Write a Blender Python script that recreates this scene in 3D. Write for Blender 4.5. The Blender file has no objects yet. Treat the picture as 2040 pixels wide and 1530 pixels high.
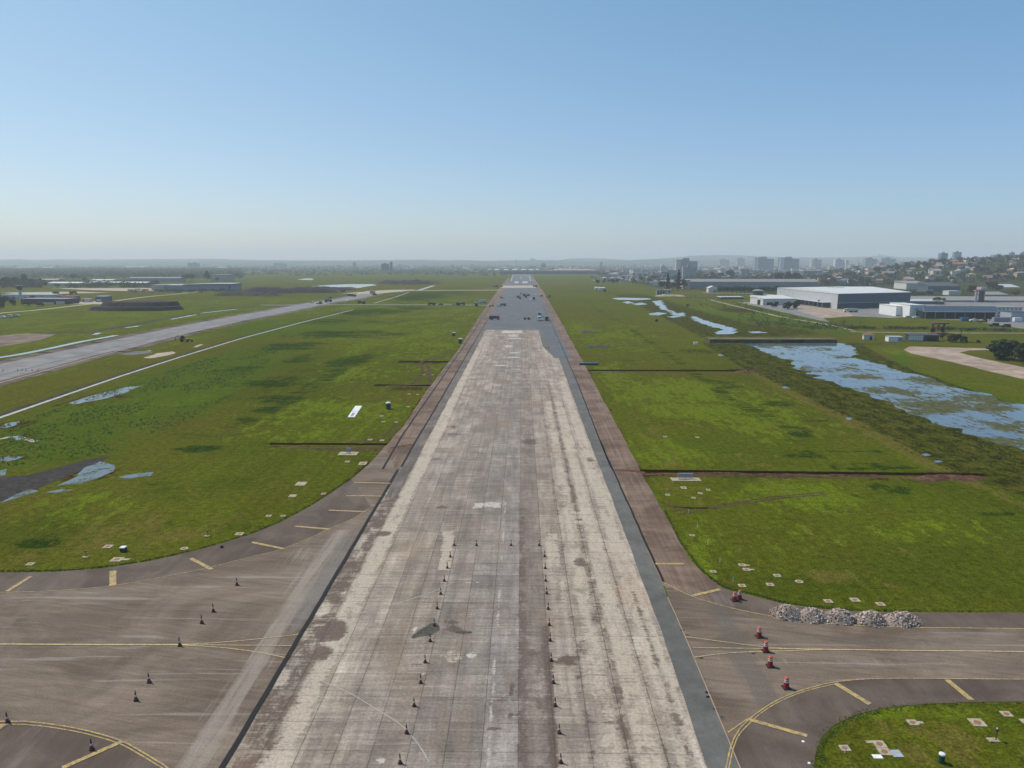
import bpy, bmesh, math, random
import numpy as np
from mathutils import Vector, Matrix, noise as mnoise
rnd = random.Random(7)
nrng = np.random.default_rng(7)
R = math.radians
scene = bpy.context.scene
COL = scene.collection

# ------------------------------------------------------------------ camera geometry
H, F, YH, VX = 46.0, 1360.0, 520.0, 1040.0        # height, focal (px of a 2040 wide frame), horizon row, runway vanishing column
PITCH = math.atan((765 - YH) / F)
YAW = math.atan((VX - 1020) / F * math.cos(PITCH))
CP, SP, CW, SW = math.cos(PITCH), math.sin(PITCH), math.cos(YAW), math.sin(YAW)

def ray(px, py):
    a, b = (px - 1020) / F, (py - 765) / F
    fx, fy, fz = 0.0, CP - b * SP, -SP - b * CP
    return (a * CW - fy * SW, a * SW + fy * CW, fz)

def G(px, py, z=0.0):
    """ground point (at height z) seen at that place of the photograph"""
    d = ray(px, py)
    t = (z - H) / d[2]
    return (d[0] * t, d[1] * t)

def at(px, dist):
    """plan point in that direction at that distance along the runway axis"""
    d = ray(px, YH + 0.001)
    t = dist / d[1]
    return (d[0] * t, dist)

def mpp(py):
    """metres per photo pixel, across and along, on the ground at row py"""
    x0, y0 = G(1020, py); x1, _ = G(1021, py)
    return abs(x1 - x0), abs(G(1020, py + .5)[1] - G(1020, py - .5)[1])

cam = bpy.data.cameras.new("camera"); camo = bpy.data.objects.new("camera", cam); COL.objects.link(camo)
camo.location = (0, 0, H); camo.rotation_euler = (R(90) - PITCH, 0, YAW)
cam.sensor_width = 36; cam.lens = F / 2040 * 36; cam.clip_start = 0.5; cam.clip_end = 60000
scene.camera = camo

# ------------------------------------------------------------------ light
SUN_EL, SUN_AZ = R(54), R(-63)        # azimuth from the runway axis (+y), negative = to the left
sd = Vector((math.cos(SUN_EL) * math.sin(SUN_AZ), math.cos(SUN_EL) * math.cos(SUN_AZ), math.sin(SUN_EL)))
sl = bpy.data.lights.new("sun", 'SUN'); sl.energy = 4.5; sl.angle = R(.53); sl.color = (1, .90, .79)
so = bpy.data.objects.new("sun", sl); COL.objects.link(so); so.location = (0, 0, 400)
so.rotation_euler = (-sd).to_track_quat('-Z', 'Y').to_euler()
w = bpy.data.worlds.new("World"); scene.world = w; w.use_nodes = True
nt = w.node_tree; nt.nodes.clear()
sky = nt.nodes.new('ShaderNodeTexSky'); sky.sky_type = 'NISHITA'; sky.sun_disc = False
sky.sun_elevation = SUN_EL; sky.sun_rotation = SUN_AZ; sky.altitude = 0
sky.air_density = 1.0; sky.dust_density = 0.75; sky.ozone_density = 4.0
bg = nt.nodes.new('ShaderNodeBackground'); bg.inputs[1].default_value = 0.1
wo = nt.nodes.new('ShaderNodeOutputWorld')
gm = nt.nodes.new('ShaderNodeGamma'); gm.inputs[1].default_value = .75      # hazy sky: gentler gradient
tn = nt.nodes.new('ShaderNodeMix'); tn.data_type = 'RGBA'; tn.blend_type = 'MULTIPLY'; tn.inputs[0].default_value = 1; tn.inputs[7].default_value = (1.53, 1.78, 1.90, 1)
nt.links.new(sky.outputs[0], gm.inputs[0]); nt.links.new(gm.outputs[0], tn.inputs[6]); 
gd = nt.nodes.new('ShaderNodeTexCoord'); cc = nt.nodes.new('ShaderNodeCombineColor'); tn2 = nt.nodes.new('ShaderNodeMix'); tn2.data_type = 'RGBA'; tn2.blend_type = 'MULTIPLY'; tn2.inputs[0].default_value = 1
for i, (a_, b_, c_) in enumerate(((-.02, -.44, .22), (-.04, .12, .07), (.07, -.09, -.07))):      # clearer air away from the sun, whiter towards it
    dt = nt.nodes.new('ShaderNodeVectorMath'); dt.operation = 'DOT_PRODUCT'; dt.inputs[1].default_value = (c_ * math.sin(SUN_AZ), c_ * math.cos(SUN_AZ), b_)
    ad = nt.nodes.new('ShaderNodeMath'); ad.inputs[1].default_value = a_; ex = nt.nodes.new('ShaderNodeMath'); ex.operation = 'EXPONENT'
    nt.links.new(gd.outputs['Generated'], dt.inputs[0]); nt.links.new(dt.outputs['Value'], ad.inputs[0]); nt.links.new(ad.outputs[0], ex.inputs[0]); nt.links.new(ex.outputs[0], cc.inputs[i])
nt.links.new(tn.outputs[2], tn2.inputs[6]); nt.links.new(cc.outputs[0], tn2.inputs[7]); nt.links.new(tn2.outputs[2], bg.inputs[0]); nt.links.new(bg.outputs[0], wo.inputs[0])
scene.view_settings.view_transform = 'Standard'; scene.view_settings.look = 'None'
scene.view_settings.exposure = 0; scene.view_settings.gamma = 1
scene.render.engine = 'CYCLES'
cy = scene.cycles
cy.use_denoising = True; cy.max_bounces = 6; cy.diffuse_bounces = 3; cy.glossy_bounces = 3
cy.transparent_max_bounces = 12; cy.volume_bounces = 3
scene.render.film_transparent = False

# ------------------------------------------------------------------ node helper
class NB:
    def __init__(s, name):
        s.m = bpy.data.materials.new(name); s.m.use_nodes = True
        s.t = s.m.node_tree; s.t.nodes.clear()
        s.out = s.t.nodes.new('ShaderNodeOutputMaterial')
        s.b = s.t.nodes.new('ShaderNodeBsdfPrincipled')
        s.t.links.new(s.b.outputs[0], s.out.inputs[0])
        s.geo = s.t.nodes.new('ShaderNodeNewGeometry')
        s.pos = s.geo.outputs['Position']
    def lk(s, a, b):
        if isinstance(a, (int, float)): b.default_value = a
        elif isinstance(a, (tuple, list)):
            b.default_value = tuple(a) + ((1,) if len(a) == 3 and len(b.default_value) == 4 else ())
        else: s.t.links.new(a, b)
    def obj(s):
        return s.t.nodes.new('ShaderNodeTexCoord').outputs['Object']
    def scale(s, v, k):
        n = s.t.nodes.new('ShaderNodeVectorMath'); n.operation = 'MULTIPLY'
        s.lk(v, n.inputs[0]); n.inputs[1].default_value = k; return n.outputs[0]
    def noise(s, k=(1, 1, 1), detail=3, rough=.55, v=None, dist=0.0):
        if isinstance(k, (int, float)): k = (k, k, k)
        n = s.t.nodes.new('ShaderNodeTexNoise'); n.inputs['Scale'].default_value = 1
        n.inputs['Detail'].default_value = detail; n.inputs['Roughness'].default_value = rough
        n.inputs['Distortion'].default_value = dist
        s.lk(s.scale(v or s.pos, k), n.inputs['Vector']); return n.outputs[0]
    def vor(s, k=1.0, feat='F1', v=None):
        if isinstance(k, (int, float)): k = (k, k, k)
        n = s.t.nodes.new('ShaderNodeTexVoronoi'); n.feature = feat
        n.inputs['Scale'].default_value = 1
        s.lk(s.scale(v or s.pos, k), n.inputs['Vector']); return n.outputs[0]
    def math(s, op, a, b=0.0, c=0.0, clamp=False):
        n = s.t.nodes.new('ShaderNodeMath'); n.operation = op; n.use_clamp = clamp
        s.lk(a, n.inputs[0]); s.lk(b, n.inputs[1]); s.lk(c, n.inputs[2]); return n.outputs[0]
    def mul(s, a, b): return s.math('MULTIPLY', a, b)
    def add(s, a, b): return s.math('ADD', a, b)
    def sub(s, a, b): return s.math('SUBTRACT', a, b)
    def ss(s, v, lo, hi, to0=0.0, to1=1.0):
        n = s.t.nodes.new('ShaderNodeMapRange'); n.interpolation_type = 'SMOOTHSTEP'
        s.lk(v, n.inputs[0])
        for i, q in enumerate((lo, hi, to0, to1)): n.inputs[i + 1].default_value = q
        return n.outputs[0]
    def mix(s, f, a, b, mode='MIX'):
        n = s.t.nodes.new('ShaderNodeMix'); n.data_type = 'RGBA'; n.blend_type = mode
        s.lk(f, n.inputs[0]); s.lk(a, n.inputs[6]); s.lk(b, n.inputs[7]); return n.outputs[2]
    def ramp(s, v, stops, const=False):
        n = s.t.nodes.new('ShaderNodeValToRGB'); e = n.color_ramp.elements
        if const: n.color_ramp.interpolation = 'CONSTANT'
        while len(e) < len(stops): e.new(.5)
        for q, (p, c) in zip(e, stops): q.position = p; q.color = tuple(c) + (1,)
        s.lk(v, n.inputs[0]); return n.outputs[0]
    def attr(s, name):
        n = s.t.nodes.new('ShaderNodeAttribute'); n.attribute_name = name; return n.outputs['Fac']
    def xyz(s, v=None):
        n = s.t.nodes.new('ShaderNodeSeparateXYZ'); s.lk(v or s.pos, n.inputs[0]); return n.outputs
    def gray(s, v, lo, hi):
        """multiplier colour lo..hi out of a 0.25..0.75 noise"""
        return s.ramp(v, [(.25, (lo,) * 3), (.75, (hi,) * 3)])
    def bump(s, h, strength=.5, dist=.1):
        n = s.t.nodes.new('ShaderNodeBump'); n.inputs['Strength'].default_value = strength
        n.inputs['Distance'].default_value = dist; s.lk(h, n.inputs['Height'])
        s.t.links.new(n.outputs[0], s.b.inputs['Normal'])
    def done(s, col, rough=.9, spec=.2, metal=0.0):
        s.lk(col, s.b.inputs['Base Color']); s.lk(rough, s.b.inputs['Roughness'])
        s.lk(spec, s.b.inputs['Specular IOR Level']); s.lk(metal, s.b.inputs['Metallic']); return s.m

def plain(name, col, rough=.7, var=.18, sc=1.5, spec=.3, metal=0.0):
    """painted or cast surface with blotchy wear"""
    n = NB(name); v = n.obj()
    a = n.noise(sc, 4, .6, v); b = n.noise(sc * 7, 2, .5, v)
    c = n.mix(1.0, col, n.gray(a, 1 - var, 1 + var), 'MULTIPLY')
    c = n.mix(1.0, c, n.gray(b, 1 - var * .5, 1 + var * .5), 'MULTIPLY')
    return n.done(c, rough, spec, metal)

# ------------------------------------------------------------------ object helpers
def mesh_obj(name, verts, faces, mats, parent=None, mi=None, smooth=False):
    me = bpy.data.meshes.new(name); me.from_pydata(verts, [], faces)
    for m in (mats if isinstance(mats, (list, tuple)) else [mats]): me.materials.append(m)
    if mi is not None: me.polygons.foreach_set('material_index', mi)
    if smooth: me.polygons.foreach_set('use_smooth', [True] * len(me.polygons))
    me.update()
    o = bpy.data.objects.new(name, me); COL.objects.link(o)
    if parent: o.parent = parent
    return o

def tag(o, label=None, cat=None, group=None, kind=None):
    if label: o['label'] = label
    if cat: o['category'] = cat
    if group: o['group'] = group
    if kind: o['kind'] = kind
    return o

def thing(name, label, cat, loc=(0, 0, 0), rz=0.0, group=None):
    o = bpy.data.objects.new(name, None); COL.objects.link(o)
    o.location = loc; o.rotation_euler = (0, 0, rz); o.empty_display_size = .2
    return tag(o, label, cat, group)

def copy_tree(o, parent=None):
    c = o.copy(); COL.objects.link(c)
    if parent: c.parent = parent
    for ch in o.children: copy_tree(ch, c)
    return c

class MB:
    """collects simple shapes into one mesh"""
    def __init__(s): s.v, s.f, s.mi = [], [], []
    def put(s, verts, faces, m=0):
        k = len(s.v); s.v += [tuple(v) for v in verts]
        s.f += [tuple(k + i for i in f) for f in faces]; s.mi += [m] * len(faces)
    def box(s, x0, x1, y0, y1, z0, z1, m=0, rz=0.0, c=(0, 0)):
        vs = [(x, y, z) for z in (z0, z1) for x, y in ((x0, y0), (x1, y0), (x1, y1), (x0, y1))]
        if rz:
            k, q = math.cos(rz), math.sin(rz)
            vs = [(c[0] + (x - c[0]) * k - (y - c[1]) * q, c[1] + (x - c[0]) * q + (y - c[1]) * k, z) for x, y, z in vs]
        s.put(vs, [(0, 3, 2, 1), (4, 5, 6, 7), (0, 1, 5, 4), (1, 2, 6, 5), (2, 3, 7, 6), (3, 0, 4, 7)], m)
    def prism(s, pts, z0, z1, m=0):
        n = len(pts)
        s.put([(x, y, z0) for x, y in pts] + [(x, y, z1) for x, y in pts],
              [tuple(range(n))[::-1], tuple(range(n, 2 * n))] + [(i, (i + 1) % n, n + (i + 1) % n, n + i) for i in range(n)], m)
    def side(s, pts, y0, y1, m=0):
        """outline in x,z pushed along y"""
        n = len(pts)
        s.put([(x, y0, z) for x, z in pts] + [(x, y1, z) for x, z in pts],
              [tuple(range(n)), tuple(range(n, 2 * n))[::-1]] + [(i, n + i, n + (i + 1) % n, (i + 1) % n) for i in range(n)], m)
    def lathe(s, prof, n=12, m=0, c=(0, 0, 0)):
        vs = [(c[0] + r * math.cos(2 * math.pi * i / n), c[1] + r * math.sin(2 * math.pi * i / n), c[2] + z) for r, z in prof for i in range(n)]
        fs = [(j * n + i, j * n + (i + 1) % n, (j + 1) * n + (i + 1) % n, (j + 1) * n + i) for j in range(len(prof) - 1) for i in range(n)]
        fs += [tuple(range(n))[::-1], tuple((len(prof) - 1) * n + i for i in range(n))]
        s.put(vs, fs, m)
    def tube(s, pts, rad, n=6, m=0):
        rr = rad if isinstance(rad, (list, tuple)) else [rad] * len(pts)
        vs, fs = [], []
        for j, p in enumerate(pts):
            a = Vector(pts[max(j - 1, 0)]); b = Vector(pts[min(j + 1, len(pts) - 1)])
            d = (b - a).normalized(); u = d.orthogonal().normalized(); q = d.cross(u)
            for i in range(n):
                t = 2 * math.pi * i / n
                vs.append(Vector(p) + (u * math.cos(t) + q * math.sin(t)) * rr[j])
        for j in range(len(pts) - 1):
            for i in range(n): fs.append((j * n + i, j * n + (i + 1) % n, (j + 1) * n + (i + 1) % n, (j + 1) * n + i))
        fs += [tuple(range(n))[::-1], tuple((len(pts) - 1) * n + i for i in range(n))]
        s.put(vs, fs, m)
    def wheel(s, x, y, z, r, wd, m=0, n=10):
        """disc standing upright, axle along x"""
        vs = [(x + sx * wd / 2, y + r * math.cos(2 * math.pi * i / n), z + r * math.sin(2 * math.pi * i / n)) for sx in (-1, 1) for i in range(n)]
        s.put(vs, [tuple(range(n)), tuple(range(n, 2 * n))[::-1]] + [(i, n + i, n + (i + 1) % n, (i + 1) % n) for i in range(n)], m)
    def build(s, name, mats, parent=None, smooth=False):
        return mesh_obj(name, s.v, s.f, mats, parent, s.mi, smooth)

# ------------------------------------------------------------------ painting of ground fields (dirt, lushness, stains with a place of their own)
def seg_dist(P, pts):
    d = np.full(len(P), 1e9)
    for a, b in zip(pts[:-1], pts[1:]):
        a, b = np.array(a), np.array(b); ab = b - a
        t = np.clip(((P - a) @ ab) / max(ab @ ab, 1e-9), 0, 1)
        d = np.minimum(d, np.hypot(*(P - a - t[:, None] * ab).T))
    return d
def inside(P, poly):
    x, y = P.T; r = np.zeros(len(P), bool); n = len(poly)
    for i in range(n):
        (x1, y1), (x2, y2) = poly[i], poly[(i + 1) % n]
        if y1 == y2: continue
        c = ((y1 > y) != (y2 > y)) & (x < (x2 - x1) * (y - y1) / (y2 - y1) + x1); r ^= c
    return r
def field(P, prims):
    f = np.zeros(len(P))
    for p in prims:
        if p[0] == 'b':
            _, px, py, rx, ry, st = p[:6]; mx, my = mpp(py); c = G(px, py)
            dx, dy = (P[:, 0] - c[0]) / (rx * mx), (P[:, 1] - c[1]) / (ry * my)
            v = np.clip(1.35 - np.hypot(dx, dy), 0, 1)
        elif p[0] == 'l':
            _, pts, wd, st = p; v = np.clip(1.5 - seg_dist(P, [G(*q) for q in pts]) / wd, 0, 1)
        else:
            _, pts, fe, st = p; pts = [G(*q) for q in pts]
            d = seg_dist(P, pts + pts[:1]); ins = inside(P, pts)
            v = np.clip(.5 + np.where(ins, d, -d) / fe, 0, 1)
        v = v * v * (3 - 2 * v)
        f = np.where(abs(v * st) > abs(f), v * st, f) if st > 0 else f * (1 - v * -st)
    return f
def set_fields(o, P, spec):
    for k, prims in spec.items():
        a = o.data.attributes.new(k, 'FLOAT', 'POINT'); a.data.foreach_set('value', field(P, prims).astype(np.float32))

def rough_edge(pts, step, amp, seed=0.0, closed=True):
    """plan outline resampled about every step metres and pushed in and out by fractal noise"""
    out = []; n = len(pts)
    for i in range(n if closed else n - 1):
        a, b = Vector(pts[i]), Vector(pts[(i + 1) % n]); L = (b - a).length; k = max(1, min(400, int(L / step)))
        nn = Vector((-(b - a).y, (b - a).x)) / max(L, 1e-6)
        for j in range(k):
            p = a.lerp(b, j / k)
            q = mnoise.fractal(Vector((p.x / step / 3, p.y / step / 3, seed)), 1.0, 2.0, 4)
            out.append(tuple(p + nn * q * amp))
    return out
def smooth_line(pts, k=6):
    """Catmull-Rom through points"""
    out = []
    for i in range(len(pts) - 1):
        p0, p1, p2, p3 = (Vector(pts[max(i - 1, 0)]), Vector(pts[i]), Vector(pts[i + 1]), Vector(pts[min(i + 2, len(pts) - 1)]))
        for j in range(k):
            t = j / k
            out.append(tuple(.5 * ((2 * p1) + (p2 - p0) * t + (2 * p0 - 5 * p1 + 4 * p2 - p3) * t * t + (3 * p1 - p0 - 3 * p2 + p3) * t ** 3)))
    return out + [tuple(pts[-1])]
def sheet_w(name, pts, z, mat, kind='structure'):
    bm = bmesh.new(); vs = [bm.verts.new((x, y, z)) for x, y in pts]
    es = [bm.edges.new((vs[i], vs[(i + 1) % len(vs)])) for i in range(len(vs))]
    bmesh.ops.triangle_fill(bm, use_beauty=True, use_dissolve=False, edges=es)
    bmesh.ops.recalc_face_normals(bm, faces=bm.faces)
    me = bpy.data.meshes.new(name); bm.to_mesh(me); bm.free(); me.materials.append(mat)
    if len(me.polygons) and me.polygons[0].normal.z < 0: me.flip_normals()
    o = bpy.data.objects.new(name, me); COL.objects.link(o); o['kind'] = kind; return o
def sheet(name, px, z, mat, step=0, amp=0.0, smooth=False, kind='structure'):
    pts = [G(*p) for p in px]
    if smooth: pts = smooth_line(pts + pts[:1])[:-1]
    if step: pts = rough_edge(pts, step, amp, rnd.random() * 50)
    return sheet_w(name, pts, z, mat, kind)
def ribbon(pts, wd, z0):
    """strip of plan points with half-widths"""
    vs, fs = [], []
    for i, p in enumerate(pts):
        a, b = Vector(pts[max(i - 1, 0)][:2]), Vector(pts[min(i + 1, len(pts) - 1)][:2]); d = (b - a).normalized()
        n = Vector((-d.y, d.x)); h = (wd[i] if isinstance(wd, (list, tuple)) else wd) / 2; p = Vector(p[:2])
        vs += [tuple(p + n * h) + (z0,), tuple(p - n * h) + (z0,)]
    return vs, [(2 * i + 1, 2 * i + 3, 2 * i + 2, 2 * i) for i in range(len(pts) - 1)]
def strip(name, px, wd, z, mat, smooth=True, kind='structure', wob=0.0):
    pts = [G(*p) for p in px]
    if smooth and len(pts) > 2: pts = smooth_line(pts)
    if wob: pts = rough_edge(pts, 1.5, wob, rnd.random() * 50, closed=False) + [pts[-1]]
    vs, fs = ribbon(pts, wd, z); o = mesh_obj(name, vs, fs, mat); o['kind'] = kind; return o
# ================================================================== MATERIALS OF THE GROUND
def m_grass():
    n = NB("grass"); p = n.pos
    big = n.noise((.012, .006, 1), 4, .55); mid = n.noise((.11, .05, 1), 4, .6); sm = n.noise(.8, 4, .7); fine = n.noise(3.2, 3, .7)
    mow = n.noise((.9, .03, 1), 3, .6)                     # mown swathes along the runway
    edge = n.sub(n.noise((.35, .16, 1), 5, .68), .5); edge2 = n.sub(n.noise((.06, .03, 1), 4, .6), .5)
    def zone(a, k=1.3, lo=.38, hi=.62):
        return n.ss(n.add(n.attr(a), n.add(n.mul(edge, k * 1.9), n.mul(edge2, k * 1.3))), lo, hi)
    c = n.mix(n.ss(big, .35, .65), (.112, .118, .03), (.135, .152, .028))
    c = n.mix(n.mul(n.ss(mid, .42, .72), .55), c, (.124, .116, .038))           # straw flecks
    c = n.mix(n.mul(n.ss(n.noise((.5, .09, 1), 4, .65), .56, .76), .55), c, (.118, .096, .046))
    c = n.mix(n.mul(n.ss(n.noise((.024, .06, 1), 5, .66), .5, .68), .42), c, (.058, .086, .018))
    c = n.mix(n.mul(n.ss(n.noise((.0045, .0022, 1), 5, .62), .44, .58), .62), c, (.14, .122, .052))
    c = n.mix(n.mul(n.ss(n.noise((.014, .03, 1), 6, .7), .53, .66), .62), c, (.15, .118, .06))
    c = n.mix(n.mul(n.ss(n.noise((.05, .10, 1), 5, .7), .56, .66), .5), c, (.045, .078, .016))
    c = n.mix(n.mul(n.attr('deep'), n.ss(n.noise((.05, .03, 1), 5, .7), .3, .7, .5, 1.2)), c, (.062, .085, .018))
    c = n.mix(n.mul(zone('bright'), .85), c, (.165, .205, .034))
    c = n.mix(n.mul(zone('weed', .9, .3, .7), n.ss(n.noise(.3, 6, .78), .34, .6, .15, 1.0)), c, (.090, .138, .030))
    lv = n.add(n.attr('lush'), n.add(n.mul(n.sub(n.noise((.035, .11, 1), 7, .8, dist=.4), .5), 5.0), n.mul(edge, 2.4)))
    c = n.mix(n.mul(n.mul(n.ss(lv, .38, .85), n.ss(n.attr('lush'), .04, .3)), n.ss(n.noise(.45, 5, .75), .3, .62, .55, 1.0)), c, (.026, .054, .014))
    c = n.mix(zone('marsh', .7, .32, .66), c, n.mix(n.ss(n.noise((.3, .16, 1), 6, .8), .40, .60), (.034, .038, .014), (.12, .115, .045)))
    c = n.mix(n.mul(zone('dry', 1.5), .8), c, (.175, .142, .085))
    town = n.mix(n.ss(n.noise((.02, .008, 1), 5, .7), .4, .6), (.024, .034, .016), (.085, .08, .068))
    c = n.mix(n.mul(n.ss(n.attr('town'), .2, .8), .85), c, town)
    soil = n.mix(n.ss(sm, .35, .65), (.062, .037, .026), (.105, .063, .043))
    c = n.mix(zone('mud', .9), c, soil)
    c = n.mix(n.ss(n.attr('cut'), .3, .6), c, (.030, .019, .014))
    c = n.mix(1.0, c, n.gray(sm, .52, 1.46), 'MULTIPLY'); c = n.mix(1.0, c, n.gray(fine, .5, 1.5), 'MULTIPLY')
    c = n.mix(1.0, c, n.gray(mow, .86, 1.14), 'MULTIPLY')
    c = n.mix(1.0, c, (.575, .615, .205), 'MULTIPLY')
    n.bump(n.add(fine, n.mul(sm, 2.5)), .55, .12)
    return n.done(c, .95, .0)

def m_concrete(XL):
    """runway slabs: twelve 3.5 m lanes, joints, scraped skin, stains"""
    n = NB("runway_concrete"); X = n.xyz(); x, y = X[0], X[1]
    u = n.math('DIVIDE', n.sub(x, XL), XR - XL)
    L = [(.40, .365, .315), (.35, .322, .283), (.30, .275, .243), (.285, .26, .23), (.27, .25, .225), (.285, .27, .255),
         (.30, .287, .277), (.235, .208, .188), (.36, .322, .278), (.41, .37, .32), (.42, .382, .333), (.43, .395, .35)]
    wob = n.mul(n.sub(n.noise((.0, .35, 0), 3, .6), .5), .006)
    c = n.ramp(n.add(u, wob), [(max(0, i / 12), q) for i, q in enumerate(L)], True)
    Lf = n.ramp(u, [(0, (.40, .36, .325)), (.3, (.35, .318, .29)), (.5, (.29, .268, .25)), (.72, (.345, .31, .278)), (1, (.40, .36, .32))])
    c = n.mix(n.ss(y, 120, 230, 0.12, .72), c, Lf)
    # each slab its own tone
    cell = n.t.nodes.new('ShaderNodeTexWhiteNoise'); cell.noise_dimensions = '2D'
    cx = n.t.nodes.new('ShaderNodeCombineXYZ'); n.lk(n.math('FLOOR', n.mul(u, 12)), cx.inputs[0]); n.lk(n.math('FLOOR', n.math('DIVIDE', y, 4.12)), cx.inputs[1])
    n.lk(cx.outputs[0], cell.inputs['Vector'])
    c = n.mix(1.0, c, n.ramp(cell.outputs[0], [(0, (.80, .79, .78)), (.5, (1, .98, .95)), (1, (1.1, 1.1, 1.1))]), 'MULTIPLY')
    # scraped cross streaks, lengthwise wear, blotches
    cross = n.noise((.14, 1.5, 1), 6, .72, dist=.25); lengthw = n.noise((.8, .045, 1), 5, .68, dist=.3); blot = n.noise((.22, .12, 1), 5, .62, dist=.6)
    c = n.mix(1.0, c, n.gray(cross, .60, 1.36), 'MULTIPLY'); c = n.mix(1.0, c, n.gray(lengthw, .62, 1.34), 'MULTIPLY')
    c = n.mix(1.0, c, n.gray(blot, .60, 1.32), 'MULTIPLY')
    c = n.mix(n.mul(n.ss(n.noise((.10, 1.9, 1), 4, .7), .56, .66), .5), c, (.47, .44, .40))      # scraped bright skin
    c = n.mix(n.mul(n.ss(n.noise((.9, .09, 1), 6, .75, dist=.6), .55, .75), .5), c, (.165, .128, .104))   # rubber and mud films
    wash = n.noise((.05, .018, 1), 3, .6)
    c = n.mix(n.mul(n.ss(wash, .45, .7), .35), c, (.235, .215, .21))
    e = n.sub(n.add(n.mul(n.noise((.55, .3, 1), 6, .75, dist=.5), .6), n.mul(n.noise((.22, 2.6, 1), 5, .75, dist=.3), .4)), .5)
    c = n.mix(n.mul(n.ss(n.noise((1.1, .10, 1), 6, .75, dist=.6), .52, .74), .55), c, (.20, .165, .138))
    c = n.mix(n.mul(n.ss(n.noise((.12, .05, 1), 6, .75, dist=1.2), .49, .66), .55), c, (.225, .182, .150))
    c = n.mix(n.mul(n.ss(n.add(n.attr('cream'), n.mul(e, 2.8)), .35, .6), .8), c, (.50, .455, .385))
    c = n.mix(n.mul(n.ss(n.add(n.attr('white'), n.mul(e, 3.6)), .38, .55), .85), c, (.56, .545, .52))
    c = n.mix(n.mul(n.ss(n.add(n.attr('stain'), n.mul(e, 3.6)), .30, .72), .88), c, (.112, .082, .070))
    c = n.mix(n.mul(n.ss(n.add(n.attr('grime'), n.mul(e, 3.0)), .3, .7), .6), c, (.185, .165, .155))
    # joints
    jb = n.noise((.8, .8, 1), 3, .6)
    def joint(v, size, wd):
        d = n.mul(n.math('ABSOLUTE', n.sub(n.math('FRACT', n.add(v, .5)), .5)), size)
        return n.ss(d, wd * .5, wd * 1.6, 1, 0)
    wl = n.mul(n.sub(n.noise((0, .6, 0), 2, .5), .5), .012)
    jl = joint(n.add(n.mul(u, 12), wl), 3.5, .055); jt = joint(n.math('DIVIDE', y, 4.12), 4.12, .05)
    j = n.mul(n.math('LESS_THAN', u, .992), n.math('MAXIMUM', n.mul(jl, n.ss(jb, .3, .55, .35, .9)), n.mul(jt, n.ss(jb, .36, .6, .15, .8))))
    c = n.mix(n.mul(j, .72), c, (.07, .058, .05))
    c = n.mix(n.mul(n.ss(n.noise((.09, .035, 1), 4, .6), .52, .72), .3), c, (.36, .25, .165))
    c = n.mix(1.0, c, (.84, .775, .735), 'MULTIPLY')
    c = n.mix(1.0, c, n.gray(n.noise(3.0, 4, .75), .66, 1.3), 'MULTIPLY')
    n.bump(cross, .12, .03)
    return n.done(c, .88, .18)

def m_asphalt(name, a, b, streak=(.9, .06, 1), var=.2, dark=.35, patch=None, rough=.88, stripes=True):
    n = NB(name)
    s1 = n.noise(streak, 5, .65); s2 = n.noise((streak[1] * .6, streak[0] * .6, 1), 4, .6); bl = n.noise(.09, 5, .6, dist=.8)
    c = n.mix(n.ss(bl, .34, .66), a, b)
    c = n.mix(1.0, c, n.gray(s1, 1 - var, 1 + var), 'MULTIPLY')
    c = n.mix(1.0, c, n.gray(s2, 1 - var * .5, 1 + var * .5), 'MULTIPLY')
    c = n.mix(n.mul(n.ss(n.noise(.3, 6, .72, dist=1.0), .56, .72), dark), c, tuple(v * .55 for v in a))
    if patch: c = n.mix(n.mul(n.ss(n.noise(tuple(v * .5 for v in streak), 5, .7), .57, .68), .5), c, patch)
    c = n.mix(1.0, c, n.gray(n.noise(6.0, 3, .75), .82, 1.18), 'MULTIPLY')
    n.bump(n.noise(9.0, 2, .6), .1, .02)
    return n.done(c, rough, .22)

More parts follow.
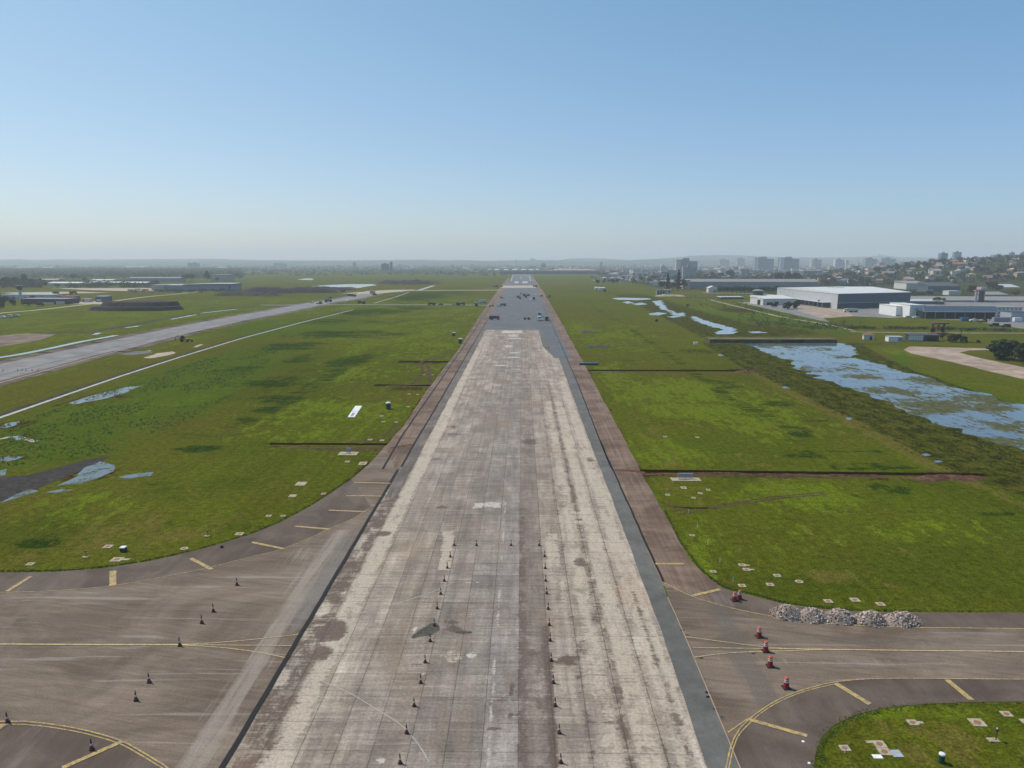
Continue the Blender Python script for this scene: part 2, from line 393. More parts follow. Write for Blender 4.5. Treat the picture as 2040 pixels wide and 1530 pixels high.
def m_apron():
    """worn taxiway asphalt: brown-grey, tyre sweeps towards the runway, pale wheel bands along the edge"""
    n = NB("taxiway_asphalt")
    bl = n.noise(.07, 5, .6, dist=1.2)
    c = n.mix(n.ss(bl, .34, .66), (.118, .085, .062), (.186, .140, .108))
    rot = n.t.nodes.new('ShaderNodeVectorRotate'); rot.inputs['Angle'].default_value = .22; n.lk(n.pos, rot.inputs['Vector'])
    sweep = n.noise((.06, 1.5, 1), 6, .72, v=rot.outputs[0], dist=.5); sweep2 = n.noise((.05, .45, 1), 5, .7, dist=1.2)
    c = n.mix(1.0, c, n.gray(sweep, .70, 1.26), 'MULTIPLY'); c = n.mix(1.0, c, n.gray(sweep2, .74, 1.2), 'MULTIPLY')
    c = n.mix(n.mul(n.ss(n.noise((.04, .9, 1), 5, .7, dist=.5), .58, .66), .42), c, (.30, .265, .235))     # scuffs
    c = n.mix(n.mul(n.ss(n.noise((.3, .3, 1), 6, .75, dist=1), .6, .72), .4), c, (.095, .078, .068))
    band = n.attr('band'); al = n.noise((1.3, .05, 1), 5, .7)
    c = n.mix(n.mul(n.ss(n.add(band, n.mul(n.sub(al, .5), 2.6)), .3, 1.1), .6), c, (.29, .25, .213))
    c = n.mix(n.mul(n.ss(n.add(n.attr('dark'), n.mul(n.sub(al, .5), .8)), .35, .65), .6), c, (.105, .09, .08))
    c = n.mix(n.mul(n.ss(n.add(n.attr('grey'), n.mul(n.sub(al, .5), 1.8)), .3, .9), .7), c, (.155, .152, .147))
    c = n.mix(n.mul(n.ss(n.add(n.attr('rust'), n.mul(n.sub(bl, .5), .8)), .4, .6), .6), c, (.30, .155, .06))
    c = n.mix(1.0, c, n.gray(n.noise(5.0, 4, .75), .70, 1.28), 'MULTIPLY')
    n.bump(n.noise(9.0, 2, .6), .1, .02)
    return n.done(c, .88, .22)

def m_soil(name, a, b, sc=.6, var=.35):
    n = NB(name)
    c = n.mix(n.ss(n.noise(sc, 6, .7, dist=.6), .34, .66), a, b)
    c = n.mix(1.0, c, n.gray(n.noise(sc * 6, 4, .75), 1 - var, 1 + var), 'MULTIPLY')
    n.bump(n.noise(sc * 4, 5, .7), .8, .25)
    return n.done(c, .95, .08)

def m_paint(name, col, wear=.5, under=(.16, .14, .125)):
    n = NB(name)
    c = n.mix(n.mul(n.ss(n.noise(1.8, 6, .8), .42, .62), wear), col, under)
    c = n.mix(n.mul(n.ss(n.noise(6, 4, .75), .45, .65), wear * .8), c, under)
    return n.done(c, .8, .2)

def m_water(name, base=(.06, .085, .105), mats=0.0, sc=(.10, .045, 1), thr=.52, rough=.07):
    n = NB(name)
    n.bump(n.noise((.9, .5, 1), 3, .6), .12, .05)
    if mats:
        v = n.add(n.add(n.mul(n.noise(sc, 8, .8, dist=.5), .56), n.mul(n.noise(tuple(q * 6 for q in sc[:2]) + (1,), 6, .8), .44)), n.mul(n.attr('mat'), .15))
        f = n.ss(v, thr, thr + .035)
        veg = n.mix(n.ss(n.noise(.5, 5, .7), .35, .65), (.045, .048, .02), (.10, .105, .05))
        f2 = n.mul(n.ss(n.noise((.06, .03, 1), 5, .65), .56, .66), .6)      # thin floating film
        b2 = n.mix(f2, base, (.155, .165, .12))
        n.lk(n.mix(f, b2, veg), n.b.inputs['Base Color'])
        n.lk(n.ss(f, 0, 1, rough, .95), n.b.inputs['Roughness']); n.lk(n.ss(f, 0, 1, .5, .05), n.b.inputs['Specular IOR Level'])
        n.b.inputs['IOR'].default_value = 1.4
        return n.m
    n.b.inputs['IOR'].default_value = 1.4
    return n.done(base, rough, .5)

M = {}
M['grass'] = m_grass()
XL = G(505, 1530)[0]; XR = G(1409, 1530)[0]
M['conc'] = m_concrete(XL)
M['apron'] = m_apron()
M['newasph'] = m_asphalt("fresh_runway_asphalt", (.088, .091, .10), (.112, .115, .124), (1.1, .012, 1), .12, .12)
M['strip'] = m_asphalt("grey_milled_asphalt", (.096, .092, .086), (.124, .119, .112), (.5, .5, 1), .2, .25)
M['strip2'] = m_asphalt("worn_grey_asphalt", (.098, .080, .070), (.145, .120, .104), (1.2, .12, 1), .34, .5, (.26, .22, .18))
M['shoulder'] = m_asphalt("worn_shoulder_asphalt", (.100, .062, .045), (.182, .125, .092), (1.5, .035, 1), .36, .55, (.25, .21, .18))
M['darkasph'] = m_asphalt("dark_edge_asphalt", (.076, .054, .042), (.118, .089, .072), (.35, .06, 1), .26, .45, (.16, .14, .125))
M['dirtroad'] = m_asphalt("dirt_road", (.24, .178, .14), (.34, .265, .21), (.25, .25, 1), .26, .2)
M['taxi2'] = m_asphalt("parallel_taxiway_asphalt", (.150, .143, .142), (.20, .19, .188), (.12, .12, 1), .2, .2)
M['mud'] = m_soil("wet_black_soil", (.030, .026, .025), (.058, .05, .047), .7)
M['redsoil'] = m_soil("red_clay_soil", (.072, .034, .022), (.15, .078, .052), .9)
M['brownsoil'] = m_soil("dark_brown_soil", (.026, .020, .020), (.055, .042, .038), .25)
M['sand'] = m_soil("pale_sand", (.30, .245, .19), (.42, .35, .28), .3, .2)
M['bitumen_shade'] = plain("black_bitumen_and_shade", (.006, .006, .007), .8, .3)  # black of the tarred seams and of the shade in the milled edge
M['yellow'] = m_paint("worn_yellow_paint", (.47, .33, .105), .85)
M['paleyellow'] = m_paint("pale_yellow_paint", (.54, .41, .20), .6)
M['whitepaint'] = m_paint("white_runway_paint", (.42, .41, .39), .5, (.2, .2, .21))
M['faded'] = m_paint("faded_paint", (.40, .365, .32), .7, (.27, .245, .215))
M['oxide'] = m_paint("rusty_edge_line", (.36, .245, .18), .5, (.2, .165, .145))
M['pond'] = m_water("pond_water", (.085, .115, .145), 1.0, (.10, .045, 1), .528)
M['stream'] = m_water("stream_water", (.16, .20, .25), 1.0, (.09, .05, 1), .55, .1)
M['puddle'] = m_water("puddle_water", (.10, .125, .145), 1.0, (.3, .16, 1), .505, .08)
M['lined'] = plain("pale_channel_lining", (.32, .335, .33), .55, .4, .5)

# ================================================================== GROUND SHEET (rows and columns get coarser with distance)
TR = [(1262, 1950, 939.5, 5.2, -1.25, 1.35), (535, 785, 886, 3.4, 0, 1.2), (742, 868, 768, 3.0, 0, 1.0), (792, 892, 721, 3.2, 0, .9), (1163, 1505, 737.5, 3.0, 0, 1.0), (1325, 1325, 800, 1, 0, 0)]
ys = [-160, -100, -60, -30, -10, 10, 25] + [G(1040, p)[1] for p in np.arange(1760, 552, -4)]
y = ys[-1]
while y < 10500: y *= 1.045; ys.append(y)
ys = [q for q in ys]
TW = []
for x0, x1, py, th, tilt, dep in TR[:5]:
    yt = G(1040, py)[1]; wd = th * mpp(py)[1]
    ys = [q for q in ys if not (yt - wd * .5 - .6 < q < yt + wd * .5 + .6)] + [yt - wd / 2 - .25, yt - wd / 2, yt - wd * .12, yt + wd * .2, yt + wd / 2, yt + wd / 2 + .25]
    TW.append((G(x0, py)[0], G(x1, py)[0], yt, wd, dep))
ys = sorted(ys)
NX = 560; us = np.linspace(-1, 1, NX)
Y, U = np.meshgrid(np.array(ys), us, indexing='ij')
X = U * (np.maximum(Y, 0) * 1.02 + 150); Z = np.zeros_like(X); CUT = np.zeros_like(X)
slope = (G(1945, 943)[1] - G(1275, 935)[1]) / (G(1945, 943)[0] - G(1275, 935)[0])
k0 = TW[0]; fall = np.clip(1 - abs(Y - k0[2]) / 25, 0, 1) * (X > 0)
Y2 = Y + fall * slope * np.clip(X - (k0[0] + k0[1]) / 2, -60, 60)
for x0, x1, yt, wd, dep in TW:
    m = (X > x0) & (X < x1) & (Y > yt - wd * .45) & (Y < yt + wd * .45)
    Z[m] = -dep; CUT[(X > x0) & (X < x1) & (abs(Y - yt) < wd * .5 + .02)] = 1
def hill_h(x, y):
    r = np.hypot(x, y); b = np.degrees(np.arctan2(x, y))
    s = np.clip((b - 21.0) / 14.0, 0, 1); s = s * s * (3 - 2 * s)
    t = np.clip((r - 1180) / 900, 0, 1); t = t * t * (3 - 2 * t)
    return 50.0 * s * t + 5 * s * t * np.sin(x * .006) * np.cos(y * .0052)
Z += hill_h(X, Y)
V = np.stack([X, Y2, Z], -1).reshape(-1, 3); ny = len(ys)
q = (np.arange(ny - 1)[:, None] * NX + np.arange(NX - 1)[None]).reshape(-1)
Fq = np.stack([q, q + 1, q + NX + 1, q + NX], 1)
me = bpy.data.meshes.new("ground"); me.vertices.add(len(V)); me.vertices.foreach_set('co', V.astype(np.float32).ravel())
me.loops.add(len(Fq) * 4); me.loops.foreach_set('vertex_index', Fq.astype(np.int32).ravel())
me.polygons.add(len(Fq)); me.polygons.foreach_set('loop_start', np.arange(0, len(Fq) * 4, 4, dtype=np.int32))
me.update(calc_edges=True); me.materials.append(M['grass'])
ground = bpy.data.objects.new("ground", me); COL.objects.link(ground); ground['kind'] = 'structure'
MARSH = [(1400, 684), (1480, 733), (1560, 773), (1640, 813), (1740, 866), (1850, 922), (1960, 962), (2060, 995), (2200, 1030), (2300, 900), (2210, 868), (2060, 818), (1930, 775), (1820, 738), (1766, 714), (1712, 684)]
MARSH2 = [(1225, 588), (1300, 622), (1345, 645), (1400, 672), (1640, 668), (1600, 655), (1490, 645), (1420, 626), (1370, 612), (1320, 596), (1290, 588)]
set_fields(ground, V[:, :2], {
 'lush': [('b', 740, 622, 75, 9, 1), ('b', 690, 666, 125, 9, .95), ('b', 585, 690, 70, 9, .9), ('b', 604, 713, 34, 10, .9), ('b', 695, 722, 46, 13, .9), ('b', 545, 761, 62, 13, .95),
   ('b', 548, 794, 60, 9, .9), ('b', 838, 591, 56, 10, 1), ('b', 650, 640, 60, 7, .8), ('b', 390, 893, 52, 9, 1), ('b', 90, 1078, 52, 14, .8), ('b', 480, 735, 60, 8, .6), ('b', 770, 640, 70, 4, .7),
   ('l', [(735, 708), (640, 758), (590, 790), (530, 818), (470, 850)], 4, .62), ('b', 870, 584, 90, 5, .8), ('b', 820, 614, 60, 5, .7), ('b', 900, 586, 40, 3, .8),
   ('b', 1445, 765, 36, 9, .75), ('b', 1547, 805, 40, 6, .85), ('b', 1597, 858, 22, 8, .75), ('l', [(1532, 838), (1650, 838)], 1.2, .95), ('l', [(1663, 899), (1755, 900)], 1.2, .95), ('l', [(1808, 1021), (2010, 1023)], .9, .8),
   ('b', 1735, 930, 95, 9, .85), ('b', 1771, 974, 44, 12, .7), ('l', [(1154, 592), (1225, 638), (1253, 653), (1330, 705), (1390, 748), (1450, 790), (1500, 822)], 2.4, .5), ('b', 1385, 700, 40, 7, .7),
   ('b', 1480, 700, 100, 7, .5), ('b', 1255, 690, 30, 4, .4), ('l', [(1490, 812), (1540, 835), (1600, 868)], 3, .6), ('b', 1600, 905, 60, 10, .5),
   ('b', 100, 560, 300, 8, .5), ('b', 1500, 615, 80, 8, .6), ('l', [(1650, 648), (1830, 651), (2100, 658)], 5, .9), ('l', [(1690, 686), (1860, 687), (2040, 690)], 3, .8)],
 'deep': [('b', 1990, 1010, 190, 120, .5), ('b', 1900, 1130, 230, 70, .45), ('b', 1600, 1180, 200, 40, .3), ('b', 560, 930, 120, 50, .25), ('b', 60, 1060, 160, 50, .4), ('b', 1500, 880, 160, 40, .25), ('b', 600, 740, 160, 60, .35)],
 'weed': [('p', [(-60, 860), (140, 800), (300, 742), (480, 690), (600, 690), (520, 760), (380, 830), (230, 905), (-60, 950)], 34, .85), ('b', 600, 650, 160, 28, .8), ('b', 1530, 628, 150, 24, .75), ('b', 1700, 660, 90, 9, .8), ('b', 1640, 720, 60, 40, .5),
   ('p', [(1750, 720), (1800, 700), (1830, 740), (2040, 800), (2100, 830), (2040, 822), (1850, 765)], 8, .9), ('b', 330, 650, 200, 10, .4)],
 'bright': [('p', [(-100, 610), (600, 592), (1000, 592), (960, 700), (840, 760), (560, 660), (300, 700), (-100, 790)], 40, .42), ('b', 1530, 626, 110, 14, .6), ('b', 1640, 652, 90, 8, .7), ('b', 1200, 660, 120, 40, .45), ('b', 1800, 700, 60, 14, .5), ('b', 1900, 655, 200, 8, .6), ('b', 300, 800, 160, 40, .45), ('b', 1420, 800, 190, 70, .62), ('b', 1240, 760, 70, 60, .55), ('b', 1560, 990, 220, 40, .6), ('b', 640, 830, 190, 60, .5), ('b', 700, 740, 130, 40, .4), ('b', 1500, 1060, 200, 50, .5), ('b', 1380, 1130, 60, 70, .5), ('b', 1300, 900, 120, 40, .5), ('b', 1850, 1420, 220, 18, .6), ('b', 1450, 620, 80, 14, .7), ('b', 150, 1010, 140, 50, .45), ('b', 1880, 1060, 160, 40, .45)],
 'marsh': [('p', MARSH, 4, 1), ('p', MARSH2, 8, .9), ('b', 1880, 960, 120, 20, .35)],
 'dry': [('l', [(1275, 860), (1330, 930), (1400, 1010), (1480, 1100)], .5, .55), ('l', [(1300, 862), (1360, 930), (1440, 1010), (1530, 1105)], .5, .5), ('l', [(1400, 840), (1520, 960), (1640, 1090)], .45, .45), ('l', [(560, 1010), (640, 930), (720, 850), (790, 780)], .6, .45), ('l', [(520, 1010), (610, 925), (700, 840), (780, 760)], .6, .4), ('l', [(200, 1080), (380, 1000), (540, 900)], .5, .4), ('l', [(1190, 700), (1250, 780), (1310, 870)], .9, .5), ('l', [(1150, 640), (1300, 800)], 1.2, .35), ('b', 1560, 1080, 120, 20, .33), ('b', 430, 1030, 90, 16, .42), ('b', 1330, 960, 40, 20, .45), ('l', [(1500, 742), (1560, 776), (1700, 842), (1860, 930), (1990, 985), (2060, 1015)], 2.2, .8), ('b', 1650, 1150, 70, 18, .75), ('b', 1720, 1165, 90, 12, .55), ('b', 330, 1060, 220, 50, .42), ('b', 560, 950, 130, 40, .33), ('b', 1440, 1000, 70, 40, .3), ('b', 1900, 1470, 80, 60, .62), ('b', 1740, 1450, 60, 24, .42), ('b', 1830, 1500, 60, 30, .45), ('b', 2010, 1500, 60, 40, .6),
   ('b', 320, 705, 40, 7, .85), ('b', 395, 688, 22, 4, .7), ('b', 300, 1085, 40, 10, .5), ('b', 360, 1070, 30, 10, .5), ('l', [(1335, 920), (1380, 960), (1440, 1010)], 1.2, .5), ('b', 60, 1110, 40, 10, .55), ('b', 690, 840, 60, 10, .35), ('b', 590, 965, 40, 6, .35), ('b', 1100, 640, 30, 3, .5), ('b', 1400, 950, 40, 6, .5),
   ('l', [(1120, 607), (1290, 606)], 3, .65), ('l', [(1120, 614), (1420, 616)], 3, .7), ('l', [(1110, 625), (1300, 625)], 2.5, .6), ('l', [(1110, 637), (1440, 638)], 2.5, .8), ('l', [(870, 626), (960, 626)], 4, .9), ('l', [(860, 594), (990, 594)], 5, .6), ('l', [(870, 586), (990, 585)], 5, .5), ('b', 1120, 565, 60, 2, .6), ('b', 130, 690, 40, 6, .5), ('b', 600, 628, 130, 4, .4), ('b', 300, 640, 80, 5, .3)],
 'town': [('p', [(-900, 540), (600, 541), (760, 545), (1180, 545), (1300, 572), (1560, 590), (1760, 602), (2300, 610), (3400, 610), (3400, 524), (-900, 524)], 60, 1)],
 'mud': [('b', 172, 946, 80, 26, .5), ('b', 210, 789, 100, 22, .42), ('b', 20, 846, 50, 14, .5), ('b', 25, 913, 50, 12, .5), ('b', 60, 870, 60, 10, .45), ('l', [(690, 962), (735, 922), (768, 889), (805, 850), (850, 780), (912, 700)], 1.2, .5), ('l', [(1117, 640), (1174, 742), (1252, 890), (1292, 965)], 1.0, .45), ('b', 1885, 947, 66, 9, 1), ('b', 1290, 944, 40, 8, .7), ('l', [(1280, 948), (1600, 950), (1800, 955)], 1.2, .5), ('b', 1480, 738, 40, 4, 1), ('b', 740, 892, 70, 5, .7), ('b', 820, 774, 50, 4, .8), ('b', 850, 723, 45, 4, .6), ('l', [(540, 890), (790, 893)], .9, .6), ('b', 1470, 618, 50, 6, .8), ('b', 830, 563, 60, 5, 1), ('b', 560, 580, 110, 7, 1), ('b', 1240, 637, 40, 2, .6)],
})
ca = me.attributes.new('cut', 'FLOAT', 'POINT'); ca.data.foreach_set('value', CUT.astype(np.float32).ravel())

# ================================================================== RUNWAY
YE = G(1040, 657)[1]
gx = np.linspace(XL - 2.75, XR + 1.6, 94); gy = np.concatenate([np.arange(-60, 160, .5), np.arange(160, YE, 1.0), [YE]])
GY, GX = np.meshgrid(gy, gx, indexing='ij')
RV = np.stack([GX, GY, np.full_like(GX, .02)], -1).reshape(-1, 3); nx = len(gx)
q = (np.arange(len(gy) - 1)[:, None] * nx + np.arange(nx - 1)[None]).reshape(-1)
runway = mesh_obj("runway", RV.tolist(), np.stack([q, q + 1, q + nx + 1, q + nx], 1).tolist(), M['conc']); runway['kind'] = 'structure'
def jl(x, y0=1560, y1=760): return [(VX + (x - VX) * (y0 - YH) / 1010, y0), (VX + (x - VX) * (y1 - YH) / 1010, y1)]
set_fields(runway, RV[:, :2], {
 'stain': [('b', 662, 1256, 36, 24, 1), ('b', 640, 1302, 24, 20, .95), ('l', [(740, 1040), (690, 1110), (640, 1180), (605, 1290), (545, 1420), (505, 1500)], 2.1, .62), ('l', jl(480, 1600, 930), 1.6, .62), ('b', 470, 1500, 20, 26, -.9), ('b', 560, 1350, 16, 20, -.8), ('b', 640, 1215, 14, 18, -.8), ('b', 720, 1075, 12, 16, -.7), ('b', 540, 1470, 22, 40, .75), ('b', 610, 1330, 24, 40, .6), ('b', 700, 1120, 26, 24, .6), ('b', 745, 1050, 18, 30, .6), ('b', 762, 1063, 20, 6, .9), ('b', 905, 1254, 22, 7, .9), ('b', 925, 1260, 18, 3, 1), ('b', 900, 1240, 20, 10, .5),
   ('b', 830, 1325, 16, 5, .7), ('b', 1055, 880, 20, 8, .8), ('l', jl(1072), 1.5, .28), ('l', jl(1043, 1560, 1030), .7, .6), ('l', jl(1100, 1560, 1290), .7, .5), ('l', jl(1182), .5, .34), ('l', jl(1258), .8, .5), ('l', jl(1332, 1560, 900), .4, .36), ('l', jl(1105, 1560, 1250), .6, .75),
   ('b', 1060, 1302, 32, 9, .7), ('b', 1130, 1318, 28, 14, .85), ('b', 1160, 1288, 20, 20, .5), ('b', 1075, 1400, 16, 30, .55), ('b', 1010, 1396, 30, 9, .75), ('b', 1018, 1375, 6, 14, .95), ('b', 1020, 1424, 9, 8, .9), ('b', 983, 1452, 16, 5, .95), ('b', 1158, 1120, 16, 12, .8), ('b', 1185, 1230, 14, 26, .6), ('b', 1060, 1120, 20, 30, .4),
   ('b', 1180, 920, 20, 20, .4), ('b', 880, 1010, 16, 5, .7), ('b', 900, 850, 14, 6, .5), ('b', 905, 865, 22, 2, .7), ('b', 870, 915, 16, 4, .5), ('l', [(1165, 1440), (1240, 1440)], .5, .5), ('l', jl(1380, 1560, 1180), .5, .55), ('b', 1040, 1330, 14, 4, .5), ('b', 1400, 1500, 8, 30, .6)],
 'cream': [('b', 520, 1490, 22, 26, .7), ('b', 575, 1365, 18, 26, .7), ('b', 655, 1200, 16, 20, .6), ('l', jl(540, 1560, 700), 1.6, .62), ('l', jl(1230, 1560, 800), 1.5, .5), ('l', jl(1300, 1560, 800), 1.5, .55), ('l', jl(1380, 1560, 760), 1.5, .6), ('p', [(881, 1058), (906, 1058), (900, 1136), (873, 1136)], .5, .62), ('p', [(1084, 1062), (1112, 1062), (1120, 1130), (1089, 1130)], .5, .58), ('p', [(1112, 1140), (1134, 1140), (1140, 1205), (1116, 1205)], .5, .5), ('b', 905, 1310, 38, 18, .45), ('b', 1280, 1450, 40, 60, .5), ('b', 1090, 690, 14, 30, .5), ('b', 960, 690, 20, 30, .4), ('b', 560, 1450, 30, 60, .4), ('b', 620, 1380, 24, 30, .4), ('b', 1175, 1010, 30, 60, .35), ('b', 1310, 1330, 30, 30, .5), ('b', 990, 1080, 12, 60, .3)],
 'white': [('p', [(944, 1001), (998, 1000), (1000, 1012), (940, 1013)], 1.4, .62), ('p', [(1002, 658.5), (1040, 658.5), (1042, 664), (1000, 664)], 1.2, .7), ('p', [(1012, 666), (1032, 666), (1033, 671.5), (1012, 671.5)], 1.5, .55), ('b', 1024, 674, 20, 1.3, .8), ('b', 1012, 690, 14, 4, .55), ('b', 1025, 703, 14, 1.2, .9), ('b', 1025, 712, 16, 1.2, .9), ('b', 998, 728, 14, 1.4, .9), ('b', 940, 1306, 17, 4, .9), ('b', 842, 1342, 5, 3, 1), ('b', 825, 1255, 6, 6, .7), ('b', 760, 1515, 18, 10, .6), ('l', jl(972, 1560, 1000), .22, .42), ('b', 940, 1160, 20, 3, .6), ('b', 1005, 1225, 18, 2, .5), ('b', 1390, 1510, 9, 60, .5)],
 'grime': [('b', 1000, 830, 70, 60, .55), ('b', 985, 960, 70, 50, .5), ('l', jl(1000, 1560, 760), 3, .3), ('b', 800, 1430, 40, 60, .5), ('b', 1150, 1470, 30, 50, .5), ('b', 1140, 1390, 22, 26, .5), ('b', 1340, 1440, 16, 50, .6), ('b', 1040, 760, 60, 30, .35), ('l', jl(1072), 2, .45), ('b', 1180, 1395, 40, 4, .7), ('b', 940, 905, 60, 30, .4)],
})
# fresh asphalt laid over the slabs: the whole far half, then lane by lane down the right side
sheet("fresh_asphalt", [(962, 657), (1073, 657), (1081, 686), (1099, 690), (1105, 713), (1138, 713), (1100, 640), (1058, 551), (1056, 546.5), (1021, 546.5), (1019, 551), (970, 645)], .06, M['newasph'])
sheet("asphalt_patch", [(1073, 657), (1088, 668), (1097, 690), (1099, 690), (1105, 713), (1081, 690)], .07, M['strip'])
sheet("asphalt_strip", [(1408, 1530), (1500, 1780), (1570, 1780), (1473, 1530), (1363, 1267), (1330, 1190), (1280, 1075), (1200, 890), (1146, 752), (1122, 690), (1100, 652), (1097, 668), (1113, 713), (1165, 855), (1222, 1002), (1320, 1265)], .05, M['strip'], 2.0, .10)
sheet("shoulder_strip", [(790, 942), (870, 808), (933, 700), (962, 650), (968, 657), (928, 733), (880, 822), (838, 902), (800, 972), (782, 996), (770, 985)], .045, M['strip2'], 2.0, .3)
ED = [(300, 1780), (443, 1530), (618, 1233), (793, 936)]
strip("milled_edge_shade", ED, .58, .075, M['bitumen_shade'], False, wob=.07)  # milled edge's shadow and fresh tar, both put into one black strip
strip("milled_edge_shade", [(800, 930), (830, 876), (872, 806), (935, 698), (977, 628)], .5, .075, M['bitumen_shade'], False, wob=.06)
strip("milled_edge_shade", [(1196, 880), (1216, 930), (1222, 938)], .3, .075, M['bitumen_shade'], False)
strip("shoulder_seam", [(762, 935), (801, 868), (867, 773), (917, 700), (965, 628), (992, 590)], .45, .075, M['bitumen_shade'], False, wob=.1)
strip("shoulder_seam", [(1322, 1160), (1270, 1045), (1200, 890), (1150, 762), (1108, 665), (1080, 605)], .35, .075, M['bitumen_shade'], False, wob=.1)
strip("rusty_seam", [(1560, 1740), (1474, 1530), (1364, 1267), (1330, 1190)], .13, .08, M['oxide'], False)
# worn shoulders either side
sheet("runway_shoulder", [(800, 936), (790, 938), (768, 889), (805, 848), (850, 778), (912, 698), (955, 630), (1000, 567), (1008, 558), (1015, 552), (1012, 570), (985, 628), (940, 700), (878, 808)], .03, M['shoulder'], 3, .25)
sheet("runway_shoulder", [(1056, 546), (1062, 551), (1085, 585), (1117, 640), (1173, 742), (1251, 890), (1290, 965), (1324, 1022), (1350, 1075), (1376, 1116), (1404, 1147), (1440, 1172), (1420, 1201), (1375, 1186), (1308, 1162), (1256, 1046), (1188, 890), (1136, 752), (1092, 652), (1064, 590), (1054, 560)], .03, M['shoulder'], 3, .25)
for px in ([(1018, 570), (1012, 573), (1060, 573), (1058, 569)],): sheet("crossing_path", [(1004, 569), (998, 573.5), (1068, 573.5), (1064, 569)], .1, M['sand'])

# runway far end markings
for a in ((1029, 1027.5, 1030.5, 1028.5), (1054, 1056, 1057, 1060)):
    pass
for x0, x1, y0, y1 in ((1028, 1032.5, 560.6, 564), (1043.5, 1050.5, 560.6, 564)):
    sheet("touchdown_marking", [(x0 - 3.5, y1), (x1 + .5, y1), (x1 + .5, y0), (x0 - 2.5, y0)], .11, M['whitepaint'])
strip("edge_marking", [(1018, 560), (1021.5, 549)], 1.6, .11, M['whitepaint'], False)
strip("edge_marking", [(1057.5, 560), (1053.5, 549)], 1.6, .11, M['whitepaint'], False)
strip("centre_marking", [(1037.5, 556), (1037.5, 549)], 1.2, .11, M['whitepaint'], False)

# ================================================================== TAXIWAYS JOINING THE RUNWAY
def fine_sheet(name, px, z, mat, cell, step, amp, spec):
    """outline filled with a fine grid so that fields can be painted on it"""
    pts = rough_edge([G(*p) for p in px], step, amp, 3.3)
    A = np.array(pts); x0, y0 = A.min(0); x1, y1 = A.max(0)
    bm = bmesh.new(); vs = [bm.verts.new((x, y, z)) for x, y in pts]
    es = [bm.edges.new((vs[i], vs[(i + 1) % len(vs)])) for i in range(len(vs))]
    bmesh.ops.triangle_fill(bm, use_beauty=True, use_dissolve=False, edges=es)
    for ax, lo, hi in (((1, 0, 0), x0, x1), ((0, 1, 0), y0, y1)):
        k = lo + cell
        while k < hi:
            bmesh.ops.bisect_plane(bm, geom=bm.verts[:] + bm.edges[:] + bm.faces[:], plane_co=(k, k, 0), plane_no=ax); k += cell
    bmesh.ops.recalc_face_normals(bm, faces=bm.faces)
    me = bpy.data.meshes.new(name); bm.to_mesh(me); bm.free(); me.materials.append(mat)
    if me.polygons[0].normal.z < 0: me.flip_normals()
    o = bpy.data.objects.new(name, me); COL.objects.link(o); o['kind'] = 'structure'
    P = np.array([v.co[:2] for v in me.vertices]); set_fields(o, P, spec); return o
GEL = [(-500, 1143), (-200, 1143), (0, 1141), (100, 1140), (200, 1133), (300, 1118), (400, 1095), (500, 1065), (560, 1040), (620, 1008), (660, 982), (700, 955), (735, 925), (768, 888)]
YEL = [(-500, 1186), (-200, 1185), (0, 1181), (100, 1178), (200, 1170), (260, 1162), (330, 1149), (400, 1135), (460, 1120), (520, 1105), (560, 1095), (610, 1075), (660, 1052), (700, 1035), (740, 1010)]
left_taxi = fine_sheet("taxiway", GEL + [(793, 936), (618, 1233), (443, 1530), (300, 1780), (-500, 1780)], .022, M['apron'], 1.5, 4, .08, {
 'band': [('l', [(360, 1560), (430, 1450), (500, 1350), (560, 1240), (620, 1140), (680, 1060)], 1.5, .95), ('l', [(440, 1500), (480, 1420)], 1.0, .5), ('b', 600, 1105, 40, 22, .6), ('b', 560, 1130, 50, 20, .4)],
 'dark': [('b', 540, 1470, 30, 40, .5), ('b', 400, 1490, 60, 20, .35), ('b', 350, 1320, 200, 14, .4), ('b', 100, 1270, 200, 10, .4), ('b', 120, 1410, 50, 8, .5), ('b', 400, 1385, 22, 5, .8), ('b', 375, 1485, 20, 5, .7)],
 'grey': [('l', [(590, 1250), (640, 1165), (700, 1065)], 1.4, .7), ('b', 220, 1278, 22, 4, .8), ('b', 300, 1275, 18, 3, .6), ('b', 440, 1306, 60, 6, .5)],
 'rust': []})
right_taxi = fine_sheet("taxiway", [(1570, 1780), (1473, 1530), (1363, 1267), (1321, 1160), (1350, 1075), (1372, 1112), (1400, 1145), (1440, 1172), (1500, 1188), (1560, 1203), (1640, 1214), (1720, 1219), (1850, 1221), (2040, 1221), (2600, 1221), (2600, 1396), (2040, 1397), (1960, 1398), (1840, 1402), (1760, 1410), (1700, 1425), (1660, 1445), (1635, 1470), (1625, 1500), (1620, 1530), (1612, 1780)], .022, M['apron'], 1.2, 4, .08, {
 'band': [('b', 1700, 1318, 260, 12, .42), ('b', 1380, 1230, 30, 30, .35), ('b', 1560, 1370, 40, 10, .4)],
 'dark': [('l', [(1425, 1190), (1470, 1300), (1530, 1395)], 1.6, .75), ('b', 1760, 1278, 260, 12, .55), ('b', 1400, 1430, 30, 40, .3)],
 'grey': [('b', 1445, 1240, 30, 10, .5)], 'rust': [('b', 1446, 1353, 9, 7, 1), ('b', 1480, 1425, 12, 5, .6), ('b', 1385, 1205, 20, 20, .3)]})
sheet("taxiway_shoulder", GEL[:-2] + YEL[::-1], .034, M['darkasph'], 4, .05)
YER = [(1320, 1160), (1375, 1187), (1420, 1202), (1480, 1217), (1560, 1232), (1640, 1242), (1720, 1247), (1800, 1250), (2040, 1253), (2600, 1258)]
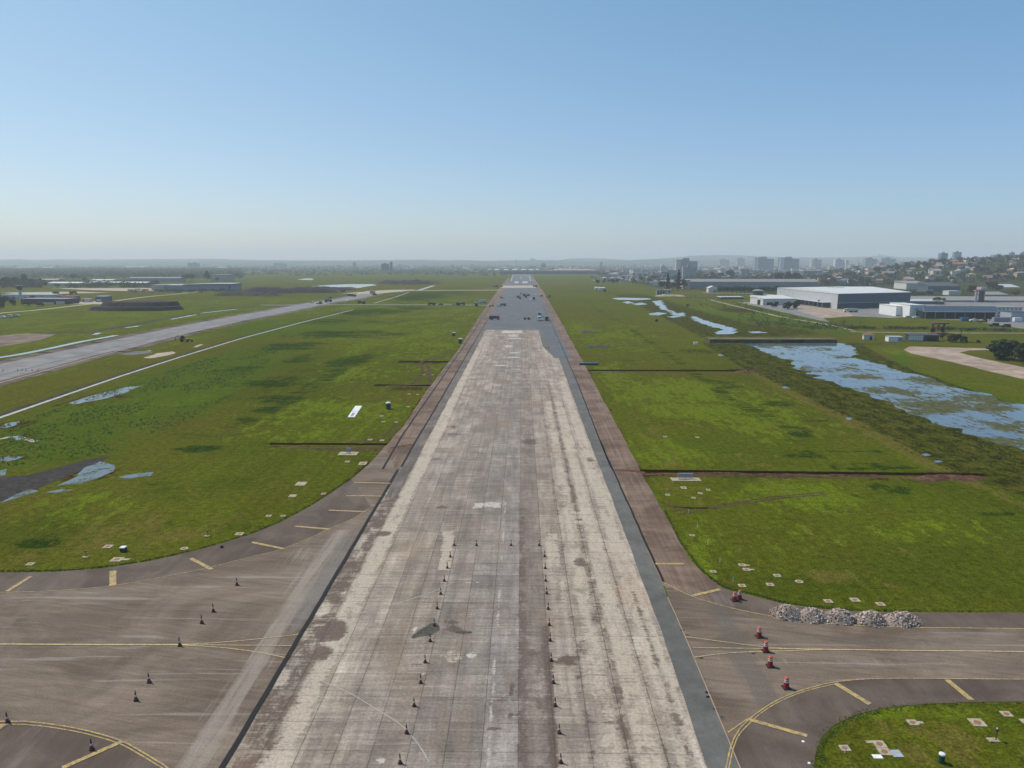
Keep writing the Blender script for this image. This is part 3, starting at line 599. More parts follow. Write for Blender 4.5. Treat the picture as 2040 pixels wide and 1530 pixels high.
sheet("taxiway_shoulder", [(1440, 1173), (1500, 1189), (1560, 1204), (1640, 1215), (1720, 1220), (1850, 1222), (2600, 1222)] + YER[::-1][:-2] + [(1400, 1175)], .034, M['darkasph'], 4, .05)
ARC = [(1440, 1560), (1452, 1503), (1458, 1483), (1466, 1465), (1485, 1440), (1520, 1413), (1560, 1390), (1610, 1372), (1660, 1360), (1720, 1354), (1800, 1352), (2040, 1354), (2600, 1358)]
sheet("taxiway_shoulder", ARC + [(2600, 1397), (2040, 1398), (1960, 1399), (1840, 1403), (1760, 1411), (1700, 1426), (1660, 1446), (1636, 1471), (1626, 1500), (1621, 1530), (1613, 1780), (1480, 1780)], .034, M['darkasph'], 4, .05)
ARL = [(-500, 1440), (0, 1438), (60, 1439), (120, 1446), (180, 1458), (240, 1476), (280, 1497), (310, 1515), (335, 1532), (380, 1580)]
sheet("taxiway_shoulder", ARL + [(420, 1780), (-500, 1780)], .034, M['darkasph'], 4, .05)

def off(px, k): return [(x, y + k) for x, y in px]
strip("edge_line", YEL, .14, .06, M['yellow']); strip("edge_line", YER, .17, .06, M['yellow'])
strip("edge_line", ARC, .14, .06, M['yellow']); strip("edge_line", [(x + (6 if x < 1500 else 2 if x < 1600 else 0), y + (4 if 1480 < x < 1700 else 0.01)) for x, y in ARC[:9]], .12, .062, M['yellow'])
strip("edge_line", ARL, .15, .06, M['yellow']); strip("edge_line", [(x - 3, y + 6) for x, y in ARL], .13, .062, M['yellow'])
strip("edge_line", [(1450, 1460), (1490, 1432)], .14, .058, M['yellow'], False)
CL = [(-500, 1283), (0, 1284), (200, 1285), (360, 1285)]
strip("taxi_line", CL, .24, .07, M['paleyellow']); strip("taxi_line", [(330, 1285), (400, 1283), (480, 1277), (540, 1271), (597, 1264)], .13, .066, M['paleyellow'])
strip("taxi_line", [(330, 1285), (586, 1287)], .13, .068, M['paleyellow'], False); strip("taxi_line", [(330, 1285), (420, 1289), (500, 1298), (570, 1311)], .13, .064, M['paleyellow'])
strip("taxi_line", [(2600, 1306), (2040, 1299), (1800, 1296.5), (1600, 1294)], .19, .07, M['paleyellow'])
strip("taxi_line", [(1640, 1294), (1540, 1291), (1440, 1279), (1366, 1269)], .13, .066, M['paleyellow']); strip("taxi_line", [(1640, 1294.5), (1380, 1291)], .12, .068, M['paleyellow'], False)
strip("taxi_line", [(1640, 1295), (1540, 1298), (1450, 1302), (1384, 1310)], .13, .064, M['paleyellow'])
def bar(a, b, wd, z=.08): strip("edge_bar", [a, b], wd, z, M['yellow'], False)
for a, b, wd in (((62, 1149), (14, 1179), .62), ((225, 1138), (225, 1167), .9), ((380, 1113), (422, 1135), .62), ((502, 1081), (566, 1094), .55), ((588, 1049), (658, 1055), .55), ((655, 1017), (728, 1020), .5), ((690, 988), (760, 989), .5), ((705, 961.5), (778, 963.5), .5),
                 ((124, 1531), (244, 1478), .5), ((-60, 1490), (16, 1440), .5), ((1306, 1124), (1362, 1124), .55), ((1378, 1188), (1434, 1175), .6), ((1664, 1362), (1733, 1404), .62), ((1886, 1355), (1936, 1396), .62), ((1494, 1435), (1608, 1467), .5)): bar(a, b, wd)
strip("faded_line", [(640, 1234), (720, 1222), (800, 1200), (860, 1180), (905, 1160)], .13, .045, M['faded']); strip("faded_line", [(640, 1357), (690, 1378), (740, 1407), (800, 1446), (835, 1486), (855, 1520)], .10, .045, M['faded'])
n = NB("grey_green_tar"); M['tar'] = n.done(n.mix(n.ss(n.noise(2, 4, .6), .4, .6), (.045, .044, .036), (.085, .08, .066)), .85)
sheet("tar_patch", [(818, 1271), (832, 1256), (850, 1248), (866, 1240), (874, 1246), (876, 1257), (856, 1267), (838, 1267), (824, 1272)], .04, M['tar'], .5, .25)
sheet("tar_patch", [(908, 1262), (912, 1257), (940, 1259), (940, 1262), (925, 1263)], .04, M['tar'], .4, .1)
for x, y in ((1409, 1380), (1410, 1389), (1425, 1413), (1437, 1429), (1360, 1256), (1369, 1266), (1396, 1311), (1500, 1302)): sheet("oil_stain", [(x - 5, y), (x - 1, y - 2), (x + 5, y - 1), (x + 4, y + 1.5), (x - 2, y + 2)], .05, M['tar'], .3, .12)

# ================================================================== DIRT TRACKS, PUDDLES, CHANNELS, ROADS
n = NB("tyre_rut_soil"); f = n.ss(n.noise((.35, .35, 1), 4, .65), .30, .48)
tr = n.t.nodes.new('ShaderNodeBsdfTransparent'); mx = n.t.nodes.new('ShaderNodeMixShader')
n.done(n.mix(n.noise(.8, 4), (.045, .028, .016), (.095, .062, .035)), .95, .05); n.lk(f, mx.inputs[0]); n.lk(tr.outputs[0], mx.inputs[1]); n.lk(n.b.outputs[0], mx.inputs[2]); n.lk(mx.outputs[0], n.out.inputs[0]); M['rut'] = n.m
for px, wd in (([(1318, 1001), (1350, 1010), (1408, 1011), (1470, 1001), (1540, 990), (1640, 981)], 0.59), ([(1340, 1020), (1365, 1014), (1425, 1012), (1500, 1001), (1560, 992), (1650, 985)], 0.59), ([(1325, 1008), (1360, 1012), (1410, 1012)], 0.56), ([(1350, 1027), (1372, 1022), (1400, 1017)], 0.56), ([(1290, 945), (1400, 944), (1500, 946), (1640, 952), (1700, 955)], 0.70), ([(1285, 951), (1360, 948), (1460, 949), (1600, 954)], 0.56),
               ([(835, 723), (842, 735), (841, 745), (830, 757), (820, 765)], 1.52), ([(848, 723), (854, 735), (855, 750), (858, 762)], 1.52), ([(905, 706), (870, 710), (850, 716), (838, 722)], 1.71), ([(905, 708), (880, 712), (862, 718)], 1.71), ([(800, 842), (770, 862), (740, 872), (700, 882)], 0.70), ([(798, 852), (780, 866), (755, 876), (715, 884)], 0.70), ([(540, 891), (640, 893), (790, 893)], 1.33), ([(620, 896), (700, 897), (780, 900)], 0.70), ([(770, 768), (880, 765)], 1.71), ([(1165, 742), (1450, 742)], 1.14)):
    strip("tyre_rut", px, wd, .012, M['rut'], wob=.12)
sheet("sand_spill", [(286, 713), (312, 704), (345, 700), (352, 703), (330, 709), (300, 714)], .035, M['sand'], 2, .8); sheet("sand_spill", [(382, 692), (398, 686), (406, 686), (392, 692)], .035, M['sand'], 2, .6)
strip("dirt_path", [(0, 875), (30, 870), (70, 880)], 1.6, .015, M['sand']); 
strip("clay_strip", [(1258, 944), (1340, 944), (1480, 945.5), (1640, 948), (1760, 951), (1850, 953)], .8, .013, M['redsoil'], wob=.45); strip("clay_strip", [(1225, 937), (1256, 938), (1285, 941)], 1.4, .05, M['redsoil'], wob=.4); strip("clay_strip", [(560, 890.5), (680, 891), (790, 890)], .8, .013, M['redsoil'], wob=.4); strip("clay_strip", [(1160, 741), (1300, 741.5), (1500, 742)], .7, .013, M['redsoil'], wob=.4); strip("clay_strip", [(778, 893), (800, 889), (826, 886)], 1.6, .05, M['redsoil'], wob=.5)
sheet("mud_patch", [(-120, 960), (0, 950), (60, 946), (130, 928), (180, 914), (218, 909), (205, 922), (150, 942), (100, 962), (50, 985), (0, 1000), (-120, 1020)], .014, M['mud'], 2.5, .5)
PM = {'mat': []}
def pool(name, px, mat, step, amp, z=.02, prims=()):
    o = sheet(name, px, z, mat, step, amp); bm = bmesh.new(); bm.from_mesh(o.data)
    bmesh.ops.subdivide_edges(bm, edges=[e for e in bm.edges if e.calc_length() > step * 2.5], cuts=2, use_grid_fill=True); bm.to_mesh(o.data); bm.free()
    P = np.array([v.co[:2] for v in o.data.vertices]); set_fields(o, P, {'mat': list(prims)}); return o
pool("puddle", [(112, 968), (150, 950), (175, 930), (200, 919), (232, 926), (225, 940), (200, 950), (165, 962), (130, 966)], M['puddle'], 1.2, .6)
pool("puddle", [(90, 981), (120, 975), (148, 976), (120, 981)], M['puddle'], 1.2, .4); pool("puddle", [(30, 985), (60, 975), (78, 978), (40, 990), (0, 1002)], M['puddle'], 1.2, .3)
pool("puddle", [(235, 950), (270, 944), (310, 940), (300, 948), (260, 953)], M['puddle'], 1.2, .6); pool("puddle", [(136, 803), (165, 793), (210, 781), (262, 769), (285, 768), (250, 782), (200, 796), (150, 806)], M['puddle'], 2.0, 1.2)
for px in ([(0, 852), (12, 843), (40, 840), (30, 848), (10, 853)], [(0, 912), (20, 908), (48, 910), (30, 917), (0, 920)], [(0, 938), (14, 934), (10, 946), (0, 948)], [(20, 872), (40, 868), (50, 874), (32, 877)], [(288, 700), (300, 697), (302, 702), (290, 704)], [(1683, 833), (1692, 831), (1700, 834), (1690, 837)], [(1835, 905), (1845, 903), (1856, 907), (1842, 909)], [(1860, 918), (1872, 917), (1880, 920), (1866, 922)], [(1428, 706), (1436, 705), (1442, 708), (1434, 710)], [(1556, 770), (1568, 770), (1574, 774), (1562, 774)]): pool("puddle", px, M['puddle'], .8, .25)
PONDP = [(1480, 686), (1560, 684), (1640, 683), (1690, 684), (1706, 700), (1700, 712), (1740, 722), (1790, 738), (1850, 752), (1900, 772), (1960, 786), (2040, 806), (2150, 835), (2250, 890), (2130, 905), (2040, 894), (1990, 884), (1935, 868), (1880, 846), (1850, 838), (1800, 818), (1740, 790), (1690, 775), (1650, 760), (1590, 735), (1570, 718), (1520, 700)]
pond = pool("pond", PONDP, M['pond'], 2.2, 4.0, .018,
  [('b', 1900, 810, 90, 14, .9), ('b', 1985, 850, 70, 14, .7), ('b', 1760, 778, 50, 9, .8), ('b', 1960, 795, 90, 12, .8), ('b', 1650, 735, 60, 6, .55), ('b', 1700, 750, 40, 5, .6), ('b', 1860, 760, 60, 10, .8), ('b', 1610, 697, 30, 2, .9), ('b', 1690, 712, 40, 2, .9), ('b', 2000, 880, 60, 12, .8), ('b', 1840, 820, 50, 10, .7), ('b', 1545, 690, 40, 3, .5), ('b', 1790, 808, 40, 6, .5)])
pool("stream", [(1300, 600), (1318, 598), (1322, 606), (1332, 617), (1350, 624), (1362, 622), (1366, 630), (1345, 630), (1336, 622), (1318, 616), (1308, 608)], M['stream'], 2, 3.5, .018)
pool("stream", [(1375, 630), (1390, 631), (1400, 637), (1420, 643), (1440, 648), (1466, 655), (1455, 665), (1420, 664), (1440, 656), (1400, 646), (1385, 638)], M['stream'], 2, 3.0, .018)
for px in ([(1218, 594), (1240, 593), (1290, 594), (1300, 596), (1270, 598), (1230, 597)], [(1240, 602), (1252, 600), (1262, 603), (1250, 605)], [(1258, 605), (1278, 603), (1290, 606), (1270, 608)], [(1292, 625), (1310, 622), (1330, 624), (1312, 628), (1296, 628)], [(1328, 631), (1345, 629), (1358, 631), (1340, 633)], [(1180, 558), (1200, 557), (1199, 559), (1185, 559.5)], [(1425, 663), (1440, 659), (1470, 661), (1462, 665), (1430, 666)], [(1490, 661), (1510, 660), (1530, 663), (1500, 664)],
           [(618, 571), (650, 568), (690, 566.2), (740, 566), (752, 568), (735, 570), (712, 574), (700, 571.5), (660, 572.5)], [(592, 557), (610, 554.5), (625, 555), (622, 558)]): pool("water_pool", px, M['stream'], 3, 1.2, .02)
# lined drain running beside the left meadow, shade on its far side painted as a dark strip
DR = [(-160, 885), (0, 832), (100, 797.5), (240, 749.5), (360, 711), (480, 674.5), (600, 642.5), (660, 628), (704, 617)]
strip("drain_channel", DR, 1.45, .03, M['lined'], False); strip("drain_bank_shade", [(x, y - 5 * (y - 520) / 300) for x, y in DR], 2.0, .016, M['brownsoil'], False, wob=.5)
strip("drain_channel", [(832, 579), (864, 569)], 7, .03, M['lined'], False); strip("drain_channel", [(745, 604), (790, 591), (815, 582)], 1.6, .03, M['lined'], False)
# second taxiway, diagonal on the left
T2 = [(-260, 805), (0, 742), (120, 711.5), (240, 685.5), (360, 657.5), (480, 633.5), (560, 618.5), (640, 603), (700, 594), (738, 585)]
strip("taxiway_shoulder", T2, 42, .03, M['darkasph'], True, wob=.6); strip("taxiway", T2, 27, .05, M['taxi2'], True)
strip("edge_line", [(-260, 840), (0, 763), (240, 698), (360, 667), (480, 640)], .9, .07, M['oxide']); strip("edge_line", [(-260, 780), (0, 726), (240, 675), (360, 650), (480, 627.5)], .5, .07, M['oxide'])
strip("taxi_line", [(-260, 812), (0, 748), (240, 689), (360, 660)], .5, .07, M['bitumen_shade'])
sheet("wet_patch", [(235, 706), (270, 700), (305, 699), (296, 704), (262, 708)], .06, M['strip'], 3, .5)
strip("crossing_road", [(520, 608), (660, 607), (820, 607), (985, 608)], 9, .055, M['taxi2'], False)
strip("sand_road", [(690, 585), (740, 581), (800, 578.8), (900, 578.2), (1000, 578)], 16, .045, M['sand'], True)
sheet("sand_spill", [(700, 588), (730, 580), (780, 577.5), (830, 577), (800, 581), (750, 585)], .047, M['sand'], 8, 2)
strip("canal", [(-200, 735), (0, 712), (90, 696), (160, 681), (205, 673), (232, 668)], 4.2, .03, M['stream'], True); strip("canal_bank", [(-200, 742), (0, 717.5), (90, 701), (160, 685.5), (205, 676)], 2.2, .02, M['mud'], True, wob=.5)
strip("ditch", [(96, 663), (180, 661), (260, 648), (330, 635), (420, 622), (490, 611), (560, 606)], 6, .02, M['brownsoil'], True, wob=1.5)
for a, b in (((250, 653), (280, 649)), ((340, 636), (390, 627)), ((400, 624), (470, 616)), ((188, 667), (200, 663))): strip("ditch_pool", [a, b], 3.2, .04, M['stream'], False, wob=1)
sheet("gravel_yard", [(-200, 690), (0, 668), (60, 664), (110, 666), (80, 678), (30, 686), (-200, 720)], .02, M['shoulder'], 6, 1)
strip("perimeter_road", [(-200, 645), (0, 624), (70, 618), (150, 609), (210, 602), (290, 591.5), (360, 585), (420, 578.5), (470, 576)], 6, .03, M['sand'], True)
sheet("parking_apron", [(140, 606), (165, 600), (260, 601), (210, 606)], .035, M['sand'], 5, .8); sheet("sand_yard", [(105, 574), (180, 578), (310, 581), (305, 574), (190, 574)], .03, M['sand'], 10, 4); sheet("sand_yard", [(0, 583), (150, 581), (220, 583), (80, 586)], .03, M['sand'], 10, 4)
# right hand roads and yards
sheet("dirt_road", [(1800, 697), (1810, 691), (1840, 688), (1900, 688), (1985, 689), (2100, 691), (2100, 697), (1985, 697), (1930, 698), (1912, 702), (1930, 708), (1975, 718), (2040, 732), (2140, 752), (2140, 785), (2040, 756), (1980, 742), (1900, 722), (1850, 712), (1815, 704)], .03, M['dirtroad'], 3, .4)
strip("dirt_track", [(1410, 596), (1450, 606), (1500, 618), (1560, 632), (1640, 645), (1690, 656), (1720, 662)], 3.4, .03, M['dirtroad'], True)
sheet("factory_yard", [(1470, 602), (1560, 622), (1640, 640), (1760, 650), (1740, 636), (1800, 632), (1940, 640), (2040, 655), (2200, 670), (2200, 600), (1800, 596), (1560, 600)], .02, M['taxi2'], 5, .5)
sheet("clay_yard", [(1590, 610), (1640, 606), (1690, 616), (1700, 632), (1640, 634), (1590, 620)], .03, M['dirtroad'], 5, .8)
sheet("verge", [(1640, 634), (1700, 630), (1790, 634), (1900, 640), (2040, 655), (2200, 672), (2200, 700), (1800, 690), (1690, 655), (1660, 645)], .032, M['grass'], 5, .5)
strip("dirt_track", [(1400, 583.5), (1520, 585), (1540, 588)], 12, .02, M['dirtroad'], False)
strip("dirt_track", [(1695, 661), (1820, 663), (2100, 664)], 3, .04, M['dirtroad'], False)
# ================================================================== THINGS NEAR THE CAMERA
P = {
 'cone_red': plain("cone_rubber_red", (.20, .035, .02), .6), 'cone_dark': plain("cone_base_black", (.018, .016, .017), .8),
 'band': plain("reflective_band", (.55, .55, .57), .4), 'orange': plain("drum_orange", (.52, .10, .05), .5), 'drumred': plain("drum_red", (.20, .018, .018), .5),
 'slab': plain("pale_concrete_slab", (.32, .265, .195), .85, .45, 2.5), 'cover': plain("rusty_round_cover", (.24, .12, .065), .8, .35, 5),
 'slabwhite': plain("whitewashed_slab", (.68, .68, .66), .8, .15, 2), 'green': plain("dark_green_paint", (.018, .05, .045), .5), 'white': plain("white_paint", (.66, .66, .65), .5, .12),
 'steel': plain("galvanised_steel", (.30, .33, .37), .45, .2, 2, .5), 'brown': plain("rusty_post", (.12, .06, .035), .7), 'blue': plain("blue_tarp", (.035, .12, .22), .6),
 'black': plain("black_rubber", (.012, .012, .013), .75), 'yellow': plain("machine_yellow", (.42, .26, .03), .5), 'darkmetal': plain("oily_dark_metal", (.035, .035, .037), .5),
 'glass': plain("dark_glass", (.02, .026, .03), .12, .1, 1, .6), 'grey': plain("grey_sheet", (.22, .23, .24), .6), 'bluegrey': plain("blue_grey_sheet", (.10, .135, .18), .55),
 'redpaint': plain("red_paint", (.33, .05, .035), .5), 'sandload': plain("pale_gravel_load", (.36, .31, .25), .9), 'silver': plain("silver_paint", (.38, .39, .40), .35, .1, 1, .5), 'darkcar': plain("dark_green_black_car_paint", (.012, .02, .018), .25, .1, 1, .6),
}
def rz_jit(): return rnd.uniform(0, 2 * math.pi)

# ---- traffic cones
def make_cone():
    t = thing("traffic_cone", "x", "traffic cone")
    b = MB(); b.prism([(.23 * math.cos(a), .23 * math.sin(a)) for a in [R(22.5 + 45 * i) for i in range(8)]], 0, .07); b.build("base", P['cone_dark'], t)
    b = MB(); b.lathe([(.16, .07), (.11, .42), (.083, .60), (.055, .84)], 14); b.build("body", P['cone_red'], t)
    b = MB(); b.lathe([(.112, .42), (.086, .60)], 14); b.build("band", P['band'], t)
    b = MB(); b.lathe([(.055, .84), (.035, 1.0), (.02, 1.05)], 12); b.build("tip", P['cone_dark'], t)
    return t
cone0 = make_cone(); first = [True]
def put(proto, flag, x, y, z, rz, label, group=None, sc=None):
    if flag[0]: o = proto; flag[0] = False
    else: o = copy_tree(proto)
    o.location = (x, y, z); o.rotation_euler = (0, 0, rz); o['label'] = label
    if group: o['group'] = group
    if sc: o.scale = (sc, sc, sc) if isinstance(sc, (int, float)) else sc
    return o
ORD = "first second third fourth fifth sixth seventh eighth ninth tenth eleventh twelfth thirteenth fourteenth".split()
LEFTROW = [(797, 1521), (810, 1461), (825, 1407), (838, 1361), (847, 1320), (857, 1278), (865, 1247), (871, 1213), (878, 1184), (885, 1158), (891, 1132), (897, 1110), (905, 1087)]
RIGHTROW = [(1117, 1520), (1114, 1461), (1106, 1407), (1102, 1361), (1098, 1317), (1096, 1277), (1094, 1246), (1092, 1214), (1089, 1183), (1087, 1158), (1086, 1133), (1085, 1109), (1074, 1087)]
for i, p in enumerate(LEFTROW):
    nm = "nearest cone" if i == 0 else "farthest cone" if i == 12 else ORD[i] + " cone from the near end"
    put(cone0, first, *G(*p), .03, rz_jit(), f"{nm} of the left row standing on the pale runway slabs", "cones in the left row on the runway")
for i, p in enumerate(RIGHTROW):
    nm = "nearest cone" if i == 0 else "farthest cone" if i == 12 else ORD[i] + " cone from the near end"
    put(cone0, first, *G(*p), .03, rz_jit(), f"{nm} of the right row along the dark brown runway lane", "cones in the right row on the runway")
put(cone0, first, *G(949, 1087), .03, 0, "dark cone standing alone between both cone rows, beside the left row's far end", "cones across the end of the rows")
put(cone0, first, *G(1018, 1087), .03, 0, "dark cone standing alone between both cone rows, nearer the right row's far end", "cones across the end of the rows")
for p, l in (((472, 1166), "orange red cone nearest the dark curved grass-side edge of the left taxiway"), ((425, 1219), "dark cone on the left taxiway, upper one of the close pair above the yellow line"), ((402, 1242), "dark cone on the left taxiway, lower one of the close pair above the yellow line"),
             ((358, 1287), "cone standing right on the yellow centre line where it splits in three"), ((297, 1360), "dark cone below the yellow centre line, upper of the two in mid taxiway"), ((271, 1396), "dark cone below the yellow centre line, lower of the two in mid taxiway"),
             ((15, 1440), "cone standing on the outer yellow curve at the left edge of the picture"), ((183, 1494), "tall banded cone inside the yellow curve, beside the wide yellow bar")):
    put(cone0, first, *G(*p), .05, rz_jit(), l, "cones scattered on the left taxiway", 1.12)
for i, x in enumerate((6, 35, 44, 52, 64, 76)):
    put(cone0, first, *G(x, 739), .06, 0, f"{ORD[i]} tiny cone from the left in the row across the far parallel taxiway", "tiny cones on the parallel taxiway", 1.0)

# ---- channelizer drums
def make_drum():
    t = thing("traffic_drum", "x", "traffic drum")
    b = MB(); b.prism([(-.36, -.36), (.36, -.36), (.36, .36), (-.36, .36)], 0, .1); b.build("base", P['cone_dark'], t)
    b = MB(); b.lathe([(.30, .1), (.285, .2), (.24, .66)], 18); b.build("body", P['drumred'], t)
    b = MB(); b.lathe([(.225, .66), (.20, .98)], 18); u = b.build("upper_body", P['band'], t)
    b = MB(); b.lathe([(.217, .78), (.209, .86)], 18); b.build("stripe", P['drumred'], u)
    b = MB(); b.lathe([(.21, .98), (.20, 1.1), (.14, 1.17), (.05, 1.17), (.05, 1.24)], 16); b.build("cap", P['orange'], t)
    return t
dr0 = make_drum(); fl = [True]
for p, l in (((1463, 1197), "left one of the pair of red and white drums beside the grass"), ((1473, 1194), "right one of the pair of red and white drums beside the grass"), ((1512, 1269), "red and white drum just above the three joining yellow lines"),
             ((1525, 1298), "red and white drum standing on the joining yellow lines"), ((1534, 1328), "red and white drum just below the joining yellow lines"), ((1566, 1371), "nearest red and white drum, beside the double yellow curve")):
    put(dr0, fl, *G(*p), .03, rz_jit() * .1, l, "red and white drums on the right taxiway", 1.1)

# ---- rubble heaps
n = NB("broken_concrete"); rp = n.geo.outputs['Random Per Island']
c = n.ramp(rp, [(0, (.16, .115, .095)), (.3, (.36, .275, .225)), (.55, (.25, .205, .18)), (.8, (.45, .35, .29)), (1, (.54, .48, .43))])
c = n.mix(1.0, c, n.gray(n.noise(7, 3, .6), .75, 1.2), 'MULTIPLY'); M['rubble'] = n.done(c, .95, .1)
ico = bmesh.new(); bmesh.ops.create_icosphere(ico, subdivisions=1, radius=1); ICO_V = [tuple(v.co) for v in ico.verts]; ICO_F = [tuple(v.index for v in f.verts) for f in ico.faces]; ico.free()
def rock(b, x, y, z, s, m=0):
    q = [(1 + rnd.uniform(-.28, .28)) for _ in ICO_V]; e = Matrix.Rotation(rz_jit(), 3, Vector((rnd.gauss(0, 1), rnd.gauss(0, 1), rnd.gauss(0, 1))).normalized())
    sx, sy, sz = s * rnd.uniform(.7, 1.3), s * rnd.uniform(.6, 1.1), s * rnd.uniform(.45, .85)
    b.put([Vector((x, y, z)) + e @ Vector((v[0] * sx * k, v[1] * sy * k, v[2] * sz * k)) for v, k in zip(ICO_V, q)], ICO_F, m)
def mound(b, rx, ry, h, n=20, rings=6, m=0, sharp=1.0, amp=.12):
    vs = [(0, 0, h)]; sd_ = rnd.random() * 40
    for j in range(1, rings + 1):
        t = j / rings
        for i in range(n):
            a = 2 * math.pi * i / n; k = 1 + amp * 2 * mnoise.noise(Vector((math.cos(a) * 1.3, math.sin(a) * 1.3, sd_ + t)))
            z = h * (math.cos(t * math.pi / 2) ** sharp) if j < rings else -.05
            vs.append((rx * t * k * math.cos(a), ry * t * k * math.sin(a), z * (1 + amp * mnoise.noise(Vector((a, t * 3, sd_))))))
    fs = [(0, 1 + i, 1 + (i + 1) % n) for i in range(n)]
    for j in range(rings - 1):
        o0, o1 = 1 + j * n, 1 + (j + 1) * n
        fs += [(o0 + i, o1 + i, o1 + (i + 1) % n, o0 + (i + 1) % n) for i in range(n)]
    b.put(vs, fs, m)
HP = [(1568, 1226, 1.22), (1618, 1231, 1.12), (1673, 1234, 1.2), (1734, 1237, 1.14), (1795, 1238, 1.1)]
for i, (px, py, h) in enumerate(HP):
    h *= 1.2; b = MB(); rx, ry = (2.6 if i == 4 else 2.3), 1.6; mound(b, rx, ry, h * .9, 20, 6)
    for _ in range(330):
        a, r = rz_jit(), rnd.random() ** .55 * (1.0 if rnd.random() < .93 else 1.25); z = h * .92 * math.cos(min(1, r) * math.pi / 2)
        rock(b, rx * r * math.cos(a), ry * r * math.sin(a), max(.04, z + rnd.uniform(-.03, .06)), rnd.choice((.06, .09, .11, .12, .15, .19)))
    o = b.build("rubble_heap", M['rubble']); x, y = G(px, py); o.location = (x, y, .035)
    tag(o, ["leftmost heap of broken concrete, nearest the two paired drums", "second heap of broken concrete from the left on the taxiway edge", "middle heap of the five heaps of broken concrete", "second heap of broken concrete from the right on the taxiway edge", "rightmost heap of broken concrete, trailing off along the taxiway edge"][i], "rubble heap", "heaps of broken concrete on the taxiway edge")

# ---- concrete pads with round covers set in the grass
def pad(px, py, wpx, label, kind='square', cover=True, deep=1.0, rz=0.0, slab='slab', group="concrete pads with covers in the grass"):
    mx, my = mpp(py); w_ = wpx * mx; d = w_ * deep; x, y = G(px, py)
    t = thing("cover_pad", label, "concrete pad", (x, y, 0), rz, group)
    b = MB()
    if kind == 'oct': b.prism([(w_ * .54 * math.cos(R(22.5 + 45 * i)), d * .54 * math.sin(R(22.5 + 45 * i))) for i in range(8)], -.1, .07)
    else: b.box(-w_ / 2, w_ / 2, -d / 2, d / 2, -.1, .07)
    if kind == 'tail': b.box(w_ / 2 + .003, w_ * 1.15, -d * .2, d * .2, -.1, .065)
    if kind == 'wing': b.box(-w_ * 1.05, -w_ / 2 - .003, d * .1, d * .45, -.1, .065)
    b.build("slab", P[slab], t)
    if cover:
        r = min(w_, d) * .27; b = MB(); b.lathe([(r, .05), (r, .10), (r * .55, .115)], 18); k = b.build("cover", P['cover'], t)
    return t
PADS = [(1362, 972, 14, "small pale pad with rusty cover just below the steel sign", 'square'), (1411, 976, 10, "small rusty-covered pad farthest right of the group below the sign", 'square'), (1395, 983, 10.5, "small rusty-covered pad second from right in the group below the sign", 'square'),
 (1330, 986, 10.5, "small rusty-covered pad leftmost in the group below the sign, near the asphalt", 'square'), (1382, 992, 9.5, "smallest rusty-covered pad, lowest of the group below the sign", 'square'), (1379, 1067, 13, "lone rusty-covered pad close to the right runway shoulder's curve", 'square'),
 (1478, 1126, 17, "upper pad of the pair with white tongues pointing right", 'tail'), (1487, 1135, 17, "lower pad of the pair with white tongues pointing right", 'tail'), (1421, 1139, 15, "rusty-covered pad left of the pair with white tongues", 'square'),
 (1548, 1147, 17, "rusty-covered pad above the eight-sided pad, right of the tongued pair", 'square'), (1592, 1159, 20, "eight-sided pale pad with a rusty cover in the right grass", 'oct'), (1534, 1165, 18, "rusty-covered pad left of the eight-sided pad", 'square'),
 (1478, 1167, 18, "rusty-covered pad in the grass just above the two paired drums", 'square'), (1650, 1198, 20, "left of the three pads behind the rubble heaps", 'square'), (1703, 1195.5, 22, "middle of the three pads behind the rubble heaps", 'square'), (1754, 1204, 20, "right of the three pads behind the rubble heaps", 'square'),
 (1325, 870, 9, "tiny far pad left of another, in the bright grass above the trench", 'square'), (1389, 871.5, 9, "tiny far pad right of another, in the bright grass above the trench", 'square'),
 (1818, 1440, 24, "pale pad with an irregular corner, left in the near right grass", 'tail'), (1947, 1440, 34, "largest rusty-covered pad in the near right grass corner", 'square'), (2005, 1423, 24, "rusty-covered pad uppermost in the near right grass corner", 'square'), (2046, 1439, 26, "pad cut by the right edge of the picture", 'square'),
 (1683, 1491, 24, "small white-rimmed pad nearest the curved asphalt in the lower right grass", 'square'), (1752, 1483, 29, "upper pad of the joined pair with a slab wing to its left", 'wing'), (1762, 1498, 30, "lower pad of the joined pair beside a grey slab", 'tail'),
 (477, 1064, 20, "pale pad with rusty cover, rightmost near the left taxiway's curve", 'square'), (367, 1093, 20, "pale pad with rusty cover close to the left taxiway, in mid curve", 'oct'), (215, 1089, 22, "wide pale pad left of the green and white box in the left grass", 'square'), (60, 1124, 18, "sandy pad at far left, just above the taxiway edge", 'square'),
 (233, 1115, 28, "long pad below the green and white box in the left grass", 'tail'), (535, 1028, 14, "left one of two matching small pads above the curve of the left taxiway", 'square'), (564, 1028, 12, "right one of two matching small pads above the curve of the left taxiway", 'square'),
 (760, 829, 9, "tiny pad below the dark green tank in the left grass", 'square'), (764, 840.5, 9, "left tiny pad of the lower two below the dark green tank", 'square'), (789, 841, 8.5, "right tiny pad of the lower two below the dark green tank", 'square'), (813, 810.5, 8, "tiny pad right of the dark green tank", 'square'),
 (815, 785, 7.5, "tiny pad left of another beside the tyre tracks", 'square'), (832, 786, 7, "tiny pad right of another, beside the runway shoulder", 'square'), (845, 747, 5.5, "tiny pad between the curved tyre tracks", 'square'), (862, 747, 6, "tiny pad right of the curved tyre tracks", 'square'),
 (737, 876, 11, "plain pad above the near left trench, left of another", 'square'), (761, 877.5, 11, "mossy pad above the near left trench, right of another", 'square'), (692, 920, 11, "rusty pad below the slab with the blue box", 'square'), (723, 923.5, 20, "long thin pad below and right of the slab with the blue box", 'square')]
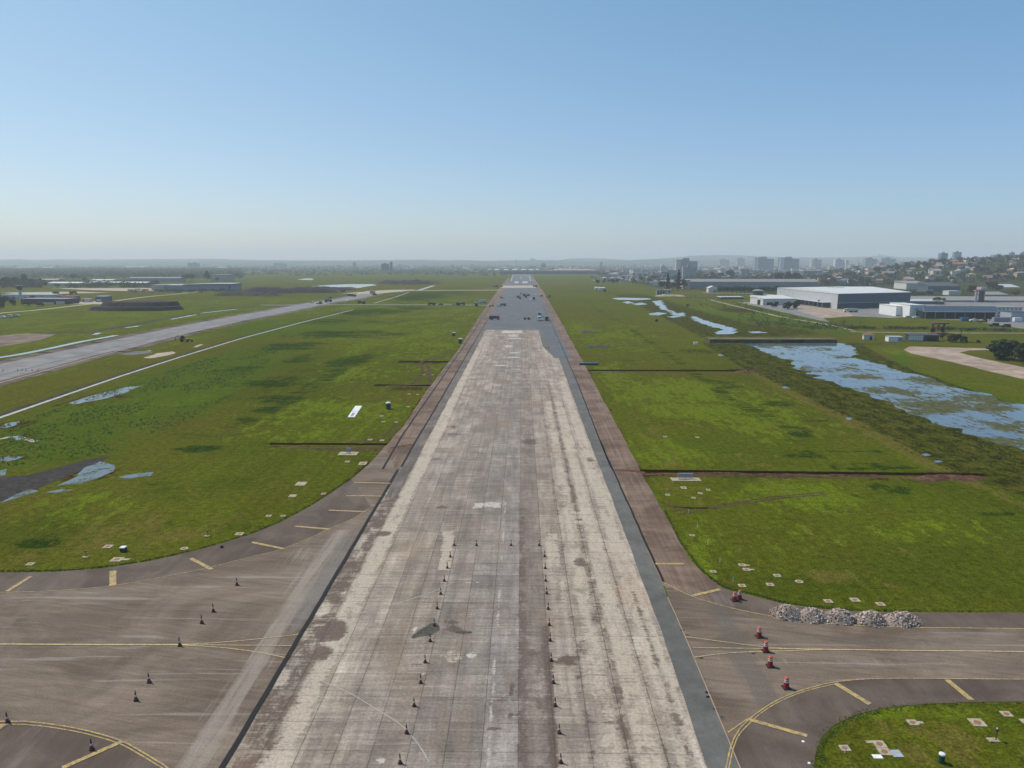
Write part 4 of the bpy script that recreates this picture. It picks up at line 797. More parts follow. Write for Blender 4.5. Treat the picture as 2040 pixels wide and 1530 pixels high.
for px, py, wp, l, k in PADS: pad(px, py, wp * .78, l, k, True, .9 if py > 1000 else 1.3, rnd.uniform(-.05, .05))
pad(600, 964, 20, "plain whitish slab without a cover in the left grass", 'square', False, 1.1); pad(583, 988, 14, "small plain whitish slab below a longer one in the left grass", 'square', False, 1.0); pad(645, 984, 10, "small orange-brown slab near the runway shoulder in the left grass", 'square', True, 1.0)
pad(1786, 1502, 20, "bluish grey plain slab right of the joined pad pair", 'square', False, 1.0, 0, 'steel'); pad(1748, 1508, 18, "grey slab piece at the foot of the joined pad pair", 'square', False, .6, 0, 'slabwhite')
x, y = G(706.5, 820); q = [G(692.5, 831.5), G(706.5, 831.5), G(721.5, 809), G(708, 809)]
t = thing("white_panel_pad", "long white two-panel slab lying slantwise in the left grass", "concrete pad", (x, y, 0))
mid = lambda a, b, k: (a[0] + (b[0] - a[0]) * k - x, a[1] + (b[1] - a[1]) * k - y)
for a, c_ in ((0, .485), (.515, 1)):
    b = MB(); b.prism([mid(q[0], q[3], a), mid(q[1], q[2], a), mid(q[1], q[2], c_), mid(q[0], q[3], c_)], -.05, .12); b.build("panel", P['white'], t)
    b = MB(); g0, g1 = a + .07, c_ - .12; lp = lambda k, s: (lambda u, v: (u[0] + (v[0] - u[0]) * s, u[1] + (v[1] - u[1]) * s))(mid(q[0], q[3], k), mid(q[1], q[2], k))
    if a == 0: b.prism([lp(g0, .3), lp(g0, .7), lp(g1, .7), lp(g1, .3)], .12, .125); b.build("stain", P['grey'], t)

# ---- signs, boxes, posts
def sign(px, py, wpx, slab_w, label, hgt, deepk=1.0):
    mx, _ = mpp(py); x, y = G(px, py); w_ = wpx * mx; s = slab_w * mx
    t = thing("airfield_sign", label, "sign", (x, y, 0))
    b = MB(); b.box(-s / 2, s / 2, -1.1 * deepk, 1.1 * deepk, -.1, .1); b.build("slab", P['slab'], t)
    b = MB(); b.box(-w_ / 2, w_ / 2, .25, .45, .35, .35 + hgt); p = b.build("panel", P['steel'], t)
    b = MB()
    for k in range(1, 4): b.box(-w_ / 2 + w_ * k / 4 - .02, -w_ / 2 + w_ * k / 4 + .02, .235, .25, .35, .35 + hgt)
    b.build("rib", P['grey'], p)
    for sx in (-.4, 0, .4): b = MB(); b.box(sx * w_ - .04, sx * w_ + .04, .31, .39, .1, .35); b.build("leg", P['darkmetal'], t)
    b = MB(); b.box(-s * .28, s * .14, -.5, -.2, .1, .12); b.build("rust_strip", P['cover'], t)
sign(1366, 955.5, 30, 58, "steel backed airfield sign on a pale slab below the right trench", .95)
sign(694, 904, 9, 38, "small blue-grey box sign on a pale slab below the left trench", 1.0, 1.3)
def cabinet(px, py, w_, h, label, round_=False, rz=0, top='white', body='green'):
    x, y = G(px, py); t = thing("utility_cabinet", label, "utility box", (x, y, 0), rz, "small green utility boxes in the grass")
    b = MB()
    if round_: b.lathe([(w_ / 2, 0), (w_ / 2, h * .82)], 14)
    else: b.box(-w_ / 2, w_ / 2, -w_ / 2, w_ / 2, 0, h * .82)
    b.build("body", P[body], t)
    b = MB()
    if round_: b.lathe([(w_ * .54, h * .82), (w_ * .5, h * .95), (w_ * .3, h)], 14)
    else: b.box(-w_ * .56, w_ * .56, -w_ * .56, w_ * .56, h * .82, h)
    b.build("lid", P[top], t)
    return t
cabinet(1875, 1519, .52, 1.0, "dark green round bin with white lid in the near right grass", True)
cabinet(246, 1098, .75, .75, "green box with pale lid between the pads in the left grass")
cabinet(774, 815, 1.5, 2.3, "dark green tank with white top in the grass right of the white panels", True); cabinet(904, 669, 1.7, 2.2, "small green box with white top beside the far left shoulder, upper of two"); cabinet(917, 684, 1.8, 2.9, "taller green cabin beside the left runway shoulder, lower of two")
cabinet(442, 1091, .35, .4, "tiny dark box on the grass edge above the left taxiway bar", body='darkmetal', top='darkmetal')
for k, (px, py, l) in enumerate(((1384, 686, "left of two tiny white boxes at the marsh edge"), (1388.5, 686, "right of two tiny white boxes at the marsh edge"))): cabinet(px, py, 1.0, 1.3, l, body='white')
def edge_light(px, py, label, sc=1.0):
    x, y = G(px, py); t = thing("edge_light", label, "airfield light", (x, y, 0), 0, "lights on short rusty posts"); t.scale = (sc,) * 3
    b = MB(); b.box(-.75, .3, -.28, .28, -.05, .09); b.build("slab", P['slab'], t)
    b = MB(); b.lathe([(.06, .09), (.045, 1.0)], 8); b.build("post", P['brown'], t)
    b = MB(); b.lathe([(.09, 1.0), (.15, 1.05), (.16, 1.2), (.08, 1.28)], 12); h = b.build("lamp_head", P['darkmetal'], t)
    b = MB(); b.lathe([(.07, 1.28), (.05, 1.36)], 10); b.build("lens", P['white'], h)
edge_light(1983.5, 1475, "light on a rusty post with a small slab, in the near right grass"); edge_light(172, 1110, "light on a short post at the left end of the left grass curve", .85); edge_light(414, 1068, "light on a short post in green tuft above the left taxiway", .85)
b = MB(); b.lathe([(.035, 0), (.03, .85)], 8); st0 = tag(b.build("marker_stake", P['white']), "x", "stake"); sf = [True]
for i, (px, py) in enumerate(((1371, 1024), (1389, 1051), (1410, 1085), (1434, 1121), (1460, 1160), (1683, 1500))):
    o = put(st0, sf, *G(px, py), 0, 0, "thin white stake " + ["highest of the row in the right grass", "second from the top in the right grass row", "third from the top in the right grass row", "fourth from the top, beside the tongued pads", "lowest of the row, just above the paired drums", "under the white-rimmed pad in the near right corner"][i], "thin white stakes in the right grass")
# litter on the shoulder
for px, py, l in ((1600, 1478, "flat white scrap on the dark asphalt beside the yellow bar"), (1612, 1521, "flat white scrap at the grass edge at the bottom")):
    b = MB(); b.lathe([(.15, 0), (.13, .04), (.06, .06)], 9); o = b.build("scrap", P['slabwhite']); o.location = G(px, py) + (.04,); tag(o, l, "scrap")

# ---- long blue stack beside the shoulder, dark spoil heaps
t = thing("tarp_stack", "long low stack under blue tarp beside the right shoulder", "stack", G(1173, 727) + (0,), 0)
b = MB(); b.box(-4.3, 4.3, -.7, .7, 0, .75); b.build("stack", P['darkmetal'], t)
b = MB()
for k in range(4): b.box(-4.25 + k * 2.15, -2.2 + k * 2.15, -.78, .78, .755, .95)
b.build("tarp", P['blue'], t)
M['millings'] = m_soil("asphalt_millings", (.035, .034, .036), (.085, .082, .085), 1.2)
def spoil(px, py, rx, ry, h, label, mat, cnt=5, cat="soil heap", group=None, name="soil_heap"):
    x, y = G(px, py); b = MB()
    for i in range(cnt):
        k = MB(); mound(k, rx * rnd.uniform(.3, .5), ry * rnd.uniform(.6, 1), h * rnd.uniform(.5, 1), 14, 5, 0, 1, .2)
        dx, dy = (i / max(1, cnt - 1) * 2 - 1) * rx * .6, rnd.uniform(-.3, .3) * ry
        b.put([(v[0] + dx, v[1] + dy, v[2]) for v in k.v], k.f)
    o = b.build(name, mat, None, True); o.location = (x, y, 0); tag(o, label, cat, group); return o
spoil(1174, 662, 6.2, 5, 1.1, "upper dark heap of asphalt millings in the right grass", M['millings']); spoil(1192, 692, 7, 3.5, 1.0, "lower dark heap of asphalt millings in the right grass", M['millings'])
spoil(1888, 953, 8.0, 2.0, .8, "ridge of red-brown soil thrown up at the right end of the near trench", M['redsoil'], 11, "soil heap"); spoil(1484, 741, 5, 2.5, 1.0, "small red-brown soil heap at the end of the far trench", M['redsoil'], 5)
for k, (px, py, rx, h, l) in enumerate(((1420, 941, 8, .35, "left"), (1560, 943, 7, .3, "middle"), (1700, 945, 7, .35, "right"))): spoil(px, py + 3, rx, .6, h, f"low soil ridge along the near right trench, {l} stretch", M['redsoil'], 8, "soil heap")
# ================================================================== VEHICLES AND MACHINES  (front towards +y)
def wheels(t, xs, ys, r, wd):
    for yy in ys:
        for sx in (-1, 1):
            b = MB(); b.wheel(sx * xs, yy, r, r, wd, 0, 12); b.build("wheel", P['black'], t)
def make_truck(load='darkmetal', bed='dump', cabc='darkmetal'):
    t = thing("truck", "x", "truck")
    b = MB(); b.box(-.5, .5, -3.6, 3.3, .75, 1.0); b.build("chassis", P['darkmetal'], t)
    b = MB(); b.side([(-1.2, 1.0), (1.2, 1.0), (1.2, 2.9), (-1.2, 2.9)], 1.75, 3.2); b.side([(-1.2, .6), (1.2, .6), (1.2, 1.9), (-1.2, 1.9)], 3.2, 3.5)
    c = b.build("cab", P[cabc], t)
    b = MB(); b.box(-1.08, 1.08, 3.203, 3.23, 1.95, 2.7); b.box(-1.22, -1.203, 2.0, 3.0, 1.95, 2.65); b.box(1.203, 1.22, 2.0, 3.0, 1.95, 2.65); b.build("windscreen", P['glass'], c)
    if bed == 'dump':
        b = MB(); b.box(-1.25, 1.25, -3.7, 1.5, 1.05, 1.15); b.box(-1.25, -1.15, -3.7, 1.5, 1.15, 2.5); b.box(1.15, 1.25, -3.7, 1.5, 1.15, 2.5); b.box(-1.15, 1.15, 1.4, 1.5, 1.15, 2.7); b.box(-1.15, 1.15, -3.7, -3.6, 1.15, 2.4); b.build("dump_bed", P['darkmetal'], t)
        b = MB(); mound(b, 1.1, 2.3, 1.0, 12, 4); o = b.build("load", P[load], t); o.location = (0, -1.1, 1.75)
    else:
        b = MB(); b.box(-1.25, 1.25, -3.8, 1.55, 1.05, 3.2); b.build("cargo_box", P[load], t)
    wheels(t, 1.0, (2.5, -1.6, -2.8), .5, .34); return t
def make_roller():
    t = thing("road_roller", "x", "road roller")
    b = MB(); b.side([(-.8, .7), (.8, .7), (.8, 1.5), (-.8, 1.5)], -2.2, .3); b.box(-.95, .95, .5, 2.3, .95, 1.15); b.build("body", P['yellow'], t)
    b = MB(); b.box(-.9, .9, -1.1, .5, 2.5, 2.6)
    for sx in (-1, 1):
        for yy in (-1.0, .4): b.box(sx * .8 - .05, sx * .8 + .05, yy - .05, yy + .05, 1.5, 2.5)
    b.build("canopy", P['grey'], t)
    b = MB(); b.wheel(0, 1.5, .75, .75, 2.0, 0, 18); b.build("drum", P['darkmetal'], t); wheels(t, .8, (-1.4,), .72, .5); return t
def make_paver():
    t = thing("asphalt_paver", "x", "paver")
    b = MB(); b.box(-1.2, 1.2, -2.4, 1.2, .7, 2.0); b.build("body", P['darkmetal'], t)
    b = MB(); b.side([(-1.6, 1.0), (-1.2, .6), (1.2, .6), (1.6, 1.0), (1.6, 1.7), (1.5, 1.7), (1.2, .9), (-1.2, .9), (-1.5, 1.7), (-1.6, 1.7)], 1.2, 3.0); b.build("hopper", P['yellow'], t)
    b = MB(); b.box(-1.5, 1.5, -2.6, .6, 3.3, 3.42)
    for sx in (-1, 1):
        for yy in (-2.4, .4): b.box(sx * 1.1 - .05, sx * 1.1 + .05, yy - .05, yy + .05, 2.0, 3.3)
    b.build("canopy", P['grey'], t)
    b = MB(); b.box(-2.6, 2.6, -3.7, -2.7, .1, .7); b.build("screed", P['darkmetal'], t)
    for sx in (-1, 1): b = MB(); b.box(sx * 1.0 - .2, sx * 1.0 + .2, -2.0, 1.4, 0, .75); b.build("track", P['black'], t)
    return t
def make_mill():
    t = thing("milling_machine", "x", "milling machine")
    b = MB(); b.box(-1.2, 1.2, -3.5, 2.6, .9, 2.7); b.build("body", P['darkmetal'], t)
    b = MB(); b.tube([(0, 2.6, 1.6), (0, 6.0, 3.0), (0, 9.0, 4.6)], .45, 6); b.build("conveyor", P['bluegrey'], t)
    b = MB(); b.box(-1.4, 1.4, -2.2, .8, 3.6, 3.75); [b.box(sx * 1.1 - .05, sx * 1.1 + .05, yy - .05, yy + .05, 2.7, 3.6) for sx in (-1, 1) for yy in (-2, .6)]; b.build("canopy", P['white'], t)
    for sx in (-1, 1):
        for yy in (-2.8, 1.8): b = MB(); b.box(sx * .9 - .2, sx * .9 + .2, yy - .8, yy + .8, 0, .85); b.build("track", P['black'], t)
    return t
def make_loader():
    t = thing("backhoe_loader", "x", "loader")
    b = MB(); b.box(-.7, .7, -1.6, 2.0, .7, 1.5); b.build("body", P['yellow'], t)
    b = MB(); b.box(-.75, .75, -1.4, .3, 1.5, 2.75); c = b.build("cab", P['darkmetal'], t)
    b = MB(); b.box(-.62, .62, .303, .33, 1.7, 2.6); b.build("windscreen", P['glass'], c)
    b = MB(); b.side([(-1.2, .1), (1.2, .1), (1.2, 1.0), (-1.2, 1.0)], 2.9, 3.6); b.tube([(-.6, 1.5, 1.3), (-.6, 3.0, .7)], .12); b.tube([(.6, 1.5, 1.3), (.6, 3.0, .7)], .12); b.build("bucket", P['darkmetal'], t)
    b = MB(); b.tube([(0, -1.6, 1.1), (0, -2.6, 3.1), (0, -3.6, 2.0), (0, -3.4, .8)], [.18, .16, .14, .25]); b.build("boom", P['darkmetal'], t)
    wheels(t, .95, (-.9,), .75, .45); wheels(t, .85, (1.5,), .5, .35); return t
def make_car(c='white', suv=False):
    t = thing("parked_car", "x", "car"); h = 1.75 if suv else 1.45
    prof = [(-2.2, .35), (2.2, .35), (2.25, .75), (2.1, .92), (1.15, 1.0), (.45, h), (-1.3 if not suv else -1.9, h), (-2.05, 1.02), (-2.25, .9)]
    b = MB(); b.put([(sx * .86, y_, z_) for sx in (-1, 1) for y_, z_ in prof], [tuple(range(9)), tuple(range(9, 18))[::-1]] + [(i, 9 + i, 9 + (i + 1) % 9, (i + 1) % 9) for i in range(9)]); bd = b.build("body", P[c], t)
    b = MB()
    for sx in (-1, 1): b.put([(sx * .868, y_, z_) for y_, z_ in ((.95, 1.04), (.42, h - .1), (-1.15 if not suv else -1.75, h - .1), (-1.75, 1.06))], [(0, 1, 2, 3)])
    b.put([(-.74, 1.10, 1.055), (.74, 1.10, 1.055), (.68, .53, h - .06), (-.68, .53, h - .06)], [(0, 1, 2, 3)]); b.build("window", P['glass'], t)
    wheels(t, .8, (1.35, -1.35), .33, .22); return t
PR = {'dump': make_truck('sandload'), 'dumpdark': make_truck('darkmetal', 'dump', 'redpaint'), 'box': make_truck('silver', 'box', 'white'), 'darkbox': make_truck('bluegrey', 'box', 'darkmetal'), 'roller': make_roller(), 'paver': make_paver(), 'mill': make_mill(), 'loader': make_loader(),
      'car': make_car(), 'carsilver': make_car('silver'), 'cardark': make_car('darkcar', True), 'carred': make_car('redpaint'), 'pickup': make_car('white', True)}
PF = {k: [True] for k in PR}
def veh(kind, px, py, rz, label, group=None, z=.07, sc=1.12): return put(PR[kind], PF[kind], *G(px, py), z, R(rz), label, group, sc)
g = "paving machines on the fresh runway asphalt"
veh('dumpdark', 985, 637, -82, "large dark truck parked across the left side of the fresh runway", g, sc=1.15); veh('roller', 1050, 637, 80, "low roller on the centre of the fresh runway, just beyond the pale slabs", g)
veh('darkbox', 1075, 631, 0, "tall dark box truck on the right side of the fresh runway, behind a shorter truck", g); veh('box', 1074.5, 639, 180, "white-topped truck in front of the tall dark box truck on the runway", g); veh('dump', 1089, 639, 180, "dump truck at the right edge of the fresh runway near the shoulder", g)
veh('carsilver', 993.6, 611, 90, "small silver car where the crossing road meets the fresh runway", g); veh('darkbox', 1002, 610, 90, "flat dark truck on the runway right of the crossing road", g, sc=.9); veh('roller', 979, 611, 90, "roller at the end of the crossing road by the runway shoulder", g)
veh('roller', 999, 594, 30, "roller alone on the left half of the fresh runway", g)
for k, (kd, px, py, rz, l) in enumerate((('paver', 1032, 592.5, 10, "paver at the left of the far machine cluster on the runway"), ('dumpdark', 1035.5, 596, 180, "red-cabbed truck in front of the paver in the far cluster"), ('roller', 1037.6, 585.5, 0, "roller farthest away in the machine cluster"), ('dump', 1044.6, 590, 170, "loaded truck near the middle of the far machine cluster"), ('darkbox', 1047.5, 593, 180, "dark box truck in the middle of the far machine cluster"),
        ('paver', 1052.7, 589, 0, "paver in the right half of the far machine cluster"), ('pickup', 1056.5, 598, 180, "white pickup nearest in the far machine cluster"), ('darkbox', 1063.5, 597.5, 180, "dark box truck at the right of the far machine cluster"), ('carsilver', 1067, 589, 0, "silver car at the far right of the machine cluster"), ('cardark', 1078, 591, 90, "dark car on the right shoulder beside the far cluster"), ('loader', 1094, 592.5, 80, "loader working on the grass right of the far cluster"))):
    veh(kd, px, py, rz, l, g)
veh('darkbox', 1066, 572, 90, "dark truck at the right end of the pale crossing path near the runway end"); veh('cardark', 999, 571.5, 90, "dark car at the left end of the pale crossing path"); veh('box', 983, 571.5, 90, "white truck left of the runway near the pale crossing path"); veh('dumpdark', 988, 572, 90, "dark truck right behind the white one left of the crossing path")
g = "vehicles along the crossing road"
for kd, px, py, rz, l in (('dumpdark', 860, 608.5, 90, "leftmost dark truck on the crossing road between taxiway and runway"), ('cardark', 878, 608.2, 90, "small dark car on the crossing road right of the leftmost truck"), ('loader', 909, 608.5, 90, "loader on the crossing road, left of a dump truck"), ('dump', 919, 608.5, -90, "dump truck on the crossing road, right of the loader"), ('darkbox', 949, 610.5, 180, "dark box truck on the crossing road closest to the runway"), ('pickup', 949, 603, 90, "white pickup on the grass above the crossing road"), ('box', 962, 604, 90, "white box truck on the grass above the crossing road")): veh(kd, px, py, rz, l, g)
g = "machines on the far parallel taxiway"
for kd, px, py, rz, l in (('carsilver', 620.6, 603.5, 60, "pale-roofed car leftmost among the machines on the parallel taxiway"), ('loader', 637.5, 606, 60, "dark loader on the parallel taxiway right of the leftmost car"), ('darkbox', 654, 602, -60, "dark box truck on the parallel taxiway"), ('cardark', 658, 594, 60, "dark car on the grass left of the milling machine"), ('mill', 697, 590, 60, "milling machine raising dust on the parallel taxiway"), ('dump', 704, 591, 60, "dump truck under the milling machine's conveyor"),
                          ('darkbox', 742, 585, 60, "dark truck at the far end of the parallel taxiway"), ('paver', 745.5, 588, 60, "paver just below the far end of the parallel taxiway"), ('dump', 720, 605, 85, "dump truck with pale load where the crossing road starts"), ('car', 691, 600, 30, "white car beside the parallel taxiway below the milling machine"), ('dumpdark', 683, 582, 60, "distant truck near the pale pool beyond the taxiway")): veh(kd, px, py, rz, l, g)
veh('loader', 367, 681, -70, "dark backhoe loader standing alone on the near parallel taxiway edge", None, .07, 1.25)
for kd, px, py, l in (('car', 3, 634, "car cut by the left edge of the picture"), ('pickup', 17, 632.5, "white and silver pickup parked at far left"), ('carsilver', 32, 631.5, "silver car rightmost of those parked at far left")): veh(kd, px, py, 100, l, "cars parked on the left perimeter road", .04, 1.25)
for kd, px, py, rz, l in (('cardark', 1980, 650, 80, "left one of two dark cars on the factory forecourt"), ('cardark', 2003, 652, 80, "right one of two dark cars on the factory forecourt, at the frame's side"), ('car', 1940, 640.5, 80, "white car parked beside the blue container")): veh(kd, px, py, rz, l, "cars on the factory forecourt", .06, 1.35)
for kd, px, py, rz, l in (('loader', 1960, 642, 90, "yellow machine parked between the blue container and the grey trailer"), ('box', 1690, 622, 80, "white truck left of another in front of the dark warehouse wall"), ('box', 1699, 622, 80, "white truck right of another in front of the dark warehouse wall"), ('pickup', 1807, 633.5, 90, "pickup parked at the foot of the white factory wall"), ('car', 1824, 634, 90, "white car parked at the foot of the white factory wall")): veh(kd, px, py, rz, l, "vehicles in the factory yard", .06)
def kill(o):
    for c in list(o.children): kill(c)
    bpy.data.objects.remove(o)
for k in [k for k in PR if PF[k][0]]: kill(PR[k])
# container boxes
def container(px, py, L, h, c, rz, label):
    t = thing("cargo_container", label, "container", G(px, py) + (.06,), R(rz)); b = MB(); b.box(-L / 2, L / 2, -1.22, 1.22, .15, h); b.build("body", P[c], t)
    b = MB(); [b.box(-L / 2 + .3 + k * .6, -L / 2 + .45 + k * .6, -1.25, -1.223, .3, h - .15) for k in range(int(L / .6))]; b.build("rib", P[c], t)
container(1921, 639.5, 6.1, 2.7, 'blue', 4, "blue container in front of the dark open shed"); container(1994, 641, 13, 3.4, 'grey', 3, "long grey trailer box on the factory forecourt"); container(2026, 641, 6, 3.2, 'white', 3, "white box at the right edge of the forecourt")
# two workers on the milled strip
def make_person():
    t = thing("person", "x", "person")
    pts = {'hip': (0, 0, .95, .135), 'waist': (0, 0, 1.12, .125), 'chest': (0, .01, 1.36, .155), 'neck': (0, .01, 1.52, .058), 'head': (0, .02, 1.63, .095), 'crown': (0, .01, 1.74, .07),
           'hl': (-.1, 0, .9, .1), 'kl': (-.12, .04, .5, .066), 'al': (-.13, -.04, .09, .045), 'fl': (-.14, .12, .04, .04), 'hr': (.1, 0, .9, .1), 'kr': (.12, .09, .5, .066), 'ar': (.12, .06, .09, .045), 'fr': (.13, .22, .04, .04),
           'sl': (-.2, 0, 1.43, .065), 'el': (-.27, -.02, 1.16, .047), 'wl': (-.28, .08, .93, .034), 'hal': (-.28, .11, .85, .03), 'sr': (.2, 0, 1.43, .065), 'er': (.28, -.04, 1.16, .047), 'wr': (.26, .1, .95, .034), 'har': (.25, .15, .88, .03)}
    ed = "hip-waist waist-chest chest-neck neck-head head-crown hip-hl hl-kl kl-al al-fl hip-hr hr-kr kr-ar ar-fr chest-sl sl-el el-wl wl-hal chest-sr sr-er er-wr wr-har".split()
    ix = {k: i for i, k in enumerate(pts)}
    me = bpy.data.meshes.new("body"); me.from_pydata([v[:3] for v in pts.values()], [tuple(ix[q] for q in e.split('-')) for e in ed], [])
    o = bpy.data.objects.new("body", me); COL.objects.link(o); o.parent = t
    sk = o.modifiers.new("skin", 'SKIN'); me.skin_vertices or None
    for i, v in enumerate(pts.values()): me.skin_vertices[0].data[i].radius = (v[3], v[3])
    me.skin_vertices[0].data[0].use_root = True; o.modifiers.new("sub", 'SUBSURF').levels = 1; me.materials.append(P['bluegrey'])
    b = MB(); b.lathe([(.125, 1.66), (.12, 1.74), (.07, 1.8)], 12, 0, (0, .01, 0)); b.build("helmet", P['white'], t)
    b = MB(); b.lathe([(.175, 1.02), (.19, 1.2), (.2, 1.42), (.12, 1.5)], 12); b.build("vest", P['orange'], t); return t
try:
    pe = make_person()
except Exception:
    bm = None; raise
pf = [True]
for px, py, l in ((1087.5, 696, "left worker of two standing on the grey strip of the runway"), (1092.5, 696, "right worker of two standing on the grey strip of the runway"), (1033, 637, "worker standing alone on the centre of the fresh runway"), (1069, 637, "worker standing left of the white-topped truck on the runway")): put(pe, pf, *G(px, py), .08, rz_jit(), l, "workers on the runway")
# ================================================================== BUILDINGS
def hz(x, y): return float(hill_h(np.array(x), np.array(y)))
def m_facade(name, wall, win=(.05, .065, .08), cw=3.2, ch=3.0, fx=(.22, .78), fz=(.28, .78), band=None):
    n = NB(name); X = n.xyz(n.obj()); u = n.math('FRACT', n.math('DIVIDE', n.add(X[0], X[1]), cw)); v = n.math('FRACT', n.math('DIVIDE', X[2], ch))
    inr = lambda a, lo, hi: n.mul(n.math('GREATER_THAN', a, lo), n.math('LESS_THAN', a, hi))
    f = n.mul(inr(u, *fx), inr(v, *fz)); up = n.math('LESS_THAN', n.math('ABSOLUTE', n.xyz(n.geo.outputs['Normal'])[2]), .5)
    c = n.mix(n.mul(n.mul(f, up), .6), n.mix(1.0, wall, n.gray(n.noise(.12, 4, .6, n.obj()), .82, 1.14), 'MULTIPLY'), win)
    return n.done(c, .8, .2)
W = {'white': m_facade("white_facade", (.52, .52, .50)), 'grey': m_facade("grey_facade", (.30, .31, .33)), 'beige': m_facade("beige_facade", (.42, .37, .30)), 'blue': m_facade("bluish_facade", (.16, .20, .25)), 'tan': m_facade("tan_brick_facade", (.27, .18, .14)), 'dark': m_facade("dark_facade", (.10, .115, .14), (.03, .04, .05)),
     'pale': plain("pale_render", (.50, .49, .46), .85), 'cream': plain("cream_render", (.46, .41, .32), .85), 'pink': plain("pinkish_render", (.42, .30, .26), .85), 'ochre': plain("ochre_render", (.38, .27, .14), .85), 'sky': plain("light_blue_render", (.22, .32, .42), .85), 'raw': plain("raw_brick", (.22, .12, .09), .9)}
RF = {'terra': plain("terracotta_roof", (.20, .105, .078), .85, .3, .8), 'grey': plain("fibre_cement_roof", (.21, .205, .20), .85, .25, .5), 'white': plain("white_metal_roof", (.54, .54, .53), .5, .12, .2), 'dark': plain("dark_metal_roof", (.055, .058, .064), .6, .2, .3), 'brown': plain("brown_tile_roof", (.14, .085, .065), .85, .3, .8), 'steel': plain("pale_metal_roof", (.40, .41, .42), .5, .15, .3), 'blue': plain("blue_metal_roof", (.13, .17, .23), .5, .15, .3), 'tan': plain("tan_roof", (.36, .27, .20), .85)}
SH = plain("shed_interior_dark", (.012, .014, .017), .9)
def gable(b, w, d, z0, h, ov=.4, m=1, axis='x'):
    """ridge along x or y over a w x d plan"""
    w2, d2 = w / 2 + ov, d / 2 + ov
    if axis == 'x': vs = [(-w2, -d2, z0), (w2, -d2, z0), (w2, d2, z0), (-w2, d2, z0), (-w2, 0, z0 + h), (w2, 0, z0 + h)]; fs = [(0, 1, 5, 4), (2, 3, 4, 5), (0, 4, 3), (1, 2, 5), (3, 2, 1, 0)]
    else: vs = [(-w2, -d2, z0), (w2, -d2, z0), (w2, d2, z0), (-w2, d2, z0), (0, -d2, z0 + h), (0, d2, z0 + h)]; fs = [(0, 4, 5, 3), (1, 2, 5, 4), (0, 1, 4), (2, 3, 5), (3, 2, 1, 0)]
    b.put(vs, fs, m)
def hip(b, w, d, z0, h, ov=.4, m=1):
    w2, d2 = w / 2 + ov, d / 2 + ov; r = max(0, w2 - d2)
    b.put([(-w2, -d2, z0), (w2, -d2, z0), (w2, d2, z0), (-w2, d2, z0), (-r, 0, z0 + h), (r, 0, z0 + h)], [(0, 1, 5, 4), (2, 3, 4, 5), (0, 4, 3), (1, 2, 5), (3, 2, 1, 0)], m)
def hall(px, py, wpx, hpx, depth, label, cat, wall, roof, kind='flat', rz=0.0, group=None, name="warehouse", rise=1.2, extra=None, axis='x', base=0.0):
    """building with walls and a roof as parts, its front foot at the given place"""
    mx, _ = mpp(py); x, y = G(px, py); w_, h = wpx * mx, hpx * mx
    c, s = math.cos(rz), math.sin(rz); t = thing(name, label, cat, (x - s * depth / 2, y + c * depth / 2, base), rz, group)
    b = MB(); b.box(-w_ / 2, w_ / 2, -depth / 2, depth / 2, -1.5, h); b.build("wall", wall, t)
    b = MB()
    if kind == 'flat': b.box(-w_ / 2 - .25, w_ / 2 + .25, -depth / 2 - .25, depth / 2 + .25, h + .002, h + rise * .4)
    elif kind == 'gable': gable(b, w_, depth, h + .002, rise, .5, 0, axis)
    elif kind == 'hip': hip(b, w_, depth, h + .002, rise, .5, 0)
    elif kind == 'shed': b.put([(-w_ / 2 - .4, -depth / 2 - .4, h), (w_ / 2 + .4, -depth / 2 - .4, h), (w_ / 2 + .4, depth / 2 + .4, h + rise), (-w_ / 2 - .4, depth / 2 + .4, h + rise), (-w_ / 2 - .4, depth / 2 + .4, h - .05), (w_ / 2 + .4, depth / 2 + .4, h - .05)], [(0, 1, 2, 3), (0, 3, 4), (1, 5, 2), (2, 5, 4, 3), (0, 4, 5, 1)])
    b.build("roof", roof, t)
    if extra: extra(t, w_, h, depth)
    return t
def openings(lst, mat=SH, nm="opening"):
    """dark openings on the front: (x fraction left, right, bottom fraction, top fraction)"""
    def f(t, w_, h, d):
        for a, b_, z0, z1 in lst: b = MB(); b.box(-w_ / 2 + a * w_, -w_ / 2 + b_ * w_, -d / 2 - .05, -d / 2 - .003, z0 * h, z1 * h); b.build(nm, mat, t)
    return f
# --- big warehouse on the right (corners taken from the ground)
A, B, C = (Vector(G(*p) + (0,)) for p in ((1547, 598), (1667.5, 615.5), (1812, 611))); Dv = A + C - B; cen = (A + C) / 2; hh = 14.4
t = thing("warehouse", "very large warehouse with white roof, pale side wall and dark blue-grey front", "warehouse", cen)
q = [p - cen for p in (B, C, Dv, A)]; n = len(q)
def wallface(name, a, b_, z0, z1, mat, off_=0.0, par=t, thick=.25):
    d = (b_ - a).normalized(); nn = Vector((d.y, -d.x, 0)); a, b_ = a + nn * off_, b_ + nn * off_; k = MB()
    k.prism([(a.x, a.y), (b_.x, b_.y), (b_.x - nn.x * thick, b_.y - nn.y * thick), (a.x - nn.x * thick, a.y - nn.y * thick)], z0, z1); return k.build(name, mat, par)
m_clad = plain("pale_cladding", (.40, .41, .43), .6, .08, .2); m_dclad = plain("dark_blue_cladding", (.07, .09, .122), .6, .1, .2); m_dclad2 = plain("darker_blue_cladding", (.036, .05, .075), .6, .1, .2)
wallface("front_wall", q[0], q[1], 5.6, hh, m_dclad); wallface("lower_wall", q[0], q[1], -.5, 5.595, m_dclad2, .05); wallface("side_wall", q[3], q[0], 0, hh, m_clad, .02); wallface("back_wall", q[1], q[2], 0, hh, m_dclad); wallface("back_wall", q[2], q[3], 0, hh, m_dclad)
